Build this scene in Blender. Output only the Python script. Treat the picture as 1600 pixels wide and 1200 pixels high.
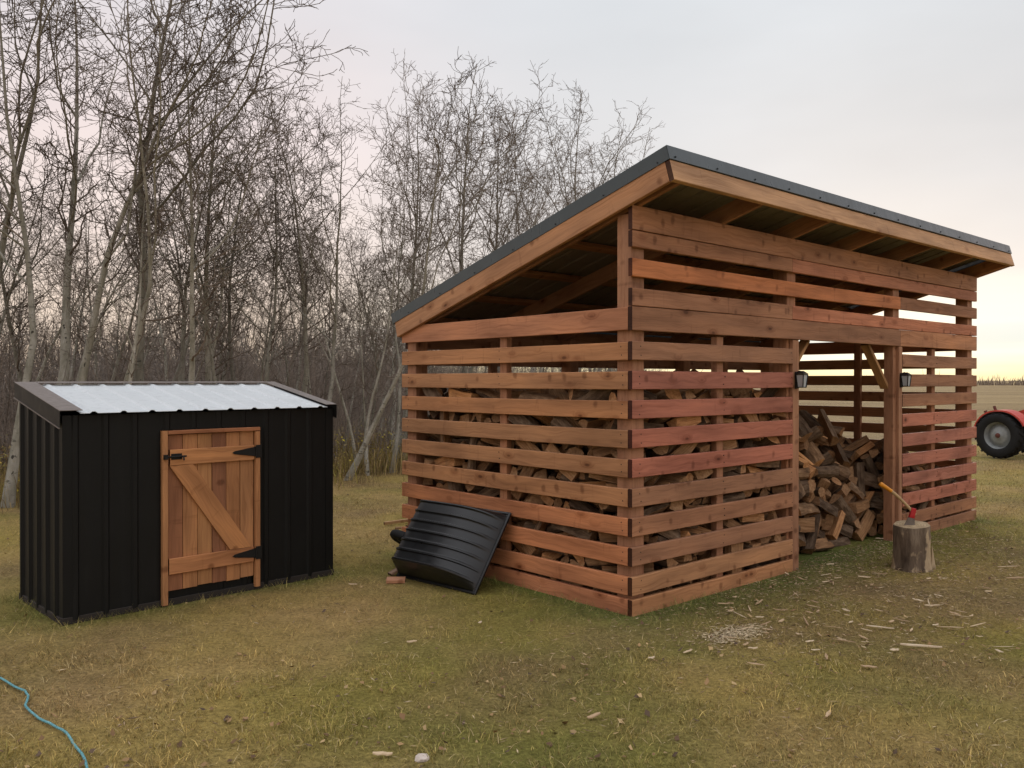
import bpy, bmesh, math, random
import numpy as np
from mathutils import Vector, Matrix, Quaternion

for o in list(bpy.data.objects): bpy.data.objects.remove(o)
SC = bpy.context.scene
COL = SC.collection
R = math.radians

# ------------------------------------------------------------------ camera
cam = bpy.data.cameras.new('camera'); CAM = bpy.data.objects.new('camera', cam); COL.objects.link(CAM)
cam.sensor_width = 36; cam.lens = 1319 / 1600 * 36; cam.clip_end = 6000; cam.clip_start = .05
CAM.location = (0, 0, 1.7); CAM.rotation_euler = (R(90 - .26), 0, 0)
SC.camera = CAM
# ------------------------------------------------------------------ sky, sun, exposure
SUN_AZ = R(22); SUN_EL = R(7)            # measured from +Y towards +X
sundir = Vector((math.sin(SUN_AZ) * math.cos(SUN_EL), math.cos(SUN_AZ) * math.cos(SUN_EL), math.sin(SUN_EL)))
SC.view_settings.view_transform = 'Standard'; SC.view_settings.look = 'None'
SC.view_settings.exposure = 0.42; SC.view_settings.gamma = 1; SC.view_settings.use_curve_mapping = False
SC.render.engine = 'CYCLES'
SC.cycles.max_bounces = 5; SC.cycles.diffuse_bounces = 2; SC.cycles.glossy_bounces = 2; SC.cycles.transparent_max_bounces = 6
SC.cycles.use_denoising = True; SC.cycles.use_adaptive_sampling = True; SC.cycles.adaptive_threshold = .02

class NT:
    """tiny node-tree helper"""
    def __init__(s, tree): s.t = tree; s.n = tree.nodes; s.l = tree.links
    def new(s, typ, **kw):
        nd = s.n.new(typ)
        for k, v in kw.items(): setattr(nd, k, v)
        return nd
    def put(s, sock, v):
        if isinstance(v, bpy.types.NodeSocket): s.l.new(v, sock)
        elif v is not None: sock.default_value = v
    def math(s, op, a, b=None, c=None, clamp=False):
        nd = s.new('ShaderNodeMath', operation=op, use_clamp=clamp)
        for i, v in enumerate((a, b, c)):
            if v is not None: s.put(nd.inputs[i], v)
        return nd.outputs[0]
    def vmath(s, op, a, b=None):
        nd = s.new('ShaderNodeVectorMath', operation=op); s.put(nd.inputs[0], a)
        if b is not None: s.put(nd.inputs[1], b)
        return nd.outputs['Value'] if op in ('DOT_PRODUCT', 'LENGTH') else nd.outputs[0]
    def mix(s, f, a, b, blend='MIX', clamp=False):
        nd = s.new('ShaderNodeMix', data_type='RGBA', blend_type=blend); nd.clamp_result = clamp
        s.put(nd.inputs[0], f); s.put(nd.inputs[6], col4(a)); s.put(nd.inputs[7], col4(b)); return nd.outputs[2]
    def ramp(s, f, stops, interp='LINEAR'):
        nd = s.new('ShaderNodeValToRGB'); nd.color_ramp.interpolation = interp; e = nd.color_ramp.elements
        while len(e) < len(stops): e.new(0.5)
        for i, (p, c) in enumerate(stops):
            e[i].position = p; e[i].color = col4(c) if not isinstance(c, (int, float)) else (c, c, c, 1)
        s.put(nd.inputs[0], f); return nd.outputs[0]
    def maprange(s, v, a, b, c=0., d=1., smooth=False):
        nd = s.new('ShaderNodeMapRange', interpolation_type='SMOOTHSTEP' if smooth else 'LINEAR')
        for i, x in enumerate((v, a, b, c, d)): s.put(nd.inputs[i], x)
        return nd.outputs[0]
    def noise(s, vec, scale=5., detail=3., rough=.55, dist=0., out=0):
        nd = s.new('ShaderNodeTexNoise'); s.put(nd.inputs['Vector'], vec); s.put(nd.inputs['Scale'], scale)
        nd.inputs['Detail'].default_value = detail; nd.inputs['Roughness'].default_value = rough; nd.inputs['Distortion'].default_value = dist
        return nd.outputs[out]
    def scale(s, vec, xyz):
        return s.vmath('MULTIPLY', vec, xyz)
def col4(c): return c if isinstance(c, bpy.types.NodeSocket) else (c[0], c[1], c[2], c[3] if len(c) > 3 else 1.)

def make_world():
    w = bpy.data.worlds.new('World'); SC.world = w; w.use_nodes = True
    t = NT(w.node_tree); t.n.clear()
    out = t.new('ShaderNodeOutputWorld'); bg = t.new('ShaderNodeBackground'); t.l.new(bg.outputs[0], out.inputs[0])
    bg.inputs[1].default_value = .1
    sky = t.new('ShaderNodeTexSky', sky_type='NISHITA'); sky.sun_disc = False
    sky.sun_elevation = SUN_EL; sky.sun_rotation = SUN_AZ; sky.altitude = 500; sky.dust_density = 2.5
    tc = t.new('ShaderNodeTexCoord'); D = tc.outputs['Generated']
    sp = t.new('ShaderNodeSeparateXYZ'); t.put(sp.inputs[0], D); X, Y, Z = sp.outputs
    # cloud deck: broad soft patches and thin streaks near the horizon
    st = t.noise(t.scale(D, (1.6, 1.6, 26.)), 1.6, 4., .55)
    soft = t.noise(t.scale(D, (1., 1., 2.6)), 2.2, 4., .5)
    zz = t.math('ADD', Z, t.math('MULTIPLY', t.math('SUBTRACT', st, .5), .035))
    glow = t.ramp(zz, [(0, (.84, .68, .38)), (.012, (.92, .82, .52)), (.024, (.94, .89, .70)), (.036, (.60, .66, .64)), (.056, (.63, .67, .66)),
                       (.064, (.88, .84, .70)), (.088, (.80, .75, .66)), (.118, (.665, .625, .60)), (.22, (.60, .59, .595)), (.40, (.54, .56, .585)), (1., (.60, .605, .63))])
    pale = t.ramp(zz, [(0, (.62, .47, .32)), (.05, (.68, .55, .44)), (.16, (.74, .625, .57)), (.27, (.715, .62, .605)), (.40, (.60, .575, .595)), (1., (.60, .605, .63))])
    nrm = t.vmath('NORMALIZE', t.scale(D, (1, 1, 0)))
    az = t.vmath('DOT_PRODUCT', nrm, (math.sin(SUN_AZ), math.cos(SUN_AZ), 0))
    f = t.maprange(az, .78, .985, 0, 1, True)
    c = t.mix(f, pale, glow)
    c = t.mix(1., c, t.ramp(soft, [(.3, .91), (.7, 1.06)]), 'MULTIPLY')
    # overcast deck: brighter towards the zenith
    zen = t.maprange(Z, .3, 1., 1., 1.8, True)
    c = t.mix(1., c, zen, 'MULTIPLY')
    c = t.mix(1., c, (10, 10, 10), 'MULTIPLY')
    fin = t.mix(.975, sky.outputs[0], c)
    t.l.new(fin, bg.inputs[0])
make_world()
sl = bpy.data.lights.new('sun', 'SUN'); sl.energy = .6; sl.angle = R(12); sl.color = (1, .86, .66)
SUN = bpy.data.objects.new('sun', sl); COL.objects.link(SUN); SUN.rotation_euler = sundir.to_track_quat('Z', 'Y').to_euler()

# ------------------------------------------------------------------ helpers
def link(o, parent=None):
    COL.objects.link(o)
    if parent is not None: o.parent = parent
    return o
def tag(o, label, cat, group=None):
    o['label'] = label; o['category'] = cat
    if group: o['group'] = group
    return o
def empty(name, loc, rz=0):
    o = bpy.data.objects.new(name, None); o.empty_display_size = .2; o.location = loc; o.rotation_euler = (0, 0, rz); return link(o)
def mesh_obj(name, V, F, mat=None, parent=None, mats=None, mi=None, smooth=False):
    me = bpy.data.meshes.new(name); me.from_pydata([tuple(v) for v in V], [], F); me.update()
    for m in (mats or ([mat] if mat else [])): me.materials.append(m)
    if mi is not None: me.polygons.foreach_set('material_index', mi)
    if smooth: me.polygons.foreach_set('use_smooth', [True] * len(me.polygons))
    return link(bpy.data.objects.new(name, me), parent)
def np_mesh(name, V, T, mat, parent=None, color=None, smooth=False):
    """V (n,3) and triangles T (m,3) as numpy arrays"""
    me = bpy.data.meshes.new(name); n, m = len(V), len(T)
    me.vertices.add(n); me.vertices.foreach_set('co', np.ascontiguousarray(V, np.float32).ravel())
    me.loops.add(m * 3); me.loops.foreach_set('vertex_index', np.ascontiguousarray(T, np.int32).ravel())
    me.polygons.add(m); me.polygons.foreach_set('loop_start', np.arange(0, m * 3, 3, dtype=np.int32))
    if smooth: me.polygons.foreach_set('use_smooth', np.ones(m, bool))
    me.update(calc_edges=True)
    if color is not None:
        a = me.color_attributes.new('tint', 'FLOAT_COLOR', 'POINT')
        c = np.ones((n, 4), np.float32); c[:, :3] = color; a.data.foreach_set('color', c.ravel())
    me.materials.append(mat)
    o = bpy.data.objects.new(name, me); return link(o, parent)
class MB:
    """collects boxes, tubes and lathes into one mesh"""
    def __init__(s): s.V = []; s.F = []; s.S = []
    def add(s, V, F, sm=False):
        b = len(s.V); s.V += [tuple(v) for v in V]; s.F += [tuple(i + b for i in f) for f in F]; s.S += [sm] * len(F); return s
    def box(s, lo, hi, c=0.):
        (x0, y0, z0), (x1, y1, z1) = lo, hi
        V = [(x, y, z) for z in (z0, z1) for (x, y) in ((x0, y0), (x1, y0), (x1, y1), (x0, y1))]
        return s.add(V, [(3, 2, 1, 0), (4, 5, 6, 7), (0, 1, 5, 4), (1, 2, 6, 5), (2, 3, 7, 6), (3, 0, 4, 7)])
    def bar(s, p0, p1, w, t, up=(0, 0, 1)):
        p0, p1 = Vector(p0), Vector(p1); X = (p1 - p0).normalized(); Y = Vector(up).cross(X).normalized(); Zv = X.cross(Y)
        V = [p + Y * (a * t / 2) + Zv * (b * w / 2) for p in (p0, p1) for (a, b) in ((-1, -1), (1, -1), (1, 1), (-1, 1))]
        return s.add(V, [(3, 2, 1, 0), (4, 5, 6, 7), (0, 1, 5, 4), (1, 2, 6, 5), (2, 3, 7, 6), (3, 0, 4, 7)])
    def tube(s, P, rad, k=8, cap=True):
        P = [Vector(p) for p in P]; V = []; F = []; ref = Vector((.3, .2, 1)).normalized()
        rad = rad if hasattr(rad, '__len__') else [rad] * len(P)
        for i, p in enumerate(P):
            d = (P[min(i + 1, len(P) - 1)] - P[max(i - 1, 0)]).normalized()
            a = d.cross(ref); a = a.normalized() if a.length > .05 else d.orthogonal().normalized(); b = d.cross(a)
            for j in range(k):
                t = 2 * math.pi * j / k; V.append(p + (a * math.cos(t) + b * math.sin(t)) * rad[i])
        for i in range(len(P) - 1):
            for j in range(k): F.append((i * k + j, i * k + (j + 1) % k, (i + 1) * k + (j + 1) % k, (i + 1) * k + j))
        s.add(V, F, True)
        if cap: s.add(V[:k], [tuple(reversed(range(k)))]); s.add(V[-k:], [tuple(range(k))])
        return s
    def lathe(s, prof, k=32, axis='Y', c=(0, 0, 0), close=False):
        """prof: (radius, offset along axis)"""
        V = []; F = []; n = len(prof)
        for j in range(k):
            t = 2 * math.pi * j / k
            for (r, h) in prof:
                q = (r * math.cos(t), h, r * math.sin(t)) if axis == 'Y' else (r * math.cos(t), r * math.sin(t), h) if axis == 'Z' else (h, r * math.cos(t), r * math.sin(t))
                V.append((q[0] + c[0], q[1] + c[1], q[2] + c[2]))
        for j in range(k):
            for i in range(n - 1 + (1 if close else 0)):
                a, b = j * n + i, j * n + (i + 1) % n; a2, b2 = ((j + 1) % k) * n + i, ((j + 1) % k) * n + (i + 1) % n
                F.append((a, b, b2, a2))
        return s.add(V, F, True)
    def build(s, name, mat, parent=None, bevel=0., loc=None):
        o = mesh_obj(name, s.V, s.F, mat, parent); me = o.data
        me.polygons.foreach_set('use_smooth', s.S)
        bm = bmesh.new(); bm.from_mesh(me); bmesh.ops.recalc_face_normals(bm, faces=bm.faces)
        if bevel:
            bm.edges.ensure_lookup_table()
            ed = [e for e in bm.edges if len(e.link_faces) == 2 and e.calc_face_angle(0) > .6]
            bmesh.ops.bevel(bm, geom=ed, offset=bevel, segments=1, affect='EDGES')
        bm.to_mesh(me); bm.free()
        if loc: o.location = loc
        return o

# value-noise on numpy arrays
def vnoise(x, y, seed=0):
    def h(i, j):
        n = (i * 374761393 + j * 668265263 + seed * 974634777) & 0xffffffff
        n = ((n ^ (n >> 13)) * 1274126177) & 0xffffffff
        return ((n ^ (n >> 16)) & 0xffff) / 65535.
    x = np.asarray(x, np.float64); y = np.asarray(y, np.float64)
    i = np.floor(x).astype(np.int64); j = np.floor(y).astype(np.int64); fx = x - i; fy = y - j
    fx = fx * fx * (3 - 2 * fx); fy = fy * fy * (3 - 2 * fy)
    return (h(i, j) * (1 - fx) + h(i + 1, j) * fx) * (1 - fy) + (h(i, j + 1) * (1 - fx) + h(i + 1, j + 1) * fx) * fy
def fbm(x, y, seed=0, oct=4):
    s = 0; a = .5; t = 0
    for k in range(oct):
        s = s + a * vnoise(x * 2 ** k, y * 2 ** k, seed + k * 17); t += a; a *= .55
    return s / t

# ------------------------------------------------------------------ materials
def principled(name, rough=.7, spec=.3, metallic=0.):
    m = bpy.data.materials.new(name); m.use_nodes = True; t = NT(m.node_tree); b = t.n['Principled BSDF']
    b.inputs['Roughness'].default_value = rough; b.inputs['Specular IOR Level'].default_value = spec; b.inputs['Metallic'].default_value = metallic
    return m, t, b
def bump(t, b, h, strength=.3, dist=.01):
    nd = t.new('ShaderNodeBump'); nd.inputs['Strength'].default_value = strength; nd.inputs['Distance'].default_value = dist
    t.put(nd.inputs['Height'], h); t.l.new(nd.outputs[0], b.inputs['Normal'])
def mat_flat(name, c, rough=.6, spec=.3, var=.12, scale=6., metallic=0., bmp=.0):
    m, t, b = principled(name, rough, spec, metallic)
    tc = t.new('ShaderNodeTexCoord').outputs['Object']; n = t.noise(tc, scale, 5., .6)
    k = t.maprange(n, .25, .75, 1 - var, 1 + var)
    t.put(b.inputs['Base Color'], t.mix(1., c, k, 'MULTIPLY')); t.put(b.inputs['Roughness'], t.maprange(n, .3, .7, rough - .07, rough + .07))
    if bmp: bump(t, b, t.noise(tc, scale * 8, 3.), bmp, .004)
    return m
def mat_wood():
    """stained sawn lumber; the board's own tint is the object colour, grain runs along local X"""
    m, t, b = principled('stained_lumber', .62, .22)
    oi = t.new('ShaderNodeObjectInfo'); tc = t.new('ShaderNodeTexCoord').outputs['Object']
    off = t.scale(t.vmath('ADD', (0, 0, 0), oi.outputs['Random']), (57., 23., 31.))
    p = t.vmath('ADD', tc, off)
    big = t.noise(t.scale(p, (1.1, 5., 5.)), 1.3, 3., .5)                     # uneven stain
    wrp = t.noise(t.scale(p, (1.6, 4., 4.)), 2., 2., .5)
    sp = t.new('ShaderNodeSeparateXYZ'); t.put(sp.inputs[0], p)
    # knots: sparse ellipses
    vo = t.new('ShaderNodeTexVoronoi', feature='F1', distance='EUCLIDEAN'); t.put(vo.inputs['Vector'], t.scale(p, (3.4, 2., 7.5))); vo.inputs['Scale'].default_value = 1.
    sc_ = t.new('ShaderNodeSeparateColor'); t.put(sc_.inputs[0], vo.outputs['Color'])
    on = t.math('GREATER_THAN', sc_.outputs[0], .40)
    dist = t.math('ADD', vo.outputs['Distance'], t.math('MULTIPLY', t.math('SUBTRACT', wrp, .5), .12))
    knot = t.math('MULTIPLY', t.maprange(dist, .05, .12, 1., 0., True), on)
    halo = t.math('MULTIPLY', t.maprange(dist, .1, .34, 1., 0., True), on)
    bend = t.math('MULTIPLY', halo, .06)
    zz = t.math('ADD', t.math('ADD', sp.outputs[2], t.math('MULTIPLY', wrp, .09)), bend)
    gr = t.new('ShaderNodeCombineXYZ'); t.put(gr.inputs[0], t.math('MULTIPLY', sp.outputs[0], 1.4)); t.put(gr.inputs[1], t.math('MULTIPLY', sp.outputs[1], 30.)); t.put(gr.inputs[2], t.math('MULTIPLY', zz, 62.))
    grain = t.noise(gr.outputs[0], 1., 4., .62)
    fine = t.noise(t.scale(p, (6., 160., 230.)), 1., 2., .6)
    c = oi.outputs['Color']
    c = t.mix(1., c, t.ramp(grain, [(.28, (.74, .70, .67)), (.5, (.98, .98, .98)), (.74, (1.12, 1.11, 1.08))]), 'MULTIPLY')
    c = t.mix(1., c, t.ramp(big, [(.26, (.64, .62, .62)), (.52, (.98, .98, .98)), (.75, (1.2, 1.18, 1.12))]), 'MULTIPLY')
    c = t.mix(1., c, t.maprange(fine, .25, .75, .91, 1.07), 'MULTIPLY')
    c = t.mix(t.math('MULTIPLY', halo, .55), c, t.mix(1., c, (.5, .36, .28), 'MULTIPLY'))
    c = t.mix(t.math('MULTIPLY', knot, .7), c, t.mix(1., c, (.24, .16, .12), 'MULTIPLY'))
    v2 = t.new('ShaderNodeTexVoronoi', feature='F1'); t.put(v2.inputs['Vector'], t.vmath('ADD', t.scale(p, (8.5, 3., 7.)), t.scale(t.vmath('ADD', (0, 0, 0), wrp), (.5, 0., .6)))); v2.inputs['Scale'].default_value = 1.
    s2 = t.new('ShaderNodeSeparateColor'); t.put(s2.inputs[0], v2.outputs['Color'])
    sm = t.math('MULTIPLY', t.maprange(v2.outputs['Distance'], .10, .30, 1., 0., True), t.math('GREATER_THAN', s2.outputs[1], .66))   # pin knots with dark smears
    c = t.mix(t.math('MULTIPLY', sm, .62), c, t.mix(1., c, (.34, .25, .20), 'MULTIPLY'))
    cross = t.noise(t.scale(p, (15., 1.5, 2.2)), 1., 3., .6, .4)                # saw marks and drips across the board
    c = t.mix(t.maprange(cross, .63, .72, 0., .38), c, t.mix(1., c, (.48, .40, .36), 'MULTIPLY'))
    # end grain is darker and rougher
    gn = t.new('ShaderNodeNewGeometry'); vt = t.new('ShaderNodeVectorTransform', vector_type='NORMAL', convert_from='WORLD', convert_to='OBJECT')
    t.put(vt.inputs[0], gn.outputs['True Normal']); sn = t.new('ShaderNodeSeparateXYZ'); t.put(sn.inputs[0], vt.outputs[0])
    end = t.math('GREATER_THAN', t.math('ABSOLUTE', sn.outputs[0]), .9)
    c = t.mix(end, c, t.mix(1., c, (.14, .10, .09), 'MULTIPLY'))
    t.put(b.inputs['Base Color'], c)
    t.put(b.inputs['Roughness'], t.maprange(grain, .3, .7, .74, .52))
    bump(t, b, t.math('ADD', grain, t.math('MULTIPLY', fine, .6)), .2, .0022)
    return m
WOOD = mat_wood()
def mat_metal(name, c, rough, spec=.5, dirt=.12, dust=.28):
    m, t, b = principled(name, rough, spec)
    tc = t.new('ShaderNodeTexCoord').outputs['Object']; n = t.noise(tc, 3.5, 6., .65); n2 = t.noise(t.scale(tc, (14, 14, 1.2)), 1.5, 4., .6)
    cc = t.mix(1., c, t.maprange(n, .3, .7, 1 - dirt, 1 + dirt), 'MULTIPLY'); cc = t.mix(t.maprange(n2, .55, .85, 0., dust), cc, (.09, .085, .075))
    t.put(b.inputs['Base Color'], cc); t.put(b.inputs['Roughness'], t.maprange(n2, .3, .8, rough - .05, rough + .16))
    bump(t, b, t.noise(tc, 2.2, 2.), .12, .02)
    return m
BLACK_METAL = mat_metal('black_painted_steel', (.0055, .006, .006), .5, .25, .15, .07)
WHITE_METAL = mat_metal('pale_galvanised_steel', (.57, .61, .625), .42, .5, .05)
BROWN_TRIM = mat_metal('grey_brown_trim_steel', (.16, .135, .12), .45, .4, .08)
GREEN_TRIM = mat_metal('dark_green_trim_steel', (.036, .054, .062), .30, .5, .1)
DARK_ROOF = mat_metal('roof_sheet_steel', (.20, .165, .14), .6, .4, .1)
PLASTIC = mat_flat('black_plastic', (.008, .0088, .0095), .33, .5, .2, 7., bmp=.06)
IRON = mat_flat('black_iron', (.008, .008, .008), .55, .3)
RUBBER = mat_flat('tyre_rubber', (.014, .0145, .015), .75, .25, .3, 9., bmp=.2)
RED_PAINT = mat_flat('faded_red_paint', (.45, .048, .03), .5, .4, .15, 3.)
GREY_PAINT = mat_flat('silver_grey_paint', (.27, .29, .29), .5, .4, .2, 8.)
def mat_tint(name, rough=.8, spec=.15, transl=0.):
    """colour comes from the mesh's own tint attribute (albedo of each blade, chip or stalk)"""
    m, t, b = principled(name, rough, spec)
    a = t.new('ShaderNodeVertexColor', layer_name='tint'); t.l.new(a.outputs[0], b.inputs['Base Color'])
    return m
TINT = mat_tint('dry_plant_fibre')
# ------------------------------------------------------------------ places (metres; camera stands over 0,0)
WS = Vector((.862, 6.05, 0)); WS_ROT = math.atan2(.663, .749); WS_U = 6.43; WS_V = 2.92        # woodshed near corner
US = Vector((-3.11, 5.84, 0)); US_ROT = math.atan2(.704, .71); US_W = 2.17; US_D = 1.0         # black utility shed
def to_local(x, y, o, rot):
    dx, dy = x - o.x, y - o.y; c, s = math.cos(rot), math.sin(rot); return dx * c + dy * s, -dx * s + dy * c
def rect_dist(u, v, w, d):
    ax = np.maximum(np.maximum(-u, u - w), 0); ay = np.maximum(np.maximum(-v, v - d), 0); return np.hypot(ax, ay)
def edge_dist(x, y):
    """signed distance (m) behind the front edge of the grove"""
    a = (y - 11.4) - (x + 7.2) * .72           # front edge runs away to the right
    a = a / 1.23 + (fbm(x * .35, y * .35, 5) - .5) * 1.6
    b = (.17 * y - x)                            # right edge runs straight back
    return np.minimum(a, b * .9 + .2)
def sstep(x, a, b):
    t = np.clip((x - a) / (b - a), 0, 1); return t * t * (3 - 2 * t)
TAN = np.array((.47, .325, .135)); OLIVE = np.array((.375, .29, .08)); GREEN = np.array((.19, .20, .05)); BROWN = np.array((.26, .175, .10)); LITTER = np.array((.12, .085, .05))
def lawn_color(x, y):
    """albedo of the turf: straw, olive, green and worn brown patches"""
    u, v = to_local(x, y, WS, WS_ROT); dw = rect_dist(u, v, WS_U, WS_V)
    u2, v2 = to_local(x, y, US, US_ROT); ds = rect_dist(u2, v2, US_W, US_D)
    n1 = fbm(x * .55 + 3, y * .55, 11, 5); n2 = fbm(x * 1.7, y * 1.7 + 9, 23, 4); n3 = fbm(x * .9 - 4, y * .9 + 1, 37, 4)
    right = sstep(x, -2.2, .6)
    far = sstep(y, 9., 15.)
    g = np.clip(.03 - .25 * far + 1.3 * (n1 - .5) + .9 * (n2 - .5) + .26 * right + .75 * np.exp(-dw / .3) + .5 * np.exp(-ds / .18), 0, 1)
    o = np.clip(.45 + 1.8 * (n3 - .5) + .25 * right, 0, 1)
    br = np.clip(2.4 * (fbm(x * .8 + 7, y * .8 - 2, 51, 4) - .49) + .5 * np.exp(-((u - 3.6) ** 2 / 3.5 + (v + 1.3) ** 2 / 1.6)) + .35 * sstep(-x, 2.2, 4.2) * sstep(-y, -6.2, -4.5), 0, 1)
    c = TAN + (OLIVE - TAN) * o[..., None]
    c = c + (GREEN - c) * g[..., None]
    c = c + (BROWN - c) * (br * .85)[..., None]
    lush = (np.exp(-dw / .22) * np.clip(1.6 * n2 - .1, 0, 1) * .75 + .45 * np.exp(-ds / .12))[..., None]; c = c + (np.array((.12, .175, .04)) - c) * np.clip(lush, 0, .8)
    ed = sstep(edge_dist(x, y), -.6, 1.2)
    return c + (LITTER - c) * ed[..., None]
def gz(x, y):
    """gentle unevenness of the ground, flat under the buildings"""
    u, v = to_local(x, y, WS, WS_ROT); u2, v2 = to_local(x, y, US, US_ROT)
    k = np.minimum(np.minimum(rect_dist(u, v, WS_U, WS_V), rect_dist(u2, v2, US_W, US_D)) / .8, 1.)
    far = np.clip(1 - np.hypot(x, y) / 60, 0, 1)
    return (fbm(x * .45, y * .45, 71, 3) - .5) * .05 * k * far
def axis(near0, near1, step, far):
    a = list(np.arange(near0, near1, step)); s = step; x = a[-1]
    while x < far: s *= 1.22; x += s; a.append(x)
    s = step; x = a[0]
    while x > -far: s *= 1.22; x -= s; a.insert(0, x)
    return np.array(a)
def make_ground():
    xs = axis(-9, 11, .14, 3200); ys = axis(2, 18, .14, 3200)
    X, Y = np.meshgrid(xs, ys); n, m = X.shape
    V = np.stack([X, Y, gz(X, Y)], -1).reshape(-1, 3)
    i = np.arange(n * m).reshape(n, m); a, b, c, d = i[:-1, :-1].ravel(), i[:-1, 1:].ravel(), i[1:, 1:].ravel(), i[1:, :-1].ravel()
    T = np.concatenate([np.stack([a, b, c], 1), np.stack([a, c, d], 1)])
    mt, t, bs = principled('turf_and_field', .95, .08)
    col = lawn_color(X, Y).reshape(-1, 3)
    pos = t.new('ShaderNodeNewGeometry').outputs['Position']
    at = t.new('ShaderNodeVertexColor', layer_name='tint').outputs[0]
    f1 = t.noise(t.scale(pos, (1, 1, 0)), 38., 5., .7); f2 = t.noise(t.scale(pos, (1, 1, 0)), 7., 4., .6)
    c1 = t.mix(1., at, t.ramp(f1, [(.28, .42), (.5, .82), (.74, 1.3)]), 'MULTIPLY')
    c1 = t.mix(1., c1, t.ramp(f2, [(.3, .78), (.7, 1.15)]), 'MULTIPLY')
    # stubble field beyond the lawn: straw with long faint bands
    band = t.noise(t.scale(pos, (.012, .09, 0)), 1., 5., .6); rough = t.noise(t.scale(pos, (.5, 1.2, 0)), 1., 6., .7); fine = t.noise(t.scale(pos, (1, 1, 0)), 6., 5., .75)
    fld = t.ramp(band, [(.30, (.17, .122, .07)), (.45, (.27, .195, .10)), (.6, (.33, .245, .125)), (.72, (.23, .168, .09))])
    fld = t.mix(1., fld, t.ramp(rough, [(.3, .72), (.7, 1.18)]), 'MULTIPLY'); fld = t.mix(1., fld, t.ramp(fine, [(.3, .7), (.7, 1.2)]), 'MULTIPLY')
    sp = t.new('ShaderNodeSeparateXYZ'); t.put(sp.inputs[0], pos)
    wob = t.math('MULTIPLY', t.math('SUBTRACT', t.noise(t.scale(pos, (.25, .25, 0)), 1., 3.), .5), 9.)
    far = t.maprange(t.math('ADD', t.math('ADD', sp.outputs[1], t.math('MULTIPLY', sp.outputs[0], .1)), wob), 21., 27., 0., 1., True)
    t.put(bs.inputs['Base Color'], t.mix(far, c1, fld))
    bump(t, bs, t.math('ADD', f1, f2), .9, .04)
    o = np_mesh('ground', V, T, mt, color=col, smooth=True); o['kind'] = 'structure'
make_ground()

# ------------------------------------------------------------------ grass blades on the lawn
def blades(name, x, y, length, width, lean, color, segs=1, seed=1):
    rg = np.random.default_rng(seed); n = len(x); a = rg.uniform(0, 2 * math.pi, n); b = rg.uniform(0, 2 * math.pi, n)
    z0 = gz(x, y) - .004
    dx, dy = np.cos(a) * width / 2, np.sin(a) * width / 2
    h = length * np.cos(lean); r = length * np.sin(lean)
    base = np.stack([x, y, z0], 1); side = np.stack([dx, dy, np.zeros(n)], 1); tip = base + np.stack([np.cos(b) * r, np.sin(b) * r, h], 1)
    if segs == 1:
        V = np.stack([base - side, base + side, tip], 1).reshape(-1, 3); T = np.arange(3 * n).reshape(-1, 3); k = 3
    else:
        mid = base + np.stack([np.cos(b) * r * .35, np.sin(b) * r * .35, h * .62], 1)
        V = np.stack([base - side, base + side, mid + side * .8, mid - side * .8, tip], 1).reshape(-1, 3)
        i = np.arange(n)[:, None] * 5; T = np.concatenate([i + np.array([[0, 1, 2]]), i + np.array([[0, 2, 3]]), i + np.array([[3, 2, 4]])]); k = 5
    return V, T, np.repeat(color, k, 0)
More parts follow.
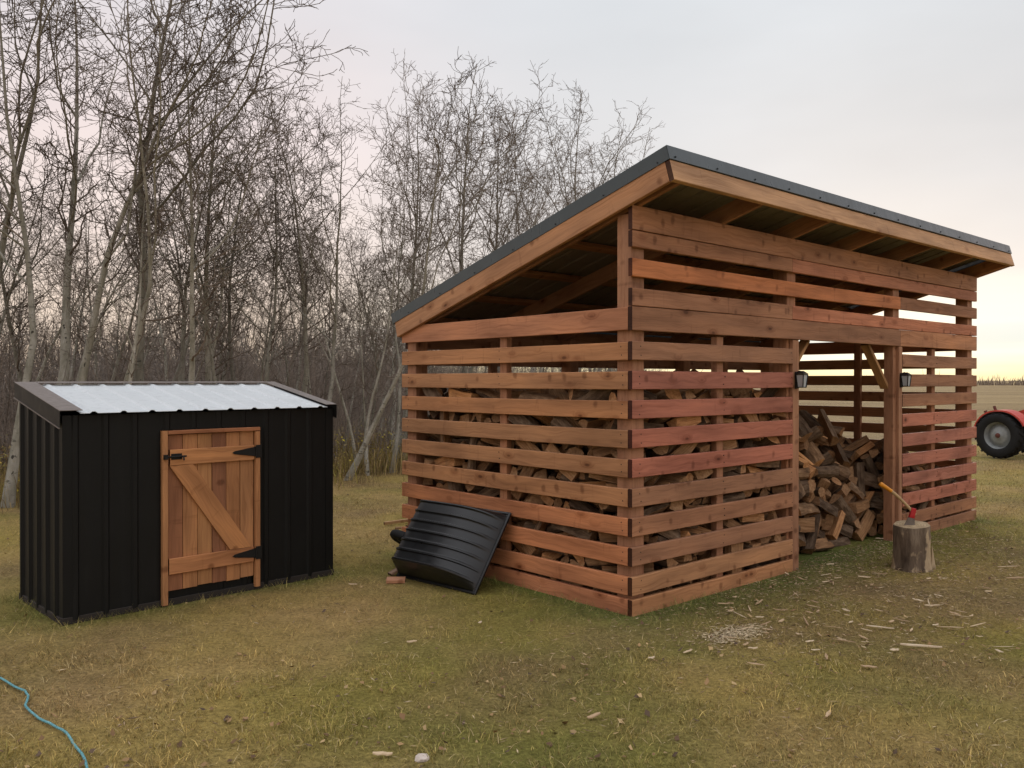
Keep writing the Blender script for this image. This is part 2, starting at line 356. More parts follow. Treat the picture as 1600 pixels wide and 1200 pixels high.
def scatter_lawn():
    rg = np.random.default_rng(4); Xs = []; Ys = []
    for (y0, y1) in [(2.9, 3.6), (3.6, 4.4), (4.4, 5.4), (5.4, 6.6), (6.6, 8.), (8., 10), (10, 12.5), (12.5, 16), (16, 22)]:
        ym = (y0 + y1) / 2; w = .64 * y1 + .9; dens = 8200 * min(1, (4.6 / ym)) ** 1.75
        n = int(dens * (y1 - y0) * 2 * w); Xs.append(rg.uniform(-w, w, n)); Ys.append(rg.uniform(y0, y1, n))
    x = np.concatenate(Xs); y = np.concatenate(Ys)
    u, v = to_local(x, y, WS, WS_ROT); u2, v2 = to_local(x, y, US, US_ROT)
    ok = (rect_dist(u, v, WS_U, WS_V) > .004) & (rect_dist(u2, v2, US_W, US_D) > .004) & (edge_dist(x, y) < 1.5)
    clump = fbm(x * 5.5, y * 5.5, 91, 3); ok &= rg.uniform(0, 1, len(x)) < np.clip(.2 + 1.5 * (clump - .22), .12, 1)
    worn = np.exp(-((u - 3.4) ** 2 / 3. + (v + .9) ** 2 / 1.1)) ; ok &= rg.uniform(0, 1, len(x)) > worn * .55
    x, y, clump = x[ok], y[ok], clump[ok]; n = len(x)
    u, v = to_local(x, y, WS, WS_ROT); dw = rect_dist(u, v, WS_U, WS_V); u2, v2 = to_local(x, y, US, US_ROT); ds = rect_dist(u2, v2, US_W, US_D)
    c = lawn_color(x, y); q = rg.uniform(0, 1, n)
    c = np.where((q < .30)[:, None], TAN * .45 + c * .6, c); c = np.where(((q > .3) & (q < .36))[:, None], np.array((.31, .235, .12)), c); c = np.where((q > .88)[:, None], GREEN * .6 + c * .4, c)
    c = c * (rg.uniform(.42, 1.12, n) + .6 * (rg.random(n) < .22))[:, None]
    near = np.minimum(dw, ds)
    length = rg.uniform(.014, .042, n) * (.75 + .7 * clump) * (1 + 1.0 * np.exp(-near / .16)); lean = np.radians(rg.uniform(30, 86, n))
    w = rg.uniform(.0022, .004, n) * np.clip(y / 6, 1, 2.6)
    tf = (fbm(x * 9, y * 9, 133, 2) > .66) & (rg.random(n) < .5); length = np.where(tf, length * 1.7, length); lean = np.where(tf, lean * .75, lean); c = np.where((tf & (rg.random(n) < .6))[:, None], c * 1.25, c)
    st = rg.random(n) < .03; length = np.where(st, rg.uniform(.05, .09, n), length); lean = np.where(st, np.radians(rg.uniform(55, 88, n)), lean); c = np.where(st[:, None], np.array((.55, .43, .22)) * rg.uniform(.7, 1.15, n)[:, None], c)
    nr = y < 5.2
    A = blades('g', x[nr], y[nr], length[nr], w[nr], lean[nr], c[nr], 2, 5); B = blades('g', x[~nr], y[~nr], length[~nr] * 1.1, w[~nr], lean[~nr], c[~nr], 1, 6)
    o = np_mesh('lawn_grass', np.concatenate([A[0], B[0]]), np.concatenate([A[1], B[1] + len(A[0])]), TINT, color=np.concatenate([A[2], B[2]]))
    o['kind'] = 'stuff'; o['label'] = 'short dry straw and olive lawn grass'; o['category'] = 'grass'
scatter_lawn()
def weeds():
    """tall straw and leafy weeds along the foot of the grove"""
    rg = np.random.default_rng(8); x = rg.uniform(-11, 4, 190000); y = rg.uniform(9, 24, 190000); e = edge_dist(x, y)
    d = np.exp(-((e - .45) / .9) ** 2) * sstep(fbm(x * 1.1, y * 1.1, 3), .30, .62) + .10 * ((e > 0) & (e < 7))
    u, v = to_local(x, y, WS, WS_ROT); d = d * (rect_dist(u, v, WS_U, WS_V) > .25)
    ok = rg.uniform(0, 1, len(x)) < d; x, y = x[ok], y[ok]; n = len(x)
    cols = np.array([(.32, .235, .10), (.42, .31, .14), (.24, .185, .075), (.18, .125, .065), (.30, .26, .06)])[rg.integers(0, 5, n)] * rg.uniform(.7, 1.25, n)[:, None]
    A = blades('w', x, y, rg.uniform(.15, .62, n), rg.uniform(.005, .011, n), np.radians(rg.uniform(4, 48, n)), cols, 2, 12)
    # small hanging leaves on the weeds
    m = 16000; k = rg.integers(0, n, m); lx = x[k] + rg.normal(0, .07, m); ly = y[k] + rg.normal(0, .07, m); lz = rg.uniform(.08, .75, m)
    a = rg.uniform(0, 6.28, m); s = rg.uniform(.012, .03, m); tl = rg.uniform(-.7, .7, m)
    P = np.stack([lx, ly, lz], 1); ax = np.stack([np.cos(a), np.sin(a), tl], 1) * s[:, None]; bx = np.stack([-np.sin(a), np.cos(a), rg.uniform(-.4, .4, m)], 1) * s[:, None] * .55
    LV = np.stack([P - ax, P + bx, P + ax, P - bx], 1).reshape(-1, 3); i = np.arange(m)[:, None] * 4
    LT = np.concatenate([i + np.array([[0, 1, 2]]), i + np.array([[0, 2, 3]])])
    lc = np.array([(.38, .27, .06), (.50, .42, .04), (.28, .165, .05), (.32, .28, .08), (.42, .31, .14)])[rg.integers(0, 5, m)] * rg.uniform(.6, 1.1, m)[:, None]
    V = np.concatenate([A[0], LV]); T = np.concatenate([A[1], LT + len(A[0])]); C = np.concatenate([A[2], np.repeat(lc, 4, 0)])
    o = np_mesh('dry_weeds', V, T, TINT, color=C); o['kind'] = 'stuff'; o['label'] = 'tall straw grass and yellowing weeds along the foot of the grove'; o['category'] = 'weeds'
weeds()

# ------------------------------------------------------------------ bare aspen grove
def mat_bark():
    m, t, b = principled('aspen_bark', .85, .1)
    oi = t.new('ShaderNodeObjectInfo'); tc = t.new('ShaderNodeTexCoord').outputs['Object']
    p = t.vmath('ADD', tc, t.scale(t.vmath('ADD', (0, 0, 0), oi.outputs['Random']), (31., 17., 47.)))
    n = t.noise(t.scale(p, (9, 9, 3)), 1., 5., .65); scar = t.noise(t.scale(p, (7, 7, 26)), 1., 4., .6); spot = t.noise(t.scale(p, (16, 16, 9)), 1., 3., .55)
    c = t.ramp(n, [(.28, (.20, .195, .15)), (.5, (.34, .325, .27)), (.72, (.48, .46, .41))])
    sp = t.new('ShaderNodeSeparateXYZ'); t.put(sp.inputs[0], tc)
    c = t.mix(1., c, t.maprange(oi.outputs['Random'], 0., 1., .62, 1.18), 'MULTIPLY')
    c = t.mix(t.maprange(scar, .60, .68, 0., .75), c, (.045, .04, .034)); c = t.mix(t.maprange(spot, .66, .70, 0., .9), c, (.025, .022, .02))
    c = t.mix(t.maprange(sp.outputs[2], 3.2, 7.5, 0., .55), c, (.19, .165, .135))     # bark of the young upper stem is browner
    t.put(b.inputs['Base Color'], c); bump(t, b, t.math('ADD', n, scar), .5, .02)
    return m
def mat_twig():
    m, t, b = principled('aspen_twigs', .8, .12)
    oi = t.new('ShaderNodeObjectInfo'); tc = t.new('ShaderNodeTexCoord').outputs['Object']
    n = t.noise(tc, 2.3, 4., .6)
    c = t.ramp(n, [(.3, (.10, .075, .058)), (.55, (.18, .145, .115)), (.75, (.27, .23, .195))])
    c = t.mix(1., c, t.maprange(oi.outputs['Random'], 0., 1., .7, 1.25), 'MULTIPLY')
    t.put(b.inputs['Base Color'], c); return m
BARK = mat_bark(); TWIG = mat_twig()
def tube_np(P, r, k):
    """one polyline -> verts, tris"""
    n = len(P); t = np.gradient(P, axis=0); t /= np.linalg.norm(t, axis=1)[:, None] + 1e-9
    ref = np.array((.31, .52, .11)); a = np.cross(t, ref); a /= np.linalg.norm(a, axis=1)[:, None] + 1e-9; b = np.cross(t, a)
    ang = 2 * math.pi * np.arange(k) / k
    V = P[:, None] + (a[:, None] * np.cos(ang)[None, :, None] + b[:, None] * np.sin(ang)[None, :, None]) * r[:, None, None]
    i = (np.arange(n - 1) * k)[:, None]; j = np.arange(k)[None]; j2 = (j + 1) % k
    q = np.stack([i + j, i + j2, i + k + j2, i + k + j], -1).reshape(-1, 4)
    return V.reshape(-1, 3), np.concatenate([q[:, [0, 1, 2]], q[:, [0, 2, 3]]])
def tubes_batch(P, r, k=3):
    """many polylines of equal length: P (N,n,3), r (N,n)"""
    N, n, _ = P.shape; t = np.gradient(P, axis=1); t /= np.linalg.norm(t, axis=2)[..., None] + 1e-9
    ref = np.array((.31, .52, .11)); a = np.cross(t, ref); a /= np.linalg.norm(a, axis=2)[..., None] + 1e-9; b = np.cross(t, a)
    ang = 2 * math.pi * np.arange(k) / k
    V = P[:, :, None] + (a[:, :, None] * np.cos(ang)[:, None] + b[:, :, None] * np.sin(ang)[:, None]) * r[:, :, None, None]
    i = (np.arange(n - 1) * k)[:, None]; j = np.arange(k)[None]; j2 = (j + 1) % k
    q = np.stack([i + j, i + j2, i + k + j2, i + k + j], -1).reshape(-1, 4); T1 = np.concatenate([q[:, [0, 1, 2]], q[:, [0, 2, 3]]])
    T = (np.arange(N) * n * k)[:, None, None] + T1[None]
    return V.reshape(-1, 3), T.reshape(-1, 3)
class Acc:
    def __init__(s): s.V = []; s.T = []; s.n = 0
    def add(s, VT): s.V.append(VT[0]); s.T.append(VT[1] + s.n); s.n += len(VT[0])
    def get(s): return np.concatenate(s.V), np.concatenate(s.T)
def path(rg, p, d, L, n, wob, up, crook=0.):
    """wandering polyline; up > 0 bends it skyward"""
    P = [np.array(p)]; d = np.array(d, float); st = L / (n - 1)
    for i in range(n - 1):
        d = d + rg.normal(0, wob, 3) + np.array((0, 0, up))
        if crook and rg.random() < .22: d = d + rg.normal(0, crook, 3)
        d /= np.linalg.norm(d); P.append(P[-1] + d * st)
    return np.array(P)
def at(P, f):
    x = f * (len(P) - 1); i = min(int(x), len(P) - 2); q = x - i; t = P[i + 1] - P[i]; return P[i] * (1 - q) + P[i + 1] * q, t / np.linalg.norm(t)
def side(rg, t, ang):
    a = np.cross(t, rg.normal(0, 1, 3)); a /= np.linalg.norm(a) + 1e-9; return t * math.cos(ang) + a * math.sin(ang)
def grow_tree(seed, H=9., r0=.085, bend=.1, nb=24, low=.3, crook=.16, twig=1., fan=0):
    rg = np.random.default_rng(seed); T = Acc(); Cn = Acc()
    tr = path(rg, (0, 0, -.12), (bend * rg.uniform(.3, 1.2), rg.normal(0, .05), 1), H, 16, .05, .04, crook * .55)
    f = np.linspace(0, 1, 16); rt = r0 * .95 * (.5 * np.exp(-f * 14) + (1 - f) ** 1.45 * .93 + .075)
    T.add(tube_np(tr, rt, 9))
    leaders = [(tr, rt, low, nb)]
    for _ in range(fan or rg.integers(3, 6)):
        f0 = rg.uniform(.40, .72) if fan else rg.uniform(.34, .78); p, t = at(tr, f0); rr = float(np.interp(f0, f, rt)) * rg.uniform(.38, .62)
        L = path(rg, p, side(rg, t, math.radians(rg.uniform(24, 52))), H * (1.04 - f0) * (rg.uniform(.8, 1.05) if fan else rg.uniform(.62, .95)), 11, .13, .10, crook * 1.6)
        rl = rr * (np.linspace(1, .06, 11) ** .9) + .002; T.add(tube_np(L, rl, 6)); leaders.append((L, rl, .2, int(nb * .5)))
    for (P, rr, lo, n) in leaders:
        for q in range(n):
            f0 = lo + (1 - lo) * (q + rg.random()) / n * .99; p, t = at(P, f0); r1 = max(.006, float(np.interp(f0, np.linspace(0, 1, len(rr)), rr)) * rg.uniform(.28, .5))
            L1 = (.42 + 1.15 * (1 - f0) ** .7) * rg.uniform(.5, 1.3) * H / 9
            B = path(rg, p, side(rg, t, math.radians(rg.uniform(35, 78))), L1, 8, .27, .085, .42); Cn.add(tube_np(B, np.linspace(r1, .0045, 8), 5 if r1 > .012 else 3))
            n2 = max(3, int(L1 / .19 * twig))
            for w in range(n2):
                f2 = .15 + .85 * (w + rg.random()) / n2; p2, t2 = at(B, f2); L2 = rg.uniform(.16, .55) * (1.1 - .45 * f2) * min(1.3, .55 + L1 / 1.8)
                B2 = path(rg, p2, side(rg, t2, math.radians(rg.uniform(28, 66))), L2, 5, .3, .08, .0); Cn.add(tube_np(B2, np.linspace(min(.0095, r1 * .7), .0042, 5), 3))
                for z in range(int(L2 / .135 * twig)):
                    p3, t3 = at(B2, rg.uniform(.2, 1.)); L3 = rg.uniform(.06, .22)
                    B3 = path(rg, p3, side(rg, t3, math.radians(rg.uniform(28, 70))), L3, 3, .22, .06); Cn.add(tube_np(B3, np.array((.0048, .0042, .0034)), 3))
    return T.get(), Cn.get()
PROTO = []
for k, (sd, H, r0, bend, nb, low, crook) in enumerate([(1, 9.4, .085, .12, 24, .30, .14), (2, 9., .075, .20, 22, .34, .16), (3, 8.6, .07, .05, 22, .28, .20), (4, 9.8, .10, .10, 26, .36, .12),
                                                     (5, 8.2, .06, .28, 20, .32, .18), (6, 9.2, .08, -.06, 24, .26, .22), (7, 8.8, .065, .14, 20, .40, .14), (8, 9.6, .09, .02, 26, .30, .18),
                                                     (9, 7.6, .05, .22, 18, .22, .2), (10, 7.2, .045, .08, 18, .2, .2), (11, 9.0, .10, .02, 26, .42, .14), (12, 9.0, .095, .06, 26, .42, .14)]):
    (tv, tt), (cv, ct) = grow_tree(sd, H, r0, bend, nb, low, crook, fan=8 if k > 9 else 0)
    a = np_mesh('trunk', tv, tt, BARK, smooth=True); b = np_mesh('crown', cv, ct, TWIG)
    PROTO.append((a.data, b.data)); bpy.data.objects.remove(a); bpy.data.objects.remove(b)
def tree(k, x, y, s, rz, lean, laz, label, group=None):
    e = empty('aspen_tree', (x, y, float(gz(np.array(x), np.array(y)))), 0)
    e.rotation_euler = (Quaternion((-math.sin(laz), math.cos(laz), 0), lean) @ Quaternion((0, 0, 1), rz)).to_euler(); e.scale = (s, s, s)
    link(bpy.data.objects.new('trunk', PROTO[k][0]), e); link(bpy.data.objects.new('crown', PROTO[k][1]), e)
    return tag(e, label, 'tree', group or 'bare aspens of the grove')
def px(p, Y): return (p - 800) / 1319 * Y
# trees one can tell apart: (variant, pixel column of the foot, distance, scale, turn, lean right in degrees, label)
KEY = [
 (6, 10, 11.3, 1.02, .4, 1, 'thin pale aspen trunk at the very left edge of the picture, beside the black shed'),
 (0, -40, 12.3, 1.0, 2.0, 3, 'aspen cut by the left border, its twigs reaching over the top left corner'),
 (3, 60, 13.2, 1.05, 1.1, 4, 'tall aspen rising behind the left end of the black shed roof'),
 (1, 100, 12.9, 1.06, .2, 6, 'tall greenish-grey aspen leaning right, behind the left third of the black shed'),
 (4, 140, 13.3, 1.08, .1, 7, 'slender aspen leaning right across its neighbour behind the black shed'),
 (7, 215, 13.6, 1.12, .6, 6, 'tallest forked aspen, its top leaving the frame above the black shed'),
 (5, 285, 13.4, .84, 2.7, 4, 'pale crooked aspen with black scars behind the shed door'),
 (10, 325, 15.0, .86, 4.2, 4, 'spreading crooked aspen whose crown arches right above the middle of the black shed'),
 (0, 455, 15.6, .80, .0, 5, 'aspen behind the right end of the black shed roof'),
 (6, 492, 14.6, .80, .9, 6, 'pale straight aspen just right of the black shed'),
 (4, 540, 14.3, .86, .15, 13, 'long pale aspen trunk leaning far right between the two buildings'),
 (9, 575, 15.0, .8, 2.2, 3, 'thin upright aspen in the gap between the two buildings'),
 (8, 612, 15.4, .85, 1.0, 5, 'thin aspen beside the rear corner of the slatted woodshed'),
 (11, 648, 19.0, .92, 2.4, 3, 'aspen standing behind the low end of the woodshed roof'),
 (10, 728, 21.0, 1.03, 4.0, 2, 'tall bushy aspen above the middle of the woodshed rake'),
 (11, 776, 23.0, 1.05, 1.3, 4, 'tall aspen with upright twigs, second from right above the woodshed'),
 (11, 893, 25.5, 1.20, .3, 3, 'rightmost aspen, standing alone above the high corner of the woodshed roof'),
 (10, 840, 25.5, .98, 3.3, 2, 'aspen rising over the upper woodshed rake, left of the rightmost one'),
 (7, 940, 27.0, .93, 2.6, 3, 'lower aspen crown just showing past the high roof corner'),
 (1, 690, 17.5, .78, .1, 12, 'aspen leaning right behind the sloping woodshed roof'),
]
for (k, p, Y, s, rz, ln, lab) in KEY: tree(k, px(p, Y), Y, s, rz, R(ln), 0., lab)
rg = random.Random(21); spots = [(px(p, Y), Y) for (_, p, Y, *_r) in KEY]; cnt = 0
for ring, (d0, d1, want, gap) in enumerate([(.2, 3.2, 42, .5), (3.2, 8., 42, .8), (8., 17., 36, 1.2)]):
    tries = 0; got = 0
    while got < want and tries < 6000:
        tries += 1; x = rg.uniform(-15, 5); y = rg.uniform(9, 42); e = float(edge_dist(np.array(x), np.array(y)))
        if not (d0 < e < d1) or not (-.72 < x / y < .135) : continue
        if any((x - a) ** 2 + (y - b) ** 2 < gap * gap for a, b in spots): continue
        if 800 + 1319 * x / y > 650 and rg.random() > .13: continue
        # the tops step down towards the middle of the picture
        pxx = 800 + 1319 * x / y; top = (60, 210, 330)[ring] + (220, 110, 60)[ring] * math.exp(-((pxx - 550) / 120) ** 2) + (120 if pxx > 640 else 0) + rg.uniform(0, 170)
        k = rg.randrange(10); H = [9.4, 9, 8.6, 9.8, 8.2, 9.2, 8.8, 9.6, 7.6, 7.2][k]
        s = (1.7 + (594 - top) / 1319 * y) / H; s = max(.5, min(1.3, s)) * rg.uniform(.88, 1.03)
        zone = 'off the left edge' if pxx < 0 else 'behind the left half of the black shed' if pxx < 260 else 'behind the right half of the black shed' if pxx < 520 else 'in the gap between the two buildings' if pxx < 640 else 'behind the woodshed roof'
        lab = ['bare aspen in the front rank, ', 'bare aspen in the second rank, ', 'bare aspen deep in the grove, '][ring] + zone
        tree(k, x, y, s, rg.uniform(0, 6.28) if rg.random() < .6 else rg.uniform(-.6, .6), R(rg.gauss(6, 4)), rg.gauss(0, .5), lab, ['front rank of the grove', 'middle of the grove', 'depth of the grove'][ring])
        spots.append((x, y)); got += 1
def thicket(name, label, seed, n, reg, hgt, rad, ntw, color):
    """many thin stems with side twigs, one tangled mass"""
    rg = np.random.default_rng(seed); xs = []; ys = []
    while sum(map(len, xs)) < n:
        x = rg.uniform(-24, 9, 4000); y = rg.uniform(9, 62, 4000); e = edge_dist(x, y); ok = (e > reg[0]) & (e < reg[1]) & (x / y > -.74) & (x / y < .165)
        ok &= rg.uniform(0, 1, 4000) < sstep(fbm(x * .8, y * .8, seed), .3, .6) * .8 + .2
        xs.append(x[ok]); ys.append(y[ok])
    x = np.concatenate(xs)[:n]; y = np.concatenate(ys)[:n]; h = rg.uniform(*hgt, n) * (.6 + .6 * rg.random(n))
    d = np.stack([rg.normal(.06, .22, n), rg.normal(0, .22, n), np.ones(n)], 1); d /= np.linalg.norm(d, axis=1)[:, None]
    m = 5; P = np.zeros((n, m, 3)); P[:, 0] = np.stack([x, y, np.full(n, -.05)], 1)
    for i in range(1, m):
        d = d + rg.normal(0, .12, (n, 3)); d /= np.linalg.norm(d, axis=1)[:, None]; P[:, i] = P[:, i - 1] + d * (h / (m - 1))[:, None]
    r = rg.uniform(*rad, n)[:, None] * np.linspace(1, .3, m)[None]
    A = Acc(); A.add(tubes_batch(P, r, 3)); cs = [np.repeat(color * rg.uniform(.6, 1.3, n)[:, None], m * 3, 0)]
    for q in range(ntw):
        f = rg.uniform(.7, m - 1.02, n); i = f.astype(int); w = (f - i)[:, None]; p = P[np.arange(n), i] * (1 - w) + P[np.arange(n), i + 1] * w
        L = rg.uniform(.12, .34, n) * h * .55; dd = np.stack([rg.normal(0, 1, n), rg.normal(0, 1, n), rg.uniform(-.1, 1.3, n)], 1); dd /= np.linalg.norm(dd, axis=1)[:, None]
        mid = p + dd * (L * .5)[:, None]; end = mid + (dd + rg.normal(0, .25, (n, 3)) + np.array((0, 0, .25))) * (L * .5)[:, None]
        Q = np.stack([p, mid, end], 1); rr = np.repeat((r[:, 0] * .42)[:, None], 3, 1) * np.array((1, .8, .5))
        A.add(tubes_batch(Q, rr, 3)); cs.append(np.repeat(color * rg.uniform(.6, 1.3, n)[:, None], 9, 0))
    V, T = A.get(); o = np_mesh(name, V, T, TINT, color=np.concatenate(cs)); o['kind'] = 'stuff'; o['label'] = label; o['category'] = 'brush'
thicket('undergrowth', 'tangled leafless undergrowth between the aspen trunks', 31, 7500, (.5, 15), (.8, 3.6), (.006, .013), 9, np.array((.25, .205, .17)))
thicket('far_woods', 'far grey-brown mass of leafless stems deep in the woods', 33, 4600, (11, 34), (1.6, 4.6), (.014, .034), 11, np.array((.25, .215, .185)))
def far_hedge():
    """scrub on the skyline beyond the field"""
    rg = np.random.default_rng(77); n = 5200; x = rg.uniform(20, 420, n); y = 300 + rg.normal(0, 6, n) + x * -.1
    cl = fbm(x * .05, x * 0 + 3, 5, 4); h = (1.1 + 2.7 * sstep(cl, .35, .75) * rg.random(n)) * rg.uniform(.5, 1.1, n) * np.where(rg.random(n) < .04, 2., 1.)
    P = np.zeros((n, 3, 3)); P[:, 0] = np.stack([x, y, np.full(n, -.2)], 1); d = np.stack([rg.normal(0, .25, n), rg.normal(0, .2, n), np.ones(n)], 1)
    P[:, 1] = P[:, 0] + d * (h * .5)[:, None]; P[:, 2] = P[:, 1] + (d + rg.normal(0, .15, (n, 3))) * (h * .5)[:, None]
    V, T = tubes_batch(P, np.array((.14, .11, .03))[None] * rg.uniform(.5, 1.4, n)[:, None], 3)
    o = np_mesh('skyline_scrub', V, T, TINT, color=np.repeat(np.array((.26, .205, .155)) * rg.uniform(.6, 1.2, n)[:, None], 9, 0)); o['kind'] = 'stuff'; o['label'] = 'low leafless scrub along the skyline beyond the field'; o['category'] = 'scrub'
far_hedge()
# ------------------------------------------------------------------ boards
_BC = {}
def board_mesh(L, w, t, var):
    """sawn board along X, chamfered, very slightly bowed"""
    key = (round(L, 2), round(w, 3), round(t, 3), var % 5)
    if key in _BC: return _BC[key]
    rg = random.Random(var % 5 * 7 + 1); c = min(.004, t * .12); V = []; F = []
    by, bz = rg.uniform(-1, 1) * min(.006, L * .0016), rg.uniform(-1, 1) * min(.005, L * .0013)
    ring = [(-t/2 + c, -w/2), (t/2 - c, -w/2), (t/2, -w/2 + c), (t/2, w/2 - c), (t/2 - c, w/2), (-t/2 + c, w/2), (-t/2, w/2 - c), (-t/2, -w/2 + c)]
    xs = (0, .35, .7, 1) if L > .6 else (0, 1)
    for f in xs:
        k = 4 * f * (1 - f)
        for (y, z) in ring: V.append((f * L, y + by * k, z + bz * k))
    for i in range(len(xs) - 1):
        for j in range(8): F.append((i * 8 + j, i * 8 + (j + 1) % 8, (i + 1) * 8 + (j + 1) % 8, (i + 1) * 8 + j))
    F.append(tuple(reversed(range(8)))); n = len(V); F.append(tuple(range(n - 8, n)))
    me = bpy.data.meshes.new('board'); me.from_pydata(V, [], [tuple(reversed(f)) for f in F]); me.update()
    bm = bmesh.new(); bm.from_mesh(me); bmesh.ops.recalc_face_normals(bm, faces=bm.faces); bm.to_mesh(me); bm.free()
    me.materials.append(WOOD); _BC[key] = me; return me
RB = random.Random(5)
def board(name, parent, p0, p1, w, t, wdir=(0, 0, 1), col=(.3, .15, .08), jit=.09, wob=.0):
    p0, p1 = Vector(p0), Vector(p1); X = (p1 - p0).normalized(); Zv = Vector(wdir); Zv = (Zv - X * Zv.dot(X)).normalized(); Y = Zv.cross(X)
    o = bpy.data.objects.new(name, board_mesh((p1 - p0).length, w, t, RB.randrange(5))); link(o, parent)
    M = Matrix((X, Y, Zv)).transposed().to_4x4(); M.translation = p0; 
    if wob: M = M @ Matrix.Rotation(RB.uniform(-wob, wob), 4, 'Y')
    o.matrix_local = M
    k = 1 + RB.uniform(-jit, jit); h = RB.uniform(-.05, .05)
    o.color = (col[0] * k * (1 + h), col[1] * k, col[2] * k * (1 - h), 1); return o

# ------------------------------------------------------------------ woodshed
BRN = (.355, .172, .094); WARM = (.425, .208, .098); RED = (.42, .158, .105); ORG = (.60, .225, .092); PALE = (.5, .28, .15); DKB = (.37, .185, .105)
shed = empty('woodshed', WS, WS_ROT)
tag(shed, 'long open-slatted cedar-brown woodshed with a dark green single-slope roof', 'shed')
T = .038
ROWS = [(1.980 - .2125 * i, 1.980 - .2125 * i - .134) for i in range(9)]
TH = math.atan(.2827); d_ = Vector((0, math.cos(TH), -math.sin(TH))); n_ = Vector((0, math.sin(TH), math.cos(TH))); RL = 3.49
def RP(u, s, h): return Vector((u, -.34, 3.30)) + d_ * s + n_ * h
def roof_z(v, h): return 3.30 - .2827 * (v + .34) + h / math.cos(TH)
# posts (square timbers) and studs
def post(u, v, zt, w=.14, dx=.14, col=DKB, name='post'):
    return board(name, shed, (u + dx / 2, v + w / 2, -.05), (u + dx / 2, v + w / 2, zt), dx, w, (1, 0, 0), col)
OPL, OPR = 2.15, 4.30
for u in (T + .002, OPL, OPR - .06, 6.25):
    post(u, T + .002, roof_z(.11, -.245) - .01, .10 if u == OPR - .06 else .14)
    post(u, WS_V - T - .142, roof_z(2.8, -.245) - .01)
board('post_trim', shed, (OPL + .085, .02, .0), (OPL + .085, .02, 2.055), .105, .036, (1, 0, 0), BRN)
board('post_trim', shed, (OPR + .043, .02, .0), (OPR + .043, .02, 2.055), .078, .036, (1, 0, 0), BRN)
for u in (1.09, 5.22): post(u, T + .002, 2.05, .06, .089, BRN, 'stud')
for v in (1.46,):
    for u in (T + .002, WS_U - T - .062): board('stud', shed, (u + .03, v, -.03), (u + .03, v, 2.2), .089, .06, (0, 1, 0), BRN)
for u in (1.1, 3.2, 5.3): board('stud', shed, (u, WS_V - T - .032, -.03), (u, WS_V - T - .032, 2.1), .089, .06, (1, 0, 0), BRN)
# front slats: left of the doorway, right of it, and the full-length boards above
for i, (z1, z0) in enumerate(ROWS):
    zc = (z0 + z1) / 2; w = z1 - z0
    board('slat', shed, (0, T/2, zc), (OPL + .032, T/2, zc), w, T, col=RED if 1 <= i <= 4 else (BRN if i < 8 else WARM), wob=.003)
    board('slat', shed, (OPR + .084, T/2, zc - .004), (WS_U, T/2, zc - .004), w, T, col=RED if i in (4, 5) else ((.47, .178, .115) if i in (3, 6, 7) else BRN), wob=.003)
board('skirt_board', shed, (0, T/2, .045), (OPL + .032, T/2, .035), .145, T, col=WARM)
board('skirt_board', shed, (OPR + .084, T/2, .045), (WS_U, T/2, .045), .145, T, col=BRN)
J1, J2 = OPL + .02, OPR + .03
board('header_beam', shed, (0, T/2, 2.145), (J2, T/2, 2.145), .172, T, col=BRN); board('header_beam', shed, (J2 + .003, T/2, 2.145), (WS_U, T/2, 2.145), .172, T, col=(.49, .24, .128))
board('slat', shed, (0, T/2, 2.300), (J1, T/2, 2.300), .128, T, col=BRN); board('slat', shed, (J1 + .002, T/2, 2.301), (WS_U, T/2, 2.301), .122, T, col=(.55, .215, .115))
board('slat', shed, (0, T/2, 2.513), (J2, T/2, 2.513), .13, T, col=ORG); board('slat', shed, (J2 + .002, T/2, 2.513), (WS_U, T/2, 2.513), .13, T, col=BRN)
board('slat', shed, (0, T/2, 2.718), (J1, T/2, 2.718), .118, T, col=BRN); board('slat', shed, (J1 + .002, T/2, 2.718), (WS_U, T/2, 2.718), .118, T, col=(.51, .21, .118))
board('wall_plate', shed, (0, T/2, 2.872), (WS_U, T/2, 2.872), .176, T, col=(.42, .212, .122))
# side and rear walls
for uu, nm in ((T / 2, 0), (WS_U - T / 2, 1)):
    for i, (z1, z0) in enumerate(ROWS):
        zc = (z0 + z1) / 2 - .003; board('slat', shed, (uu, T + .004, zc), (uu, WS_V, zc), z1 - z0 - .003, T, col=WARM if i < 6 else (.48, .20, .094), wob=.0022)
    board('skirt_board', shed, (uu, T + .004, .045), (uu, WS_V, .045), .142, T, col=(.46, .185, .09))
    board('header_beam', shed, (uu, T + .004, 2.145), (uu, WS_V, 2.145), .165, T, col=(.45, .20, .105))
for i, (z1, z0) in enumerate(ROWS):
    zc = (z0 + z1) / 2; board('slat', shed, (T + .002, WS_V - T/2, zc), (WS_U - T - .002, WS_V - T/2, zc), z1 - z0, T, col=BRN)
board('header_beam', shed, (T + .002, WS_V - T/2, 2.08), (WS_U - T - .002, WS_V - T/2, 2.08), .15, T, col=BRN)
board('skirt_board', shed, (T + .002, WS_V - T/2, .045), (WS_U - T - .002, WS_V - T/2, .045), .14, T, col=BRN)
# inner beams carrying the rafters
board('wall_plate', shed, (.2, T + .16, 2.80), (6.2, T + .16, 2.80), .14, T, col=DKB)
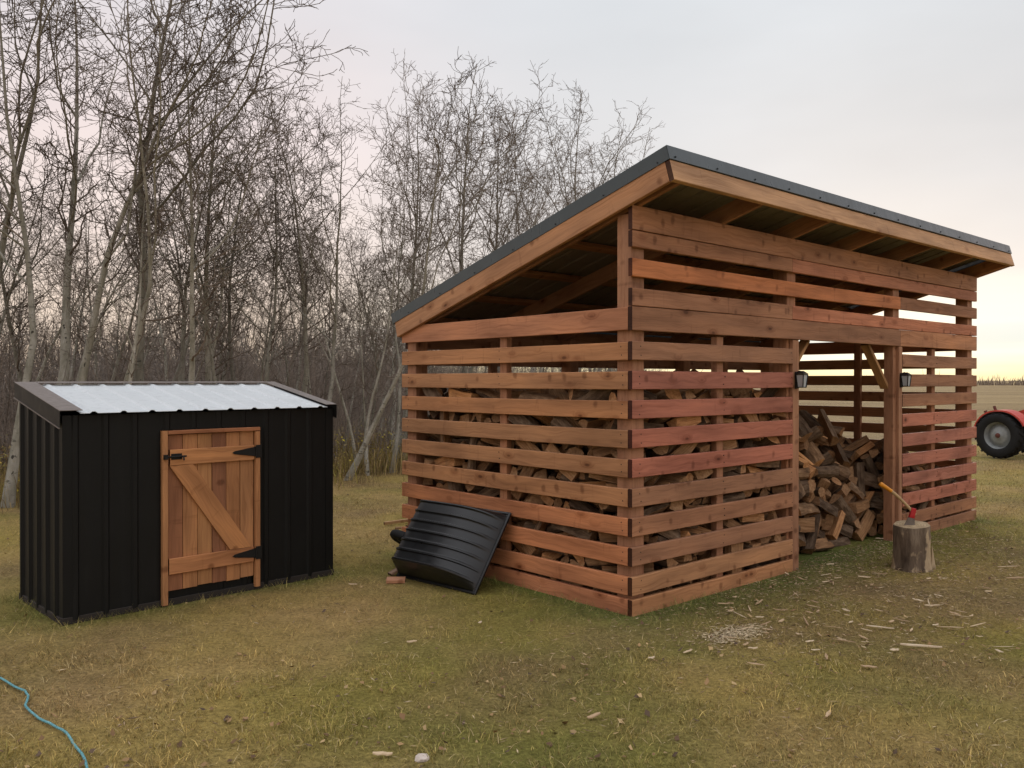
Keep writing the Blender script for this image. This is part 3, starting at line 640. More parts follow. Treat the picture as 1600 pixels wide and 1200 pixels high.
# rafters, purlins, roof boards
for k in range(7):
    u = .075 + k * 1.05; board('rafter', shed, RP(u, .046, -.171), RP(u, RL - .03, -.171), .14, .038, n_, DKB)
for q in range(6):
    s = .10 + q * .66; board('purlin', shed, RP(.0, s, -.079), RP(WS_U, s, -.079), .088, .036, d_, DKB)
board('fascia_board', shed, RP(-.04, .024, -.173), RP(WS_U + .04, .024, -.173), .15, T, n_, (.52, .295, .15))
for u in (-.021, WS_U + .021): board('fascia_board', shed, RP(u, .046, -.168), RP(u, RL - .01, -.168), .15, T, n_, (.46, .225, .11))
board('fascia_board', shed, RP(-.0, RL - .005, -.17), RP(WS_U, RL - .005, -.17), .14, T * .6, n_, BRN)
roof = MB()
def sheet(u0, u1, h, pitch=.2286):
    """ribbed steel sheet, ribs running down the slope"""
    us = []; u = u0
    while u < u1 - 1e-4:
        us += [(u, 0), (u + pitch * .40, 0), (u + pitch * .46, .019), (u + pitch * .54, .019), (u + pitch * .60, 0)]; u += pitch
    us.append((u1, 0)); V = []; F = []
    for (u, r) in us:
        for s in (.004, RL): V += [RP(u, s, h + r), RP(u, s, h + r - .003)]
    for i in range(len(us) - 1):
        a = i * 4; b = a + 4; F += [(a, a + 2, b + 2, b), (a + 1, b + 1, b + 3, a + 3), (a, b, b + 1, a + 1), (a + 2, a + 3, b + 3, b + 2)]
    return V, F
rf = None
for k in range(7):
    u0 = .0 + k * .9144; V, F = sheet(u0, u0 + .9144 - .001, -.045); o = mesh_obj('roof_sheet', V, F, DARK_ROOF, shed)
def slab(pts8): return pts8, [(3, 2, 1, 0), (4, 5, 6, 7), (0, 1, 5, 4), (1, 2, 6, 5), (2, 3, 7, 6), (3, 0, 4, 7)]
def rbox(u0, u1, s0, s1, h0, h1): return [RP(u, s, h) for h in (h0, h1) for (u, s) in ((u0, s0), (u1, s0), (u1, s1), (u0, s1))]
m = MB(); m.add(*slab(rbox(-.047, WS_U + .047, -.004, 0., -.097, .004))); m.add(*slab(rbox(-.047, WS_U + .047, 0.001, .10, .0, .004))); m.add(*slab(rbox(-.047, WS_U + .047, 0.001, .012, -.099, -.096)))
m.build('edge_trim', GREEN_TRIM, shed)
for s, (ua, ub) in ((-1, (-.048, -.044)), (1, (WS_U + .044, WS_U + .048))):
    m = MB(); m.add(*slab(rbox(ua, ub, .002, RL + .02, -.097, .003))); m.add(*slab(rbox(-.043 if s < 0 else WS_U - .07, .07 if s < 0 else WS_U + .043, .102, RL + .02, -.001, .003)))
    m.build('edge_trim', GREEN_TRIM, shed)
m = MB(); m.add(*slab(rbox(-.04, WS_U + .04, RL + .021, RL + .024, -.1, .003))); m.build('edge_trim', GREEN_TRIM, shed)
m = MB()
for k in range(14):
    p = RP(.02 + k * .49, -.008, -.075); m.tube([p - d_ * .003, p + d_ * .003], .0068, 6)
for k in range(7):
    p = RP(-.052, .1 + k * .52, -.08); m.tube([p - Vector((.002, 0, 0)), p + Vector((.002, 0, 0))], .0055, 6)
sc_ = m.build('screw_row', IRON, shed); sc_['kind'] = 'stuff'
m = MB()
for (z1, z0) in ROWS:
    for dz in (.03, -.03):
        zc = (z0 + z1) / 2 + dz
        for u in (.09, 1.135, OPL + .01, OPR + .11, 5.265, 6.33):
            q = Vector((u + RB.uniform(-.012, .012), 0, zc + RB.uniform(-.006, .006))); m.tube([q + Vector((0, -.0015, 0)), q + Vector((0, .003, 0))], .0048, 6)
        for v in (.10, 1.46, 2.81):
            q = Vector((0, v + RB.uniform(-.012, .012), zc + RB.uniform(-.006, .006))); m.tube([q + Vector((-.0015, 0, 0)), q + Vector((.003, 0, 0))], .0048, 6)
sh = m.build('screw_heads', IRON, shed); sh['kind'] = 'stuff'
# knee braces in the doorway, scrap of fresh lumber on the corner post
def brace(u0, z0, u1, z1, v): board('knee_brace', shed, (u0, v, z0), (u1, v, z1), .088, T, (0, 1, 0), (.43, .235, .105))
brace(OPL + .12, 1.72, OPL + .47, 2.07, .13); brace(OPR - .05, 1.62, OPR - .50, 2.07, .13)
board('lumber_scrap', shed, (T + .09, T + .164, 2.66), (T + .09, T + .164, 2.86), .05, .04, (1, 0, 0), (.62, .42, .14))

# lanterns on the doorway posts
FROST = mat_flat('frosted_glass', (.40, .43, .46), .3, .5, .06)
def lantern(u, z, label):
    e = empty('wall_lantern', (0, 0, 0)); c, s = math.cos(WS_ROT), math.sin(WS_ROT)
    e.location = WS + Vector((u * c, u * s, z)); e.rotation_euler = (0, 0, WS_ROT); e.scale = (.76, .72, .84); tag(e, label, 'lantern', 'lanterns on the doorway posts')
    MB().box((-.035, -.016, -.09), (.035, -.001, .09)).build('back_plate', IRON, e, .003)
    MB().tube([(0, -.012, .085), (0, -.05, .098), (0, -.075, .085)], .006, 6).build('bracket', IRON, e)
    m = MB(); y0, y1 = -.125, -.028; a0, a1 = .036, .050
    for (zz, r) in ((-.075, a0), (.06, a1)): m.box((-r - .003, -.077 - r - .003, zz - .005), (r + .003, -.077 + r + .003, zz + .005))
    for (sx, sy) in ((-1, -1), (1, -1), (1, 1), (-1, 1)): m.bar((sx * a0, -.077 + sy * a0, -.075), (sx * a1, -.077 + sy * a1, .06), .009, .009, (1, 0, 0))
    m.build('cage', IRON, e)
    mesh_obj('cap', [(-.058, -.135, .066), (.058, -.135, .066), (.058, -.019, .066), (-.058, -.019, .066), (-.015, -.092, .098), (.015, -.092, .098), (.015, -.062, .098), (-.015, -.062, .098)], [(3, 2, 1, 0), (4, 5, 6, 7), (0, 1, 5, 4), (1, 2, 6, 5), (2, 3, 7, 6), (3, 0, 4, 7)], IRON, e)
    b0, b1 = a0 - .004, a1 - .004; V = [(sx * b, -.077 + sy * b, zz) for (b, zz) in ((b0, -.07), (b1, .055)) for (sx, sy) in ((-1, -1), (1, -1), (1, 1), (-1, 1))]
    mesh_obj('glass', V, [(0, 1, 5, 4), (1, 2, 6, 5), (2, 3, 7, 6), (3, 0, 4, 7)], FROST, e)
lantern(OPL + .085, 1.70, 'small black lantern on the left post of the woodshed doorway'); lantern(OPR + .043, 1.70, 'small black lantern on the right post of the woodshed doorway')

# ------------------------------------------------------------------ black utility shed
us = empty('utility_shed', US, US_ROT); tag(us, 'low black metal utility shed with pale ribbed roof and wooden door', 'shed')
def siding(name, p0, ux, L, z0, z1f, off, pitch=.2035, rib=.015, start=.05):
    """ribbed wall sheet from p0 along unit ux; outward = off (unit vector); z1f(x) gives the top"""
    ux = Vector(ux); n = Vector(off); xs = [(0, 0)]; x = start
    while x < L - .06:
        xs += [(x, 0), (x + .014, rib), (x + .042, rib), (x + .056, 0)]; x += pitch
    xs.append((L, 0)); V = []; F = []
    for (x, r) in xs:
        b = Vector(p0) + ux * x + n * r; V += [(b.x, b.y, z0), (b.x, b.y, z1f(x)), (b.x - n.x * .004, b.y - n.y * .004, z0), (b.x - n.x * .004, b.y - n.y * .004, z1f(x))]
    for i in range(len(xs) - 1):
        a, b = i * 4, i * 4 + 4; F += [(a, b, b + 1, a + 1), (b + 2, a + 2, a + 3, b + 3), (a + 1, b + 1, b + 3, a + 3), (a, a + 2, b + 2, b)]
    o = mesh_obj(name, V, F, BLACK_METAL, us); bm = bmesh.new(); bm.from_mesh(o.data); bmesh.ops.recalc_face_normals(bm, faces=bm.faces); bm.to_mesh(o.data); bm.free(); return o
ZF, ZR = 1.455, 1.635; DX0, DX1, DZ = .672, 1.466, 1.322
siding('wall_sheet', (0, 0, 0), (1, 0, 0), DX0, .03, lambda x: ZF, (0, -1, 0))
siding('wall_sheet', (DX1, 0, 0), (1, 0, 0), US_W - DX1, .03, lambda x: ZF, (0, -1, 0), start=.04)
siding('wall_sheet', (DX0 + .001, 0, 0), (1, 0, 0), DX1 - DX0 - .002, DZ + .002, lambda x: ZF, (0, -1, 0), start=.02)
siding('wall_sheet', (DX0 + .05, .012, 0), (1, 0, 0), DX1 - DX0 - .1, .03, lambda x: .125, (0, -1, 0), start=.4)
siding('wall_sheet', (-.001, .004, 0), (0, 1, 0), US_D - .008, .03, lambda y: ZF + (ZR - ZF) * y, (-1, 0, 0), start=.09, rib=.02)
siding('wall_sheet', (US_W + .001, .004, 0), (0, 1, 0), US_D - .008, .03, lambda y: ZF + (ZR - ZF) * y, (1, 0, 0), start=.09)
siding('wall_sheet', (0, US_D, 0), (1, 0, 0), US_W, .03, lambda x: ZR, (0, 1, 0))
m = MB().box((-.012, -.010, .0), (US_W + .012, .03, .05)).box((-.012, US_D - .03, .0), (US_W + .012, US_D + .01, .05)).box((-.014, .031, .0), (.02, US_D - .031, .05)).box((US_W - .02, .031, 0), (US_W + .014, US_D - .031, .05))
m.build('base_skid', mat_flat('weathered_dark_timber', (.035, .03, .026), .8, .2), us, .003)
for (x, y, a, b) in ((-.004, -.004, 1, 1), (US_W + .004, -.004, -1, 1)):
    MB().box((min(x, x + a * .075), y - .001, .03), (max(x, x + a * .075), y + .004, ZF - .002)).box((min(x, x + a * .004), y + .0045, .03), (max(x, x + a * .004), y + .07, ZF + .0)).build('corner_trim', BLACK_METAL, us)
# roof: slopes up to the rear
SL = (ZR - ZF) / US_D
def UZ(y, h=0): return ZF + .012 + SL * y + h
def uslab(x0, x1, y0, y1, h0, h1): return [(x, y, UZ(y, h)) for h in (h0, h1) for (x, y) in ((x0, y0), (x1, y0), (x1, y1), (x0, y1))]
xs = []; x = .10
while x < US_W - .1:
    xs += [(x, 0), (x + .0625, 0), (x + .078, .012), (x + .100, .012), (x + .115, 0)]; x += .2035
V = []; F = []
for (x, r) in xs + [(US_W - .08, 0)]: V += [(x, -.05, UZ(-.05, .012 + r)), (x, US_D + .02, UZ(US_D + .02, .012 + r)), (x, -.05, UZ(-.05, .009 + r)), (x, US_D + .02, UZ(US_D + .02, .009 + r))]
for i in range(len(V) // 4 - 1):
    a, b = i * 4, i * 4 + 4; F += [(a, b, b + 1, a + 1), (b + 2, a + 2, a + 3, b + 3), (a, a + 2, b + 2, b)]
mesh_obj('roof_sheet', V, F, WHITE_METAL, us)
for (x0, x1) in ((-.035, .115), (US_W - .095, US_W + .012)):
    m = MB(); m.add(*slab(uslab(x0, x1, -.052, US_D + .03, .031, .035))); m.build('roof_trim', BROWN_TRIM, us)
    xo = x0 if x0 < 0 else x1 - .004; m = MB(); m.add(*slab(uslab(xo, xo + .004, -.052, US_D + .03, -.085, .030))); m.build('fascia_trim', IRON, us)
    m = MB(); m.add(*slab(uslab(xo - (.006 if x0 < 0 else -.0), xo + (.004 if x0 < 0 else .010), -.05, US_D + .03, -.092, -.086))); m.build('drip_edge', BROWN_TRIM, us)
m = MB(); m.add(*slab(uslab(.118, US_W - .098, US_D - .03, US_D + .03, .033, .037))); m.build('roof_trim', BROWN_TRIM, us)
# door frame and door
DW = (.48, .235, .105); yj = -.022
board('door_jamb', us, (DX0 + .022, yj, .015), (DX0 + .022, yj, DZ), .042, .04, (1, 0, 0), DW); board('door_jamb', us, (DX1 - .022, yj, .03), (DX1 - .022, yj, DZ - .035), .042, .04, (1, 0, 0), DW)
board('door_head', us, (DX0 + .045, yj, DZ - .016), (DX1 - .001, yj, DZ - .016), .030, .04, (0, 0, 1), (.36, .15, .07))
dx0, dx1, dz0, dz1 = DX0 + .047, DX1 - .047, .118, DZ - .036
door = MB().box((dx0 + .005, .004, dz0 + .02), (dx1 - .005, .010, dz1 - .02)).build('door', WOOD, us); door.color = (.2, .09, .045, 1)
pw = (dx1 - dx0) / 6; pc = [(.30, .125, .06), (.43, .20, .085), (.47, .235, .10), (.26, .115, .06), (.43, .205, .09), (.45, .21, .09)]
for i in range(6): board('plank', door, (dx0 + pw * (i + .5), -.006, dz0 + RB.uniform(-.006, .004)), (dx0 + pw * (i + .5), -.006, dz1), pw - .004, .02, (1, 0, 0), pc[i], .05)
board('rail', door, (dx0 + .012, -.028, 1.118), (dx1 - .004, -.028, 1.118), .118, .022, (0, 0, 1), (.48, .225, .095)); board('rail', door, (dx0 + .004, -.028, .298), (dx1 - .012, -.028, .298), .118, .022, (0, 0, 1), (.48, .215, .092))
# diagonal brace cut to the rails
q = [(dx0 + .01, 1.057), (dx0 + .19, 1.057), (dx1 - .03, .36), (dx1 - .21, .36)]; Lq = Vector((q[3][0] - q[0][0], 0, q[3][1] - q[0][1])).length
dirx = Vector((q[3][0] - q[0][0], q[3][1] - q[0][1])).normalized(); nrm2 = Vector((-dirx.y, dirx.x))
loc2 = [(Vector(p) - Vector(q[0])) for p in q]; V2 = []
for yy in (-.011, .011): V2 += [(p.dot(dirx), yy, p.dot(nrm2)) for p in loc2]
br = mesh_obj('brace', V2, [(0, 1, 2, 3), (7, 6, 5, 4), (0, 4, 5, 1), (1, 5, 6, 2), (2, 6, 7, 3), (3, 7, 4, 0)], WOOD, door); br.color = (.46, .215, .09, 1)
Mb = Matrix(((dirx.x, 0, nrm2.x), (0, 1, 0), (dirx.y, 0, nrm2.y))).to_4x4(); Mb.translation = (q[0][0], -.028, q[0][1]); br.matrix_local = Mb
bm = bmesh.new(); bm.from_mesh(br.data); bmesh.ops.recalc_face_normals(bm, faces=bm.faces); bm.to_mesh(br.data); bm.free()
for zc in (1.125, .305):
    m = MB(); y0, y1 = -.046, -.0405
    P = [(dx1 + .006, zc - .040), (dx1 + .006, zc + .040), (dx1 - .02, zc + .035), (dx1 - .175, zc + .012), (dx1 - .195, zc), (dx1 - .175, zc - .012), (dx1 - .02, zc - .035)]
    n = len(P); m.add([(a, y0, b) for a, b in P] + [(a, y1, b) for a, b in P], [tuple(range(n)), tuple(reversed(range(n, 2 * n)))] + [(i, (i + 1) % n, n + (i + 1) % n, n + i) for i in range(n)])
    m.box((dx1 + .008, -.0475, zc - .052), (dx1 + .055, -.0425, zc + .052)); m.tube([(dx1 + .008, -.05, zc - .05), (dx1 + .008, -.05, zc + .05)], .006, 8)
    m.build('strap_hinge', IRON, door)
m = MB(); zc = 1.125
m.box((dx0 + .02, -.046, zc - .022), (dx0 + .10, -.0395, zc + .022)); m.tube([(dx0 - .03, -.056, zc), (dx0 + .13, -.056, zc)], .0065, 8); m.tube([(dx0 + .10, -.056, zc), (dx0 + .10, -.078, zc - .004), (dx0 + .10, -.082, zc - .03)], .006, 8); m.box((dx0 - .04, -.062, zc - .018), (dx0 - .012, -.0425, zc + .018))
m.build('barrel_bolt', IRON, door)
# ------------------------------------------------------------------ black plastic cart tub leaning on the slats
def make_tub():
    e = empty('cart_tub', (0, 0, 0)); tag(e, 'black ribbed plastic cart tub tipped against the slatted side wall', 'tub')
    # local axes: a along the wall (away from the camera corner), b up the lean, n outwards
    c, s = math.cos(WS_ROT), math.sin(WS_ROT)
    def W(u, v, z): return Vector((WS.x + u * c - v * s, WS.y + u * s + v * c, z))
    p00 = W(-.44, 1.25, .015); pb = W(-.05, 1.33, .57); pa = W(-.54, 2.12, .015)
    A = (pa - p00).normalized(); B = (pb - p00); B = (B - A * B.dot(A)).normalized(); N = A.cross(B); 
    if N.dot(Vector((-c, -s, .3))) < 0: N = -N
    M = Matrix((A, B, N)).transposed().to_4x4(); M.translation = p00; e.matrix_world = M
    LA, LB, D = .92, .70, .20
    prof = [(0., 0.), (.02, .035), (.07, .09), (.14, .138), (.23, .172), (.32, .19), (.42, D), (.62, D + .002), (.78, D), (.85, D - .004), (.88, D - .02), (.897, D - .06), (.915, .06), (LA, 0)]
    def hb(f):       # cross profile, 0 at the rims
        t = min(f, 1 - f) * LB; return min(1., (t / .075)) if t < .075 else 1.
    nb = 113; V = []; F = []; ribs = [.10 + .8 * i / 6 for i in range(7)]
    for j in range(nb):
        f = j / (nb - 1); k = hb(f); k = math.sin(k * math.pi / 2) ** .8
        rb = max(0., 1 - abs(min(ribs, key=lambda r: abs(r - f)) - f) / .019)
        for (a, h) in prof:
            rr = .015 * min(1, rb * 2.2) * (1 if .05 < a < .90 else 0); inset = (1 - k) * .012
            V.append((a, f * LB, h * k + rr * min(1, h / .1)))
    n = len(prof)
    for j in range(nb - 1):
        for i in range(n - 1): F.append((j * n + i, j * n + i + 1, (j + 1) * n + i + 1, (j + 1) * n + i))
    o = mesh_obj('tub_shell', V, F, PLASTIC, e, smooth=True); md = o.modifiers.new('thick', 'SOLIDIFY'); md.thickness = .006; md.offset = -1
    o.modifiers.new('edge', 'EDGE_SPLIT').split_angle = R(33)
    m = MB()
    m.box((-.018, -.018, -.012), (0.002, LB + .018, .012)).box((LA - .002, -.018, -.012), (LA + .018, LB + .018, .012)).box((.003, -.018, -.012), (LA - .003, .003, .012)).box((.003, LB - .003, -.012), (LA - .003, LB + .018, .012))
    m.build('rim', PLASTIC, e, .004)
    for f in (.34, .78):
        m = MB(); m.add([(.12, f * LB - .012, .10), (.27, f * LB, .155), (.13, f * LB + .02, .105), (.12, f * LB, .125)], [(0, 1, 3), (1, 2, 3), (2, 0, 3), (0, 2, 1)]); m.build('bracket_lug', PLASTIC, e)
    # wheel still fixed to the far end
    w = MB(); w.lathe([(.05, -.03), (.10, -.036), (.125, -.02), (.13, 0), (.125, .02), (.10, .036), (.05, .03)], 24, 'Y', (LA + .05, LB * .42, .09), True); wo = w.build('wheel', RUBBER, e)
    h = MB(); h.lathe([(.001, -.034), (.052, -.03), (.052, .03), (.001, .034)], 16, 'Y', (LA + .05, LB * .42, .09)); h.build('hub', IRON, wo)
make_tub()

# ------------------------------------------------------------------ chopping stump and axe
def mat_stump():
    m, t, b = principled('stump_bark', .9, .1); tc = t.new('ShaderNodeTexCoord').outputs['Object']
    n = t.noise(t.scale(tc, (9, 9, 2.2)), 1., 5., .65); p = t.noise(t.scale(tc, (5, 5, 2.4)), 1., 4., .6); f = t.noise(t.scale(tc, (40, 40, 9)), 1., 4., .7)
    bark = t.ramp(n, [(.3, (.05, .036, .027)), (.5, (.15, .112, .08)), (.72, (.30, .24, .175))]); pale = t.ramp(f, [(.3, (.32, .235, .145)), (.7, (.52, .41, .27))])
    t.put(b.inputs['Base Color'], t.mix(t.maprange(p, .50, .55, 0., 1.), bark, pale)); bump(t, b, t.math('ADD', n, t.math('MULTIPLY', f, .5)), .9, .02); return m
def mat_cut():
    m, t, b = principled('cut_wood', .85, .1); tc = t.new('ShaderNodeTexCoord').outputs['Object']
    n = t.noise(tc, 14., 5., .7); ln = t.vmath('LENGTH', t.scale(tc, (1, 1, 0))); ring = t.math('SINE', t.math('ADD', t.math('MULTIPLY', ln, 260.), t.math('MULTIPLY', n, 7.)))
    c = t.ramp(n, [(.3, (.28, .20, .12)), (.7, (.52, .41, .26))]); c = t.mix(1., c, t.maprange(ring, -1, 1, .85, 1.1), 'MULTIPLY')
    t.put(b.inputs['Base Color'], c); bump(t, b, n, .5, .01); return m
SP = Vector((3.62, 7.64, 0))
st = empty('chopping_stump', SP, .4); tag(st, 'upright log used as chopping block in front of the doorway', 'stump')
rg = random.Random(3); k = 36; rings = [(-.05, 1.12), (.0, 1.08), (.03, 1.03), (.10, 1.0), (.18, .98), (.26, .975), (.34, .97), (.385, .965), (.395, .95)]
V = []; F = []
for (z, q) in rings:
    for j in range(k):
        a = 2 * math.pi * j / k; r = .163 * q * (1 + .05 * math.sin(2 * a + .6) + .035 * math.sin(5 * a + 1) + .02 * math.sin(9 * a + z * 8)) + rg.uniform(-.003, .003); V.append((r * math.cos(a), r * math.sin(a), z + (0.012 * math.sin(a + 1) if z > .3 else 0)))
for i in range(len(rings) - 1):
    for j in range(k): F.append((i * k + j, i * k + (j + 1) % k, (i + 1) * k + (j + 1) % k, (i + 1) * k + j))
mesh_obj('trunk_side', V, F, mat_stump(), st, smooth=True)
top = V[-k:]; V2 = list(top) + [(v[0] * .6, v[1] * .6, v[2] + rg.uniform(-.004, .004)) for v in top] + [(0, 0, .393)]
F2 = [(j, (j + 1) % k, k + (j + 1) % k, k + j) for j in range(k)] + [(k + j, k + (j + 1) % k, 2 * k) for j in range(k)]
mesh_obj('cut_top', V2, F2, mat_cut(), st)
# flared splinters of bark at the foot
for a, h in ((-.5, .22), (.3, .16)):
    r = .165; V = [(r * math.cos(a - .12), r * math.sin(a - .12), -.02), (r * math.cos(a + .12), r * math.sin(a + .12), -.02), ((r + .012) * math.cos(a), (r + .012) * math.sin(a), h), ((r + .05) * math.cos(a), (r + .05) * math.sin(a), -.02)]
    mesh_obj('bark_flap', V, [(0, 3, 2), (3, 1, 2), (0, 1, 3), (0, 2, 1)], bpy.data.materials['stump_bark'], st)
ax = empty('axe', SP + Vector((.0, -.02, .395))); tag(ax, 'axe with red head and orange-tipped handle stuck in the chopping stump', 'axe')
# image-right direction is about +X; the handle rises to the left
ash = mat_flat('ash_handle', (.40, .27, .13), .5, .3, .15, 12.); org = mat_flat('orange_handle_paint', (.62, .24, .012), .45, .4); redp = mat_flat('red_axe_paint', (.42, .018, .022), .45, .4); steel = mat_flat('dull_axe_steel', (.17, .145, .125), .45, .5, .3, 20.)
hd = Vector((.0, .0, .115)); dirn = Vector((-.74, .10, .665)).normalized(); LH = .37
pts = [hd + dirn * (LH * f) + Vector((0, 0, .022 * math.sin(f * 3.1))) for f in (-.08, .0, .12, .25, .4, .55, .68)]
MB().tube(pts, [.013, .014, .0135, .013, .014, .0155, .0165], 10).build('handle', ash, ax)
pts2 = [hd + dirn * (LH * f) + Vector((0, 0, .022 * math.sin(f * 3.1))) for f in (.66, .8, .92, .99, 1.03)]
MB().tube(pts2, [.0172, .0175, .0195, .022, .017], 10).build('handle_grip', org, ax)
side_ = Vector((.1, .99, 0)).normalized(); bd = Vector((-.22, 0, -.975)).normalized(); fw = side_.cross(bd).normalized()
def hpt(a, b, c): return hd + fw * a + side_ * b + bd * c       # a along handle axis, b thickness, c towards the edge
V = [hpt(x, y, z) for (z, hw, th) in ((-.035, .022, .017), (.03, .022, .017), (.055, .026, .012)) for (x, y) in ((-hw, -th), (hw, -th), (hw, th), (-hw, th))]
F = [(3, 2, 1, 0), (8, 9, 10, 11)] + [(i * 4 + j, i * 4 + (j + 1) % 4, (i + 1) * 4 + (j + 1) % 4, (i + 1) * 4 + j) for i in range(2) for j in range(4)]
MB().add(V, F).build('axe_head', redp, ax, .003)
V = [hpt(x, y, z) for (z, hw, th) in ((.0555, .0255, .0115), (.09, .036, .006), (.138, .05, .0008)) for (x, y) in ((-hw, -th), (hw, -th), (hw, th), (-hw, th))]
MB().add(V, F).build('blade', steel, ax)

# ------------------------------------------------------------------ tractor at the right edge
tr_fw = Vector((.5, -.866, 0)).normalized(); RA = math.atan2(tr_fw.y, tr_fw.x)      # drives to the right, out of the picture
tw = Vector((10.62, 18.35, 0))                                                       # foot of the near rear wheel
t_e = empty('tractor', tw, RA); tag(t_e, 'old red farm tractor with grey wheel rims, cut by the right border', 'tractor')
# local: x forward, y to the tractor's left (away from camera is +y here is decided by sign below)
nv = Vector((-.866, -.5, 0)); lat = Vector((-tr_fw.y, tr_fw.x, 0)); sg = 1 if lat.dot(nv) > 0 else -1      # +sg*y is the side facing the camera
rust = mat_flat('rusty_iron', (.13, .05, .04), .8, .2)
def wheel(x, y, r, w, rim_r, lugs, name='wheel'):
    m = MB(); m.lathe([(rim_r, -w * .42), (rim_r * 1.12, -w * .5), (r * .90, -w * .5), (r * .955, -w * .42), (r * .965, 0), (r * .955, w * .42), (r * .90, w * .5), (rim_r * 1.12, w * .5), (rim_r, w * .42)], 44, 'Y', (x, y, r)); 
    if lugs:
        for i in range(lugs):
            for s in (-1, 1):
                a0 = 2 * math.pi * (i + (.5 if s > 0 else 0)) / lugs; P = []
                for (aa, yy) in ((0, s * .02), (.16, s * w * .5), (.25, s * w * .5), (.075, s * .02)):
                    a = a0 + aa
                    for rr in (r * .945, r * 1.01 if abs(yy) < w * .3 else r * .985): P.append((x + rr * math.cos(a), y + yy, r + rr * math.sin(a)))
                m.add(P, [(0, 2, 4, 6), (1, 7, 5, 3), (0, 1, 3, 2), (2, 3, 5, 4), (4, 5, 7, 6), (6, 7, 1, 0)])
    o = m.build(name, RUBBER, t_e)
    q = MB(); q.lathe([(rim_r * 1.03, -w * .44), (rim_r * .98, -w * .3), (rim_r * .9, -w * .1), (rim_r * .9, w * .1), (rim_r * .98, w * .3), (rim_r * 1.03, w * .44), (rim_r * 1.0, w * .46)], 40, 'Y', (x, y, r)); q.build('rim', GREY_PAINT, o)
    q = MB(); yo = sg * w * .16; q.lathe([(.002, yo + sg * .05), (rim_r * .22, yo + sg * .05), (rim_r * .26, yo + sg * .03), (rim_r * .5, yo + sg * .02), (rim_r * .66, yo), (rim_r * .70, yo - sg * .03), (rim_r * .9, yo - sg * .06)], 36, 'Y', (x, y, r)); q.build('disc', GREY_PAINT, o)
    q = MB(); q.lathe([(.001, yo + sg * .085), (rim_r * .15, yo + sg * .08), (rim_r * .19, yo + sg * .052)], 18, 'Y', (x, y, r)); q.build('hub_cap', rust if lugs else GREY_PAINT, o)
    return o
wheel(0, 0, .50, .30, .29, 20); wheel(0, -sg * 1.35, .50, .30, .29, 20); wheel(1.9, -sg * .12, .33, .17, .2, 0); wheel(1.9, -sg * 1.23, .33, .17, .2, 0)
def fender(y0, y1):
    V = []; F = []; n = 16
    for i in range(n + 1):
        a = math.radians(172 - 150 * i / n); r = .545 + (.07 * max(0, (i - 9) / 7)); 
        for (yy, rr) in ((y0, r - .03), (y0, r), (y1, r + .01), (y1, r - .25)): V.append((rr * math.cos(a), yy, .5 + rr * math.sin(a)))
    for i in range(n):
        for j in range(3): F.append((i * 4 + j, i * 4 + j + 1, i * 4 + 5 + j, i * 4 + 4 + j))
    o = mesh_obj('fender', V, F, RED_PAINT, t_e, smooth=False); md = o.modifiers.new('t', 'SOLIDIFY'); md.thickness = .008
    m = MB(); m.tube([V[i * 4] for i in range(n + 1)], .011, 6); m.build('edge_bead', IRON, o)
fender(sg * .12, -sg * .20); fender(-sg * 1.47, -sg * 1.15)
ym = -sg * .675
MB().box((-.25, ym - .17, .34), (1.0, ym + .17, .72)).build('transmission', IRON, t_e, .03)
MB().box((.95, ym - .15, .38), (1.95, ym + .15, .74)).build('engine', IRON, t_e, .03)
V = []; F = []
for x, w, h in ((.78, .2, 1.12), (1.2, .215, 1.14), (1.8, .22, 1.12), (2.15, .2, 1.07), (2.2, .17, 1.0)):
    for a in range(9):
        t = math.pi * a / 8; V.append((x, ym + w * math.cos(t) * (1 if 0 < a < 8 else 1), h - .22 + .22 * math.sin(t) if 0 < a < 8 else .74))
for i in range(4):
    for j in range(8): F.append((i * 9 + j, i * 9 + j + 1, i * 9 + 10 + j, i * 9 + 9 + j))
F.append(tuple(range(9))); F.append(tuple(reversed(range(36, 45)))); mesh_obj('hood', V, F, RED_PAINT, t_e)
MB().tube([(0, -sg * .1, .5), (0, -sg * 1.25, .5)], .07, 12).build('rear_axle', IRON, t_e); MB().tube([(1.9, -sg * .2, .34), (1.9, -sg * 1.15, .34)], .04, 8).build('front_axle', IRON, t_e)
m = MB(); m.lathe([(.16, 0), (.19, .012), (.16, .024)], 24, 'Z', (.58, ym, 1.2)); m.build('steering_wheel', IRON, t_e); MB().tube([(.8, ym, .95), (.58, ym, 1.21)], .018, 8).build('steering_column', IRON, t_e)
m = MB(); m.box((-.16, ym - .2, .80), (.2, ym + .2, .86)).box((-.2, ym - .2, .84), (-.15, ym + .2, 1.0)); m.build('seat', IRON, t_e, .02)
MB().tube([(1.5, ym + .1, 1.1), (1.5, ym + .1, 1.6)], .025, 8).build('exhaust', IRON, t_e)
MB().tube([(-.10, -sg * .02, 1.00), (-.15, -sg * .02, 1.13)], .03, 8).build('lever', rust, t_e); MB().tube([(-.33, -sg * .06, .93), (-.37, -sg * .06, 1.02)], .035, 8).build('tail_lamp', rust, t_e)

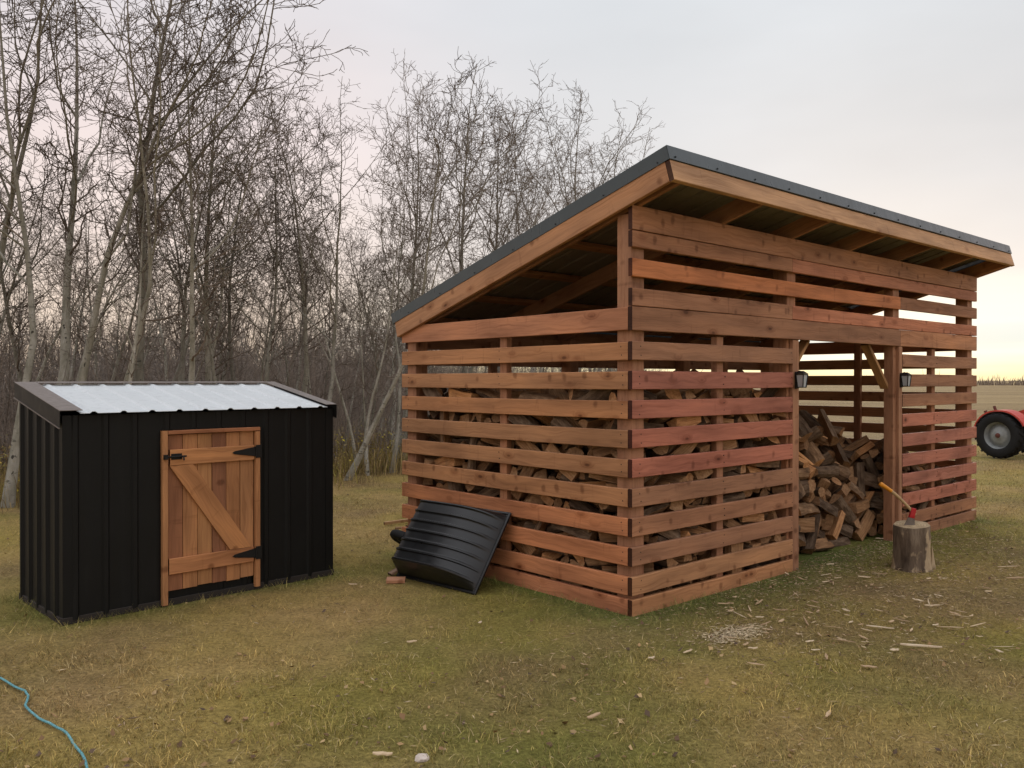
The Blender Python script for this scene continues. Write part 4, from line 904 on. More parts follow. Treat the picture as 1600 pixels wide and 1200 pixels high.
# ------------------------------------------------------------------ rope, loose boards, stone, chips
def gp(x, y, z=0.):
    Y = 1.7 * 1319 / (y - 594); return Vector(((x - 800) / 1319 * Y, Y, z))
rp = [gp(*p) for p in ((-60, 1050), (-25, 1058), (0, 1066), (14, 1074), (27, 1081), (38, 1085), (43, 1092), (41, 1101), (38, 1109), (46, 1117), (60, 1128), (76, 1136), (90, 1144), (103, 1152), (109, 1160), (116, 1171), (126, 1183), (132, 1196), (136, 1212), (150, 1240))]
pts = []; rgr = random.Random(2)
for i in range(len(rp) - 1):
    for f in (0, .5):
        p = rp[i].lerp(rp[i + 1], f); p.z = float(gz(np.array(p.x), np.array(p.y))) + .012 + rgr.uniform(0, .007); pts.append(p)
mrope, t, b = principled('teal_rope', .6, .3); tc = t.new('ShaderNodeTexCoord').outputs['Object']; wv = t.noise(tc, 120., 3.)
t.put(b.inputs['Base Color'], t.ramp(wv, [(.35, (.06, .19, .22)), (.6, (.14, .38, .42)), (.75, (.30, .52, .52))])); bump(t, b, wv, .5, .004)
ro = MB().tube(pts, .0062, 7).build('rope', mrope); tag(ro, 'thin teal rope snaking over the lawn at the lower left', 'rope')
def loose(name, label, cat, p0, p1, w, t, col, group=None, wd=(0, 0, 1)):
    o = board(name, None, p0, p1, w, t, wd, col); tag(o, label, cat, group); return o
a = gp(600, 822); loose('lumber_stick', 'pale long stick lying behind the rear corner of the woodshed', 'stick', a + Vector((0, 0, .03)), a + Vector((.62, .38, .055)), .035, .03, (.42, .27, .15))
a = gp(606, 828); loose('lumber_stick', 'shorter pale stick under the long one behind the rear corner of the woodshed', 'stick', a + Vector((.08, .02, .012)), a + Vector((.62, .22, .012)), .03, .025, (.40, .26, .16))
a = gp(604, 911); loose('board_offcut', 'short reddish board offcut on the grass in front of the black tub', 'offcut', a + Vector((0, 0, .022)), a + Vector((.155, .01, .022)), .09, .03, (.42, .2, .11), wd=(.1, 1, .12))
a = gp(608, 902); loose('board_offcut', 'tilted grey-brown board offcut by the lower left corner of the tub', 'offcut', a + Vector((0, .02, .02)), a + Vector((.11, .10, .07)), .07, .02, (.32, .2, .13), wd=(.4, 1, .3))
def stone():
    rg = random.Random(9); bm = bmesh.new(); bmesh.ops.create_icosphere(bm, subdivisions=2, radius=1)
    for v in bm.verts: v.co *= rg.uniform(.86, 1.08); v.co.x *= .036; v.co.y *= .03; v.co.z *= .021
    me = bpy.data.meshes.new('stone'); bm.to_mesh(me); bm.free(); me.materials.append(mat_flat('pale_stone', (.55, .48, .42), .85, .2, .2, 30., bmp=.4))
    o = bpy.data.objects.new('stone', me); link(o); p = gp(659, 1193); o.location = (p.x, p.y, .018); o.rotation_euler = (.1, 0, .3); tag(o, 'small pale stone in the grass at the bottom edge of the picture', 'stone')
stone()
# wood chips: each larger one an object of its own
def chip_mesh(k):
    rg = random.Random(300 + k); L = [.10, .07, .13, .06, .17, .08][k]; w = [.018, .02, .014, .016, .011, .022][k]; n = 5; P = []
    for i in range(n): f = i / (n - 1); P.append((L * (f - .5), w * (.25 + math.sin(f * 2.6 + .3)) * .5 * rg.uniform(.7, 1.1), rg.uniform(0, .006)))
    V = []; F = []
    for (x, h, z) in P: V += [(x, -h, z), (x, h, z + .002), (x, h * .8, z + .006), (x, -h * .8, z + .005)]
    for i in range(n - 1):
        for j in range(4): F.append((i * 4 + j, i * 4 + (j + 1) % 4, i * 4 + 4 + (j + 1) % 4, i * 4 + 4 + j))
    F += [(3, 2, 1, 0), (n * 4 - 4, n * 4 - 3, n * 4 - 2, n * 4 - 1)]; me = bpy.data.meshes.new('wood_chip'); me.from_pydata(V, [], F); me.materials.append(CHIP); return me
CHIP, t, b = principled('split_wood_chip', .85, .12); oi = t.new('ShaderNodeObjectInfo'); tc = t.new('ShaderNodeTexCoord').outputs['Object']
t.put(b.inputs['Base Color'], t.mix(t.noise(t.scale(tc, (30, 200, 60)), 1., 3.), t.ramp(oi.outputs['Random'], [(0, (.30, .19, .11)), (.35, (.52, .37, .22)), (.7, (.70, .56, .37)), (1, (.80, .70, .52))]), (.42, .30, .19)))
CM = [chip_mesh(k) for k in range(6)]
def chip(x, y, k, rz, label, group, s=1.):
    p = gp(x, y); o = bpy.data.objects.new('wood_chip', CM[k]); link(o); o.location = (p.x, p.y, float(gz(np.array(p.x), np.array(p.y))) + .014); o.rotation_euler = (rgr.uniform(-.15, .15), rgr.uniform(-.15, .15), rz); o.scale = (s, s, s); tag(o, label, 'wood chip', group)
chip(597, 1190, 5, .2, 'pale curved wood chip just left of the small stone at the bottom edge', 'stray chips', 1.1); chip(643, 1008, 1, .5, 'pale chip alone on the straw lawn midway between shed and tub', 'stray chips'); chip(750, 977, 1, 1.3, 'small upright-looking pale chip below the tub', 'stray chips'); chip(928, 1128, 1, .5, 'pale chip on the olive grass below the woodshed corner', 'stray chips', 1.1)
chip(1018, 1085 - 50, 3, .7, 'pale chip on the grass just right of the woodshed corner', 'stray chips'); chip(1295, 1125, 0, 1.0, 'slanted pale chip low in the right foreground', 'stray chips'); chip(551, 917, 1, .2, 'small white chip on the lawn between the black shed and the tub', 'stray chips')
chip(1440, 1016, 4, .05, 'long straight pale splinter on the lawn well below the stump', 'long splinters', 1.6); chip(1376, 984, 4, -.05, 'broad grey-brown splinter nearest below the doorway chips', 'long splinters', 1.1); chip(1592, 905, 4, .0, 'pale splinter at the right border level with the stump foot', 'long splinters', 1.2); chip(1545, 926, 0, .6, 'short thick pale chip near the right border', 'long splinters', 1.1); chip(1378, 844, 2, -.1, 'pale chip between the log pile and the stump', 'long splinters', 1.); chip(1575, 888, 4, -.1, 'thin long splinter right of the stump', 'long splinters', 1.)
for i in range(120):
    x = rgr.gauss(1320, 150); y = rgr.gauss(940, 50)
    if y < 862 or y > 1060 or x > 1610 or (1395 < x < 1465 and y < 900): continue
    u, v = to_local(*gp(x, y).xy, WS, WS_ROT)
    if v > -.05: continue
    chip(x, y, rgr.randrange(6), rgr.uniform(0, 3.1), 'wood chip among the litter of chips between doorway, stump and lawn', 'chips littering the ground before the doorway', rgr.uniform(.6, 1.1))
def chip_litter():
    """fine splinters and bark crumbs nobody could count"""
    rg = np.random.default_rng(15); n = 9000; u = rg.normal(3.2, 1.8, n); v = -np.abs(rg.normal(0, 1.3, n)) + .15; m2 = 900
    c, s = math.cos(WS_ROT), math.sin(WS_ROT); x = WS.x + u * c - v * s; y = WS.y + u * s + v * c
    pu, pv = .16 + rg.normal(0, .17, m2), -.74 + rg.normal(0, .09, m2); x = np.concatenate([x, WS.x + pu * c - pv * s, rg.uniform(-4, 6, 1500)]); y = np.concatenate([y, WS.y + pu * s + pv * c, rg.uniform(3.4, 9, 1500)]); n = len(x)
    u, v = to_local(x, y, WS, WS_ROT); u2, v2 = to_local(x, y, US, US_ROT)
    ok = ~((rect_dist(u, v, WS_U, WS_V) < .02) & ~((u > 2.35) & (u < 4.25) & (v < .6))) & (rect_dist(u2, v2, US_W, US_D) > .03); x, y = x[ok], y[ok]; n = len(x)
    L = rg.uniform(.012, .07, n); w = rg.uniform(.0015, .0045, n); a = rg.uniform(0, 6.28, n); z = gz(x, y) + rg.uniform(.004, .022, n); tl = rg.normal(0, .12, n)
    P = np.stack([x, y, z], 1); A = np.stack([np.cos(a), np.sin(a), tl], 1) * L[:, None] / 2; B = np.stack([-np.sin(a), np.cos(a), rg.normal(0, .3, n)], 1) * w[:, None]; Hh = np.array((0, 0, 1)) * (w * .5)[:, None]
    V = np.stack([P - A, P + B, P + A, P - B, P + Hh], 1).reshape(-1, 3); i = np.arange(n)[:, None] * 5
    Tt = np.concatenate([i + np.array([q]) for q in ((0, 4, 1), (1, 4, 2), (2, 4, 3), (3, 4, 0), (0, 1, 2), (0, 2, 3))])
    cc = np.array([(.26, .18, .11), (.48, .35, .21), (.66, .53, .34), (.16, .11, .07), (.38, .22, .13)])[rg.choice(5, n, p=[.25, .28, .2, .17, .1])] * rg.uniform(.7, 1.2, n)[:, None]
    pile = np.hypot((to_local(x, y, WS, WS_ROT)[0] - .16) / .3, (to_local(x, y, WS, WS_ROT)[1] + .74) / .16) < 1; cc = np.where((pile & (rg.random(n) < .8))[:, None], np.array((.80, .66, .44)) * rg.uniform(.7, 1.1, n)[:, None], cc)
    o = np_mesh('chip_litter', V, Tt, TINT, color=np.repeat(cc, 5, 0)); o['kind'] = 'stuff'; o['label'] = 'fine splinters and bark crumbs strewn over the lawn'; o['category'] = 'wood chips'
chip_litter()
def leaf_litter():
    """dead leaves caught in the turf"""
    rg = np.random.default_rng(44); n = 2600; y = 3. + 11 * rg.random(n) ** 1.4; x = rg.uniform(-1, 1, n) * (.66 * y + .5)
    u, v = to_local(x, y, WS, WS_ROT); u2, v2 = to_local(x, y, US, US_ROT); ok = (rect_dist(u, v, WS_U, WS_V) > .02) & (rect_dist(u2, v2, US_W, US_D) > .02) & (rg.random(n) < .15 + .85 * sstep(fbm(x * .7, y * .7, 9), .4, .62)); x, y = x[ok], y[ok]; n = len(x)
    a = rg.uniform(0, 6.28, n); s = rg.uniform(.010, .022, n); P = np.stack([x, y, gz(x, y) + rg.uniform(.008, .024, n)], 1)
    A = np.stack([np.cos(a), np.sin(a), rg.normal(0, .3, n)], 1) * s[:, None]; B = np.stack([-np.sin(a), np.cos(a), rg.normal(0, .35, n)], 1) * s[:, None] * .7; up = np.array((0, 0, 1)) * (s * rg.uniform(.1, .5, n))[:, None]
    V = np.stack([P - A, P - A * .2 + B, P + A + up, P - A * .2 - B], 1).reshape(-1, 3); i = np.arange(n)[:, None] * 4; T = np.concatenate([i + np.array([[0, 1, 2]]), i + np.array([[0, 2, 3]])])
    c = np.array([(.20, .12, .06), (.30, .19, .09), (.14, .085, .05), (.40, .28, .14), (.11, .075, .05)])[rg.integers(0, 5, n)] * rg.uniform(.7, 1.2, n)[:, None]
    o = np_mesh('leaf_litter', V, T, TINT, color=np.repeat(c, 4, 0)); o['kind'] = 'stuff'; o['label'] = 'small dead leaves caught in the lawn'; o['category'] = 'leaves'
leaf_litter()
def log_shape(k):
    """variant k of a split log: verts, faces, material index (0 bark, 1 split face, 2 cut end)"""
    rg = random.Random(100 + k)
    L = [.42, .40, .45, .38, .43, .41, .36, .44, .40, .42][k]
    kind = ['quarter', 'quarter', 'half', 'wedge', 'half', 'slab', 'round', 'quarter', 'wedge', 'round'][k]
    pts = []; bark = []
    def arc(r, a0, a1, n):
        for i in range(n + 1):
            a = math.radians(a0 + (a1 - a0) * i / n)
            q = r * rg.uniform(.93, 1.05)
            pts.append((q * math.cos(a), q * math.sin(a))); bark.append(i < n)
    if kind == 'quarter':
        arc(rg.uniform(.125, .15), -42, 44, 4); pts.append((rg.uniform(0, .012), rg.uniform(-.012, .012))); bark.append(False)
    elif kind == 'half':
        arc(rg.uniform(.085, .1), -90, 90, 5)
    elif kind == 'wedge':
        arc(rg.uniform(.13, .155), -28, 28, 3); pts.append((.02, .008)); bark.append(False); pts.append((.02, -.012)); bark.append(False)
    elif kind == 'slab':
        pts.extend([(-.045, -.09), (.04, -.085), (.052, 0), (.043, .085), (-.04, .095)]); bark.extend([False, True, True, False, False])
    else:
        arc(rg.uniform(.055, .07), 0, 315, 7); bark[-1] = True
    cx = sum(p[0] for p in pts) / len(pts); cy = sum(p[1] for p in pts) / len(pts)
    pts = [(p[0] - cx, p[1] - cy) for p in pts]
    n = len(pts); V = []; F = []; M = []
    sl = (rg.uniform(-.25, .25), rg.uniform(-.25, .25), rg.uniform(-.25, .25), rg.uniform(-.25, .25))
    bend = (rg.uniform(-.012, .012), rg.uniform(-.012, .012)); tw = rg.uniform(-.25, .25)
    rings = (-.5, -.18, .16, .5)
    for j, s in enumerate(rings):
        ca, sa = math.cos(tw * s), math.sin(tw * s); tp = 1 + .12 * s * (1 if k % 2 else -1)
        for (x, y) in pts:
            jx, jy = (rg.uniform(-.005, .005), rg.uniform(-.005, .005))
            X = (x * ca - y * sa) * tp + bend[0] * (1 - 4 * s * s) + jx; Y = (x * sa + y * ca) * tp + bend[1] * (1 - 4 * s * s) + jy
            z = s * L + (sl[0] * x + sl[1] * y if j == 0 else sl[2] * x + sl[3] * y if j == 3 else 0)
            V.append((X, Y, z))
    for j in range(3):
        for i in range(n):
            i2 = (i + 1) % n
            F.append((j * n + i, j * n + i2, (j + 1) * n + i2, (j + 1) * n + i)); M.append(0 if bark[i] else 1)
    F.append(tuple(reversed(range(n)))); M.append(2); F.append(tuple(range(3 * n, 4 * n))); M.append(2)
    return V, F, M

# ------------------------------------------------------------------ firewood heap (poses of a settled heap: shape, place, turn, size)
HEAP = [
3,4133,317,152,47,-867,-129,479,963,1054,
1,3041,306,189,136,317,131,929,911,949,
4,3970,615,1194,888,-312,-6,-336,792,852,
7,3696,307,357,310,353,-201,-860,847,816,
7,114,680,542,272,381,-670,576,954,875,
2,109,410,1570,397,167,452,-781,938,920,
5,3534,305,212,86,904,-232,-348,758,718,
7,3384,536,991,252,252,-874,331,965,936,
8,722,76,1384,730,174,634,189,775,771,
4,115,1189,1325,310,516,-698,388,870,931,
2,94,2163,679,524,-75,-120,-840,870,946,
9,3416,367,773,677,129,713,128,968,1064,
9,4248,392,619,900,-34,182,394,902,904,
7,106,1231,881,830,280,-141,461,870,805,
7,3254,596,1261,252,252,-874,331,965,936,
1,85,1068,1509,125,158,-734,649,964,996,
4,203,584,676,263,753,-404,447,754,790,
8,82,782,1061,378,768,464,-227,882,943,
1,129,2313,939,538,-719,-310,-313,963,874,
4,4100,555,924,888,-312,-6,-336,792,852,
5,119,2072,255,235,278,719,-592,935,917,
1,645,315,1481,318,194,492,-787,965,1037,
9,4520,401,679,0,946,-153,287,957,1036,
8,2998,329,419,270,-680,253,-633,964,1004,
7,2839,360,302,656,368,648,114,969,909,
4,374,142,702,261,594,240,723,792,789,
0,4021,300,367,688,206,656,233,801,760,
7,91,2065,1551,596,710,286,-241,765,749,
0,208,515,1393,125,662,7,739,710,743,
1,143,1236,364,412,839,261,-240,868,879,
2,3330,309,443,810,88,-548,-189,855,812,
6,3985,832,1232,240,692,491,-473,959,983,
3,190,302,1168,784,567,146,208,949,1014,
5,1392,89,188,709,4,23,705,813,859,
4,314,255,1303,561,-35,745,-360,910,957,
7,640,222,903,426,456,598,-504,863,802,
8,739,140,1132,893,126,422,-96,812,832,
0,190,250,539,562,688,-92,451,877,869,
2,546,277,1091,534,515,237,-627,903,944,
4,87,738,1281,146,229,835,-478,776,764,
5,4463,595,958,355,544,-19,760,817,801,
7,219,223,241,714,448,535,-66,948,868,
7,4494,280,575,543,80,-582,-600,924,968,
7,2004,228,1109,349,294,453,-766,847,774,
5,4526,527,899,300,575,204,733,822,767,
0,111,1703,1548,285,436,659,-542,814,792,
5,3522,469,270,633,714,-183,-239,859,929,
9,1336,83,715,737,47,672,52,720,751,
3,497,105,554,333,-694,479,-422,932,880,
8,1634,78,536,149,741,155,636,746,802,
8,141,331,986,602,529,549,-237,840,837,
5,948,244,930,623,508,382,-456,959,895,
2,114,2372,1227,575,-15,29,818,931,936,
7,1638,96,1349,844,-147,-343,385,857,784,
4,3868,513,729,270,503,-263,-778,937,957,
3,89,1142,1119,377,754,491,-220,878,857,
4,118,1716,573,467,319,-480,671,954,971,
8,4012,334,521,220,-672,563,-427,703,669,
0,211,626,1555,410,-438,636,-485,748,766,
7,159,1701,734,88,294,-414,857,870,952,
8,3196,271,43,644,-117,703,-279,715,648,
6,3760,406,166,769,-239,-474,-356,963,878,
2,547,232,294,384,-266,672,575,825,843,
9,95,1926,1053,184,59,-18,981,724,757,
5,450,1237,1564,736,-298,461,396,910,961,
1,203,1266,660,395,569,287,-662,872,870,
3,135,1795,937,674,377,268,-576,764,703,
1,672,259,724,495,247,-610,567,885,973,
7,225,1344,1556,588,-673,345,287,900,931,
7,256,999,276,792,-192,577,-63,935,850,
2,3596,341,39,20,706,-50,706,756,816,
7,1260,137,1162,765,346,518,164,700,661,
6,93,362,353,312,256,575,-712,797,870,
0,84,2548,1580,50,-55,-436,-897,875,919,
5,3800,476,455,519,183,-426,718,938,973,
7,3347,549,1097,390,-44,498,-773,749,807,
5,1863,77,1015,514,-484,543,-454,754,827,
7,968,220,1185,290,446,692,-489,784,736,
4,2068,210,1544,805,232,282,-467,867,885,
0,1140,190,191,825,152,423,341,930,916,
3,3433,412,571,942,242,10,-231,746,704,
9,3774,554,520,792,415,125,-430,947,934,
5,1894,434,1591,455,640,192,-589,942,983,
2,4221,378,319,23,-914,63,399,885,884,
2,2883,426,754,137,617,-367,-682,826,810,
8,4409,358,349,96,206,-702,675,898,889,
6,1683,170,1100,213,330,210,896,852,819,
0,161,1665,1167,475,817,-46,323,783,715,
7,3477,489,827,390,-44,498,-773,749,807,
5,244,1862,744,620,-129,721,-279,927,983,
7,2168,279,763,147,495,644,-564,895,969,
5,311,1112,1337,62,-858,103,-499,936,988,
5,257,1012,717,637,128,722,237,806,844,
9,259,319,735,232,575,-206,-757,958,932,
7,259,1820,1382,607,376,597,367,881,924,
6,4115,772,962,240,692,491,-473,959,983,
2,295,2238,1331,242,-696,367,-568,950,875,
8,1374,78,490,526,171,822,136,711,708,
5,211,724,1275,252,396,828,-307,907,933,
5,220,1926,894,440,50,634,-634,918,920,
6,231,883,688,598,479,-401,-502,709,757,
1,235,1172,827,122,564,656,487,941,926,
5,224,1788,271,222,571,-180,-770,856,839,
9,4775,369,838,842,-83,533,-31,940,996,
4,251,744,1072,225,-834,-56,-500,801,752,
7,1914,269,607,471,152,-488,719,929,940,
2,108,1053,532,579,189,-209,765,708,736,
1,718,200,327,608,-672,-326,-268,834,784,
1,484,175,961,794,-220,562,-69,704,708,
1,540,236,1342,649,435,206,-589,953,1011,
2,477,117,432,213,560,-30,-800,713,742,
7,2942,397,222,550,499,-670,-2,892,916,
9,4748,90,524,594,-294,715,-221,809,852,
4,263,1140,1123,595,-266,639,408,965,958,
7,4672,451,834,565,-591,548,-175,823,816,
2,797,258,1500,551,325,-414,647,913,849,
2,240,611,392,371,-580,191,-700,961,871,
0,2900,448,621,228,269,-697,-624,855,827,
7,3017,495,914,266,337,783,-451,746,682,
7,208,2470,1502,23,380,-164,910,842,915,
1,3268,643,990,758,463,355,-292,890,805,
6,3312,436,559,761,601,-243,-23,790,816,
1,449,303,1599,2,645,-560,520,724,673,
9,317,802,1160,216,-685,339,-608,861,835,
1,1784,115,855,6,640,-25,-768,793,800,
0,981,164,1514,344,490,312,738,718,769,
0,5727,86,536,608,-408,460,-503,954,1034,
5,2770,353,702,577,169,-248,-760,878,858,
9,4781,96,791,867,78,-467,-157,946,1034,
9,227,2724,216,688,532,-268,415,767,697,
6,762,247,937,122,178,-722,657,940,970,
3,3080,449,568,533,662,402,-340,770,753,
7,307,2729,734,403,-732,129,-534,964,975,
0,4213,632,893,430,-340,-588,-594,844,799,
3,216,527,957,225,-633,379,-636,779,820,
3,804,225,505,316,45,806,-498,844,910,
1,1645,222,247,353,247,683,-590,831,894,
0,3913,417,185,412,-368,605,573,851,802,
6,233,224,1532,578,445,594,340,921,950,
0,4083,692,1163,430,-340,-588,-594,844,799,
2,1987,275,426,816,567,45,104,924,944,
4,253,824,538,532,465,-397,586,960,965,
8,215,1146,450,267,-403,644,-593,798,861,
8,3520,573,1152,134,-188,475,850,866,873,
3,1237,151,1334,318,752,55,575,817,759,
1,2052,187,284,796,570,-170,113,760,719,
0,1465,208,1022,212,320,-740,553,754,812,
0,186,1398,333,797,-462,174,349,843,904,
5,1782,235,309,635,449,473,-414,867,926,
7,209,2189,1109,288,167,693,-640,702,650,
6,169,713,853,461,659,594,-31,869,789,
8,4535,193,217,610,487,430,454,906,871,
6,5045,88,260,417,74,-906,-20,731,752,
2,1373,232,932,227,617,-477,584,889,852,
4,4448,172,527,187,921,339,-39,809,760,
6,3223,506,590,502,-516,644,259,925,913,
5,2013,345,1296,519,235,-490,660,906,988,
4,224,1567,1319,594,120,795,10,728,736,
6,236,752,188,346,684,470,438,962,964,
6,4733,276,896,379,79,864,-322,807,811,
1,226,482,843,691,467,541,-110,925,1001,
0,220,2262,574,542,538,-236,601,898,881,
7,270,2006,1297,620,284,706,189,968,887,
0,3123,491,840,846,-517,-47,126,724,790,
2,1110,322,750,489,472,-556,478,901,858,
1,191,2565,911,671,330,570,340,781,755,
1,1964,206,65,10,533,-416,737,808,799,
5,768,250,210,715,-4,684,-145,710,657,
4,155,2520,1203,27,411,-758,506,738,765,
8,1422,225,1339,63,153,-668,726,802,843,
1,1209,150,1004,319,-420,462,-713,898,819,
6,189,1000,893,710,-559,373,-211,703,740,
6,4431,429,55,127,496,505,-695,824,840,
8,121,1682,458,417,-665,-406,-468,770,802,
3,4146,457,544,112,-775,-457,-421,787,734,
5,270,748,904,455,842,180,227,943,917,
7,214,1758,1065,580,28,782,-224,790,726,
4,241,903,359,177,627,-467,598,964,946,
1,4486,413,390,310,306,577,-691,847,911,
4,1144,320,1549,48,-701,-491,-515,758,785,
6,3322,487,175,71,706,-467,527,882,893,
4,224,2616,407,634,624,-444,-108,894,935,
3,720,226,98,637,246,540,-492,916,908,
8,597,434,1594,377,312,-461,741,946,959,
3,4560,392,271,35,-311,-596,-739,924,842,
2,914,215,459,635,684,352,75,826,838,
5,225,456,273,80,-320,289,-899,855,827,
0,840,231,731,354,-709,-354,-496,754,806,
9,208,2451,764,547,159,-810,137,758,803,
8,986,315,736,217,355,696,-585,873,838,
3,4043,506,425,745,301,-540,251,884,900,
1,937,269,1366,124,276,-537,788,895,944,
0,90,726,106,314,208,-544,750,753,813,
8,2132,78,162,11,976,218,-8,753,760,
9,148,1569,195,558,807,152,118,814,883,
3,258,1263,937,532,-234,774,-251,939,940,
0,683,202,1173,740,212,190,-609,841,910,
9,1670,208,672,638,128,-482,586,782,780,
0,1766,235,113,488,418,-646,412,845,925,
7,255,1358,861,226,-762,266,-545,841,868,
3,1192,166,495,405,440,802,-3,896,898,
7,715,267,443,699,699,-58,140,905,984,
5,3180,558,916,372,911,50,168,750,789,
7,246,291,1445,733,-77,-642,-212,839,873,
3,1562,173,503,55,-710,422,-561,781,788,
8,1960,86,1457,250,-605,-191,732,932,909,
3,945,348,1586,195,423,606,-644,914,874,
3,4597,402,81,576,47,773,261,806,749,
0,3222,378,41,153,-690,32,706,831,842,
4,3692,623,431,896,370,-173,173,892,826,
3,276,800,649,317,-707,311,-551,828,836,
5,4942,872,866,137,258,456,841,756,818,
1,4192,620,603,815,480,168,-278,948,886,
9,394,94,1031,472,489,378,628,942,1002,
7,538,250,864,676,697,-203,126,860,912,
2,297,443,1064,297,861,245,333,912,992,
2,219,2125,1196,504,380,619,-468,960,926,
3,939,127,646,670,301,679,24,724,673,
7,175,2503,498,268,272,922,70,857,832,
1,5628,140,403,650,-274,-73,-705,791,737,
2,5665,218,289,394,-98,678,-612,963,884,
7,4726,334,55,392,-662,228,-597,767,765,
8,207,1520,305,527,620,296,500,740,767,
0,221,1662,1271,86,838,-76,534,820,826,
8,236,648,233,607,-341,659,-284,919,868,
9,1325,233,1400,583,398,458,-540,819,782,
6,351,420,745,407,635,167,635,918,962,
3,232,661,1402,610,31,782,121,904,868,
3,311,1403,430,333,668,601,286,823,889,
2,2022,213,890,586,-294,-658,370,715,664,
6,4544,90,796,436,516,659,330,770,760,
8,1751,477,1558,790,484,-377,-25,923,876,
5,236,220,860,601,326,667,-297,887,878,
7,3287,471,423,625,-102,772,-58,780,842,
8,198,716,460,714,586,-143,357,806,863,
4,2103,118,980,8,-440,-898,24,725,731,
4,2770,679,1409,673,-181,229,680,904,821,
8,1036,342,256,81,-333,-555,-758,871,923,
4,358,378,1404,646,-200,610,-413,749,768,
4,270,1906,1368,377,-576,551,-472,835,770,
6,3231,552,342,280,-112,718,627,789,803,
3,5932,112,274,24,-958,-61,-279,848,795,
4,4030,421,338,770,-296,513,-237,798,821,
9,295,2082,1585,154,682,485,526,899,911,
8,214,272,1062,420,-702,531,-223,822,873,
4,268,2396,416,525,216,456,685,941,1010,
8,3650,513,882,134,-188,475,850,866,873,
9,5221,169,564,519,238,503,649,950,930,
9,4784,462,946,643,437,296,-555,946,917,
5,3382,496,290,666,-270,563,409,859,781,
1,1717,235,1493,619,-447,639,94,708,739,
8,3664,434,348,219,785,292,500,943,1005,
3,357,532,784,45,710,-535,-456,753,750,
2,327,2696,1508,820,439,-323,-177,803,785,
3,181,2540,1023,65,-275,687,-669,938,1004,
7,4024,818,1060,597,628,402,-297,969,893,
9,280,2332,656,568,-290,-572,515,954,1019,
7,1477,187,406,570,315,757,-52,913,852,
6,309,2827,1572,160,-566,97,-803,780,769,
2,4594,503,585,324,-664,-511,440,889,968,
3,3979,555,538,213,624,-69,749,717,669,
5,5151,237,722,564,774,-225,180,768,789,
4,805,215,1270,619,34,699,-357,960,886,
2,797,209,589,54,702,-290,648,762,709,
1,5204,328,324,683,534,-499,10,930,1018,
4,4597,253,729,510,-614,565,-208,839,785,
3,4479,624,739,344,-452,-806,167,780,803,
8,376,906,1097,672,-278,672,-137,968,973,
4,461,325,1168,396,490,376,-679,840,842,
2,3169,1123,1565,504,583,466,-435,703,686,
8,320,2323,1555,380,-742,330,-441,726,750,
4,209,320,435,528,631,-245,513,859,822,
7,372,1675,1543,129,764,267,573,910,934,
4,1884,275,1064,3,464,-232,-855,936,862,
5,1799,229,785,201,626,354,-666,806,783,
6,295,1498,1079,34,-325,-250,911,759,723,
7,4445,440,262,593,-638,-133,-472,725,686,
6,1110,228,401,541,649,-522,-114,893,958,
8,1794,239,509,194,-630,421,624,838,899,
6,3635,557,647,314,364,-324,815,828,796,
9,127,1069,142,141,38,-901,408,755,805,
9,266,542,56,568,453,543,420,956,1041,
4,737,235,1392,571,401,342,-630,870,861,
9,194,2450,250,703,-380,330,-502,712,762,
1,2990,1555,1665,679,-356,315,560,803,834,
6,2123,317,1368,550,-808,-136,-160,758,729,
0,241,1197,600,21,460,405,790,794,800,
2,2108,511,1620,317,-120,-209,917,820,814,
2,282,2585,1077,50,351,-672,650,795,789,
3,1920,433,1502,260,346,508,-745,763,814,
4,5083,256,642,712,-694,65,-78,962,914,
0,216,2124,138,825,263,433,251,868,791,
4,218,2653,54,505,-242,662,498,969,1056,
4,484,1866,1501,381,-329,822,265,883,906,
8,178,1170,98,180,590,-544,570,829,747,
3,170,1457,760,847,-36,-3,-530,824,906,
1,4425,838,964,281,623,309,-662,896,967,
5,2019,242,1220,659,450,278,-535,953,910,
8,5492,138,574,52,337,-912,-228,712,666,
4,454,1759,463,304,700,-70,643,960,1026,
3,89,601,617,24,66,-786,614,722,746,
8,4162,744,1106,421,643,522,-368,910,897,
7,1305,205,1113,441,-347,564,-606,902,938,
2,223,1477,997,412,-91,806,-415,899,937,
8,4292,684,836,421,643,522,-368,910,897,
7,292,1537,63,360,699,130,603,965,1017,
6,823,214,327,88,65,-601,792,819,887,
7,263,1597,357,48,715,-130,685,841,842,
7,1373,145,625,704,-37,701,-111,924,930,
2,2587,298,373,333,-351,848,-217,765,820,
7,6220,238,443,678,437,-556,200,946,867,
2,314,2832,1061,68,-870,-476,106,964,1058,
3,402,1645,256,358,603,240,672,902,868,
2,5016,371,264,380,594,282,-651,938,1011,
2,324,273,586,400,427,715,-382,700,705,
0,296,2129,1296,574,-292,708,-292,847,823,
0,4276,922,1184,342,898,-193,197,926,968,
4,2279,598,1548,470,-66,857,202,907,921,
3,226,2716,1249,405,792,-384,248,858,908,
0,2012,272,769,498,351,-592,528,724,705,
2,291,1871,75,345,704,168,597,765,830,
4,464,812,1534,700,439,560,61,869,895,
5,1234,212,140,16,440,34,897,832,781,
6,3328,608,660,401,-720,-16,566,880,850,
3,166,1346,144,306,-256,900,-177,728,749,
3,3780,461,48,459,630,288,556,880,844,
1,276,1964,545,22,715,-253,652,780,814,
0,312,1371,536,580,38,741,335,906,816,
2,4667,855,954,406,599,37,-689,750,789,
2,5139,366,177,507,620,-217,558,861,844,
9,502,333,532,272,-491,641,-524,736,785,
9,4659,96,49,122,689,114,705,880,838,
6,6228,204,333,691,535,303,-381,831,879,
0,1939,268,266,523,358,-579,512,806,823,
3,1868,271,1202,252,-433,-674,-543,904,860,
8,210,2051,992,408,-36,892,-193,957,911,
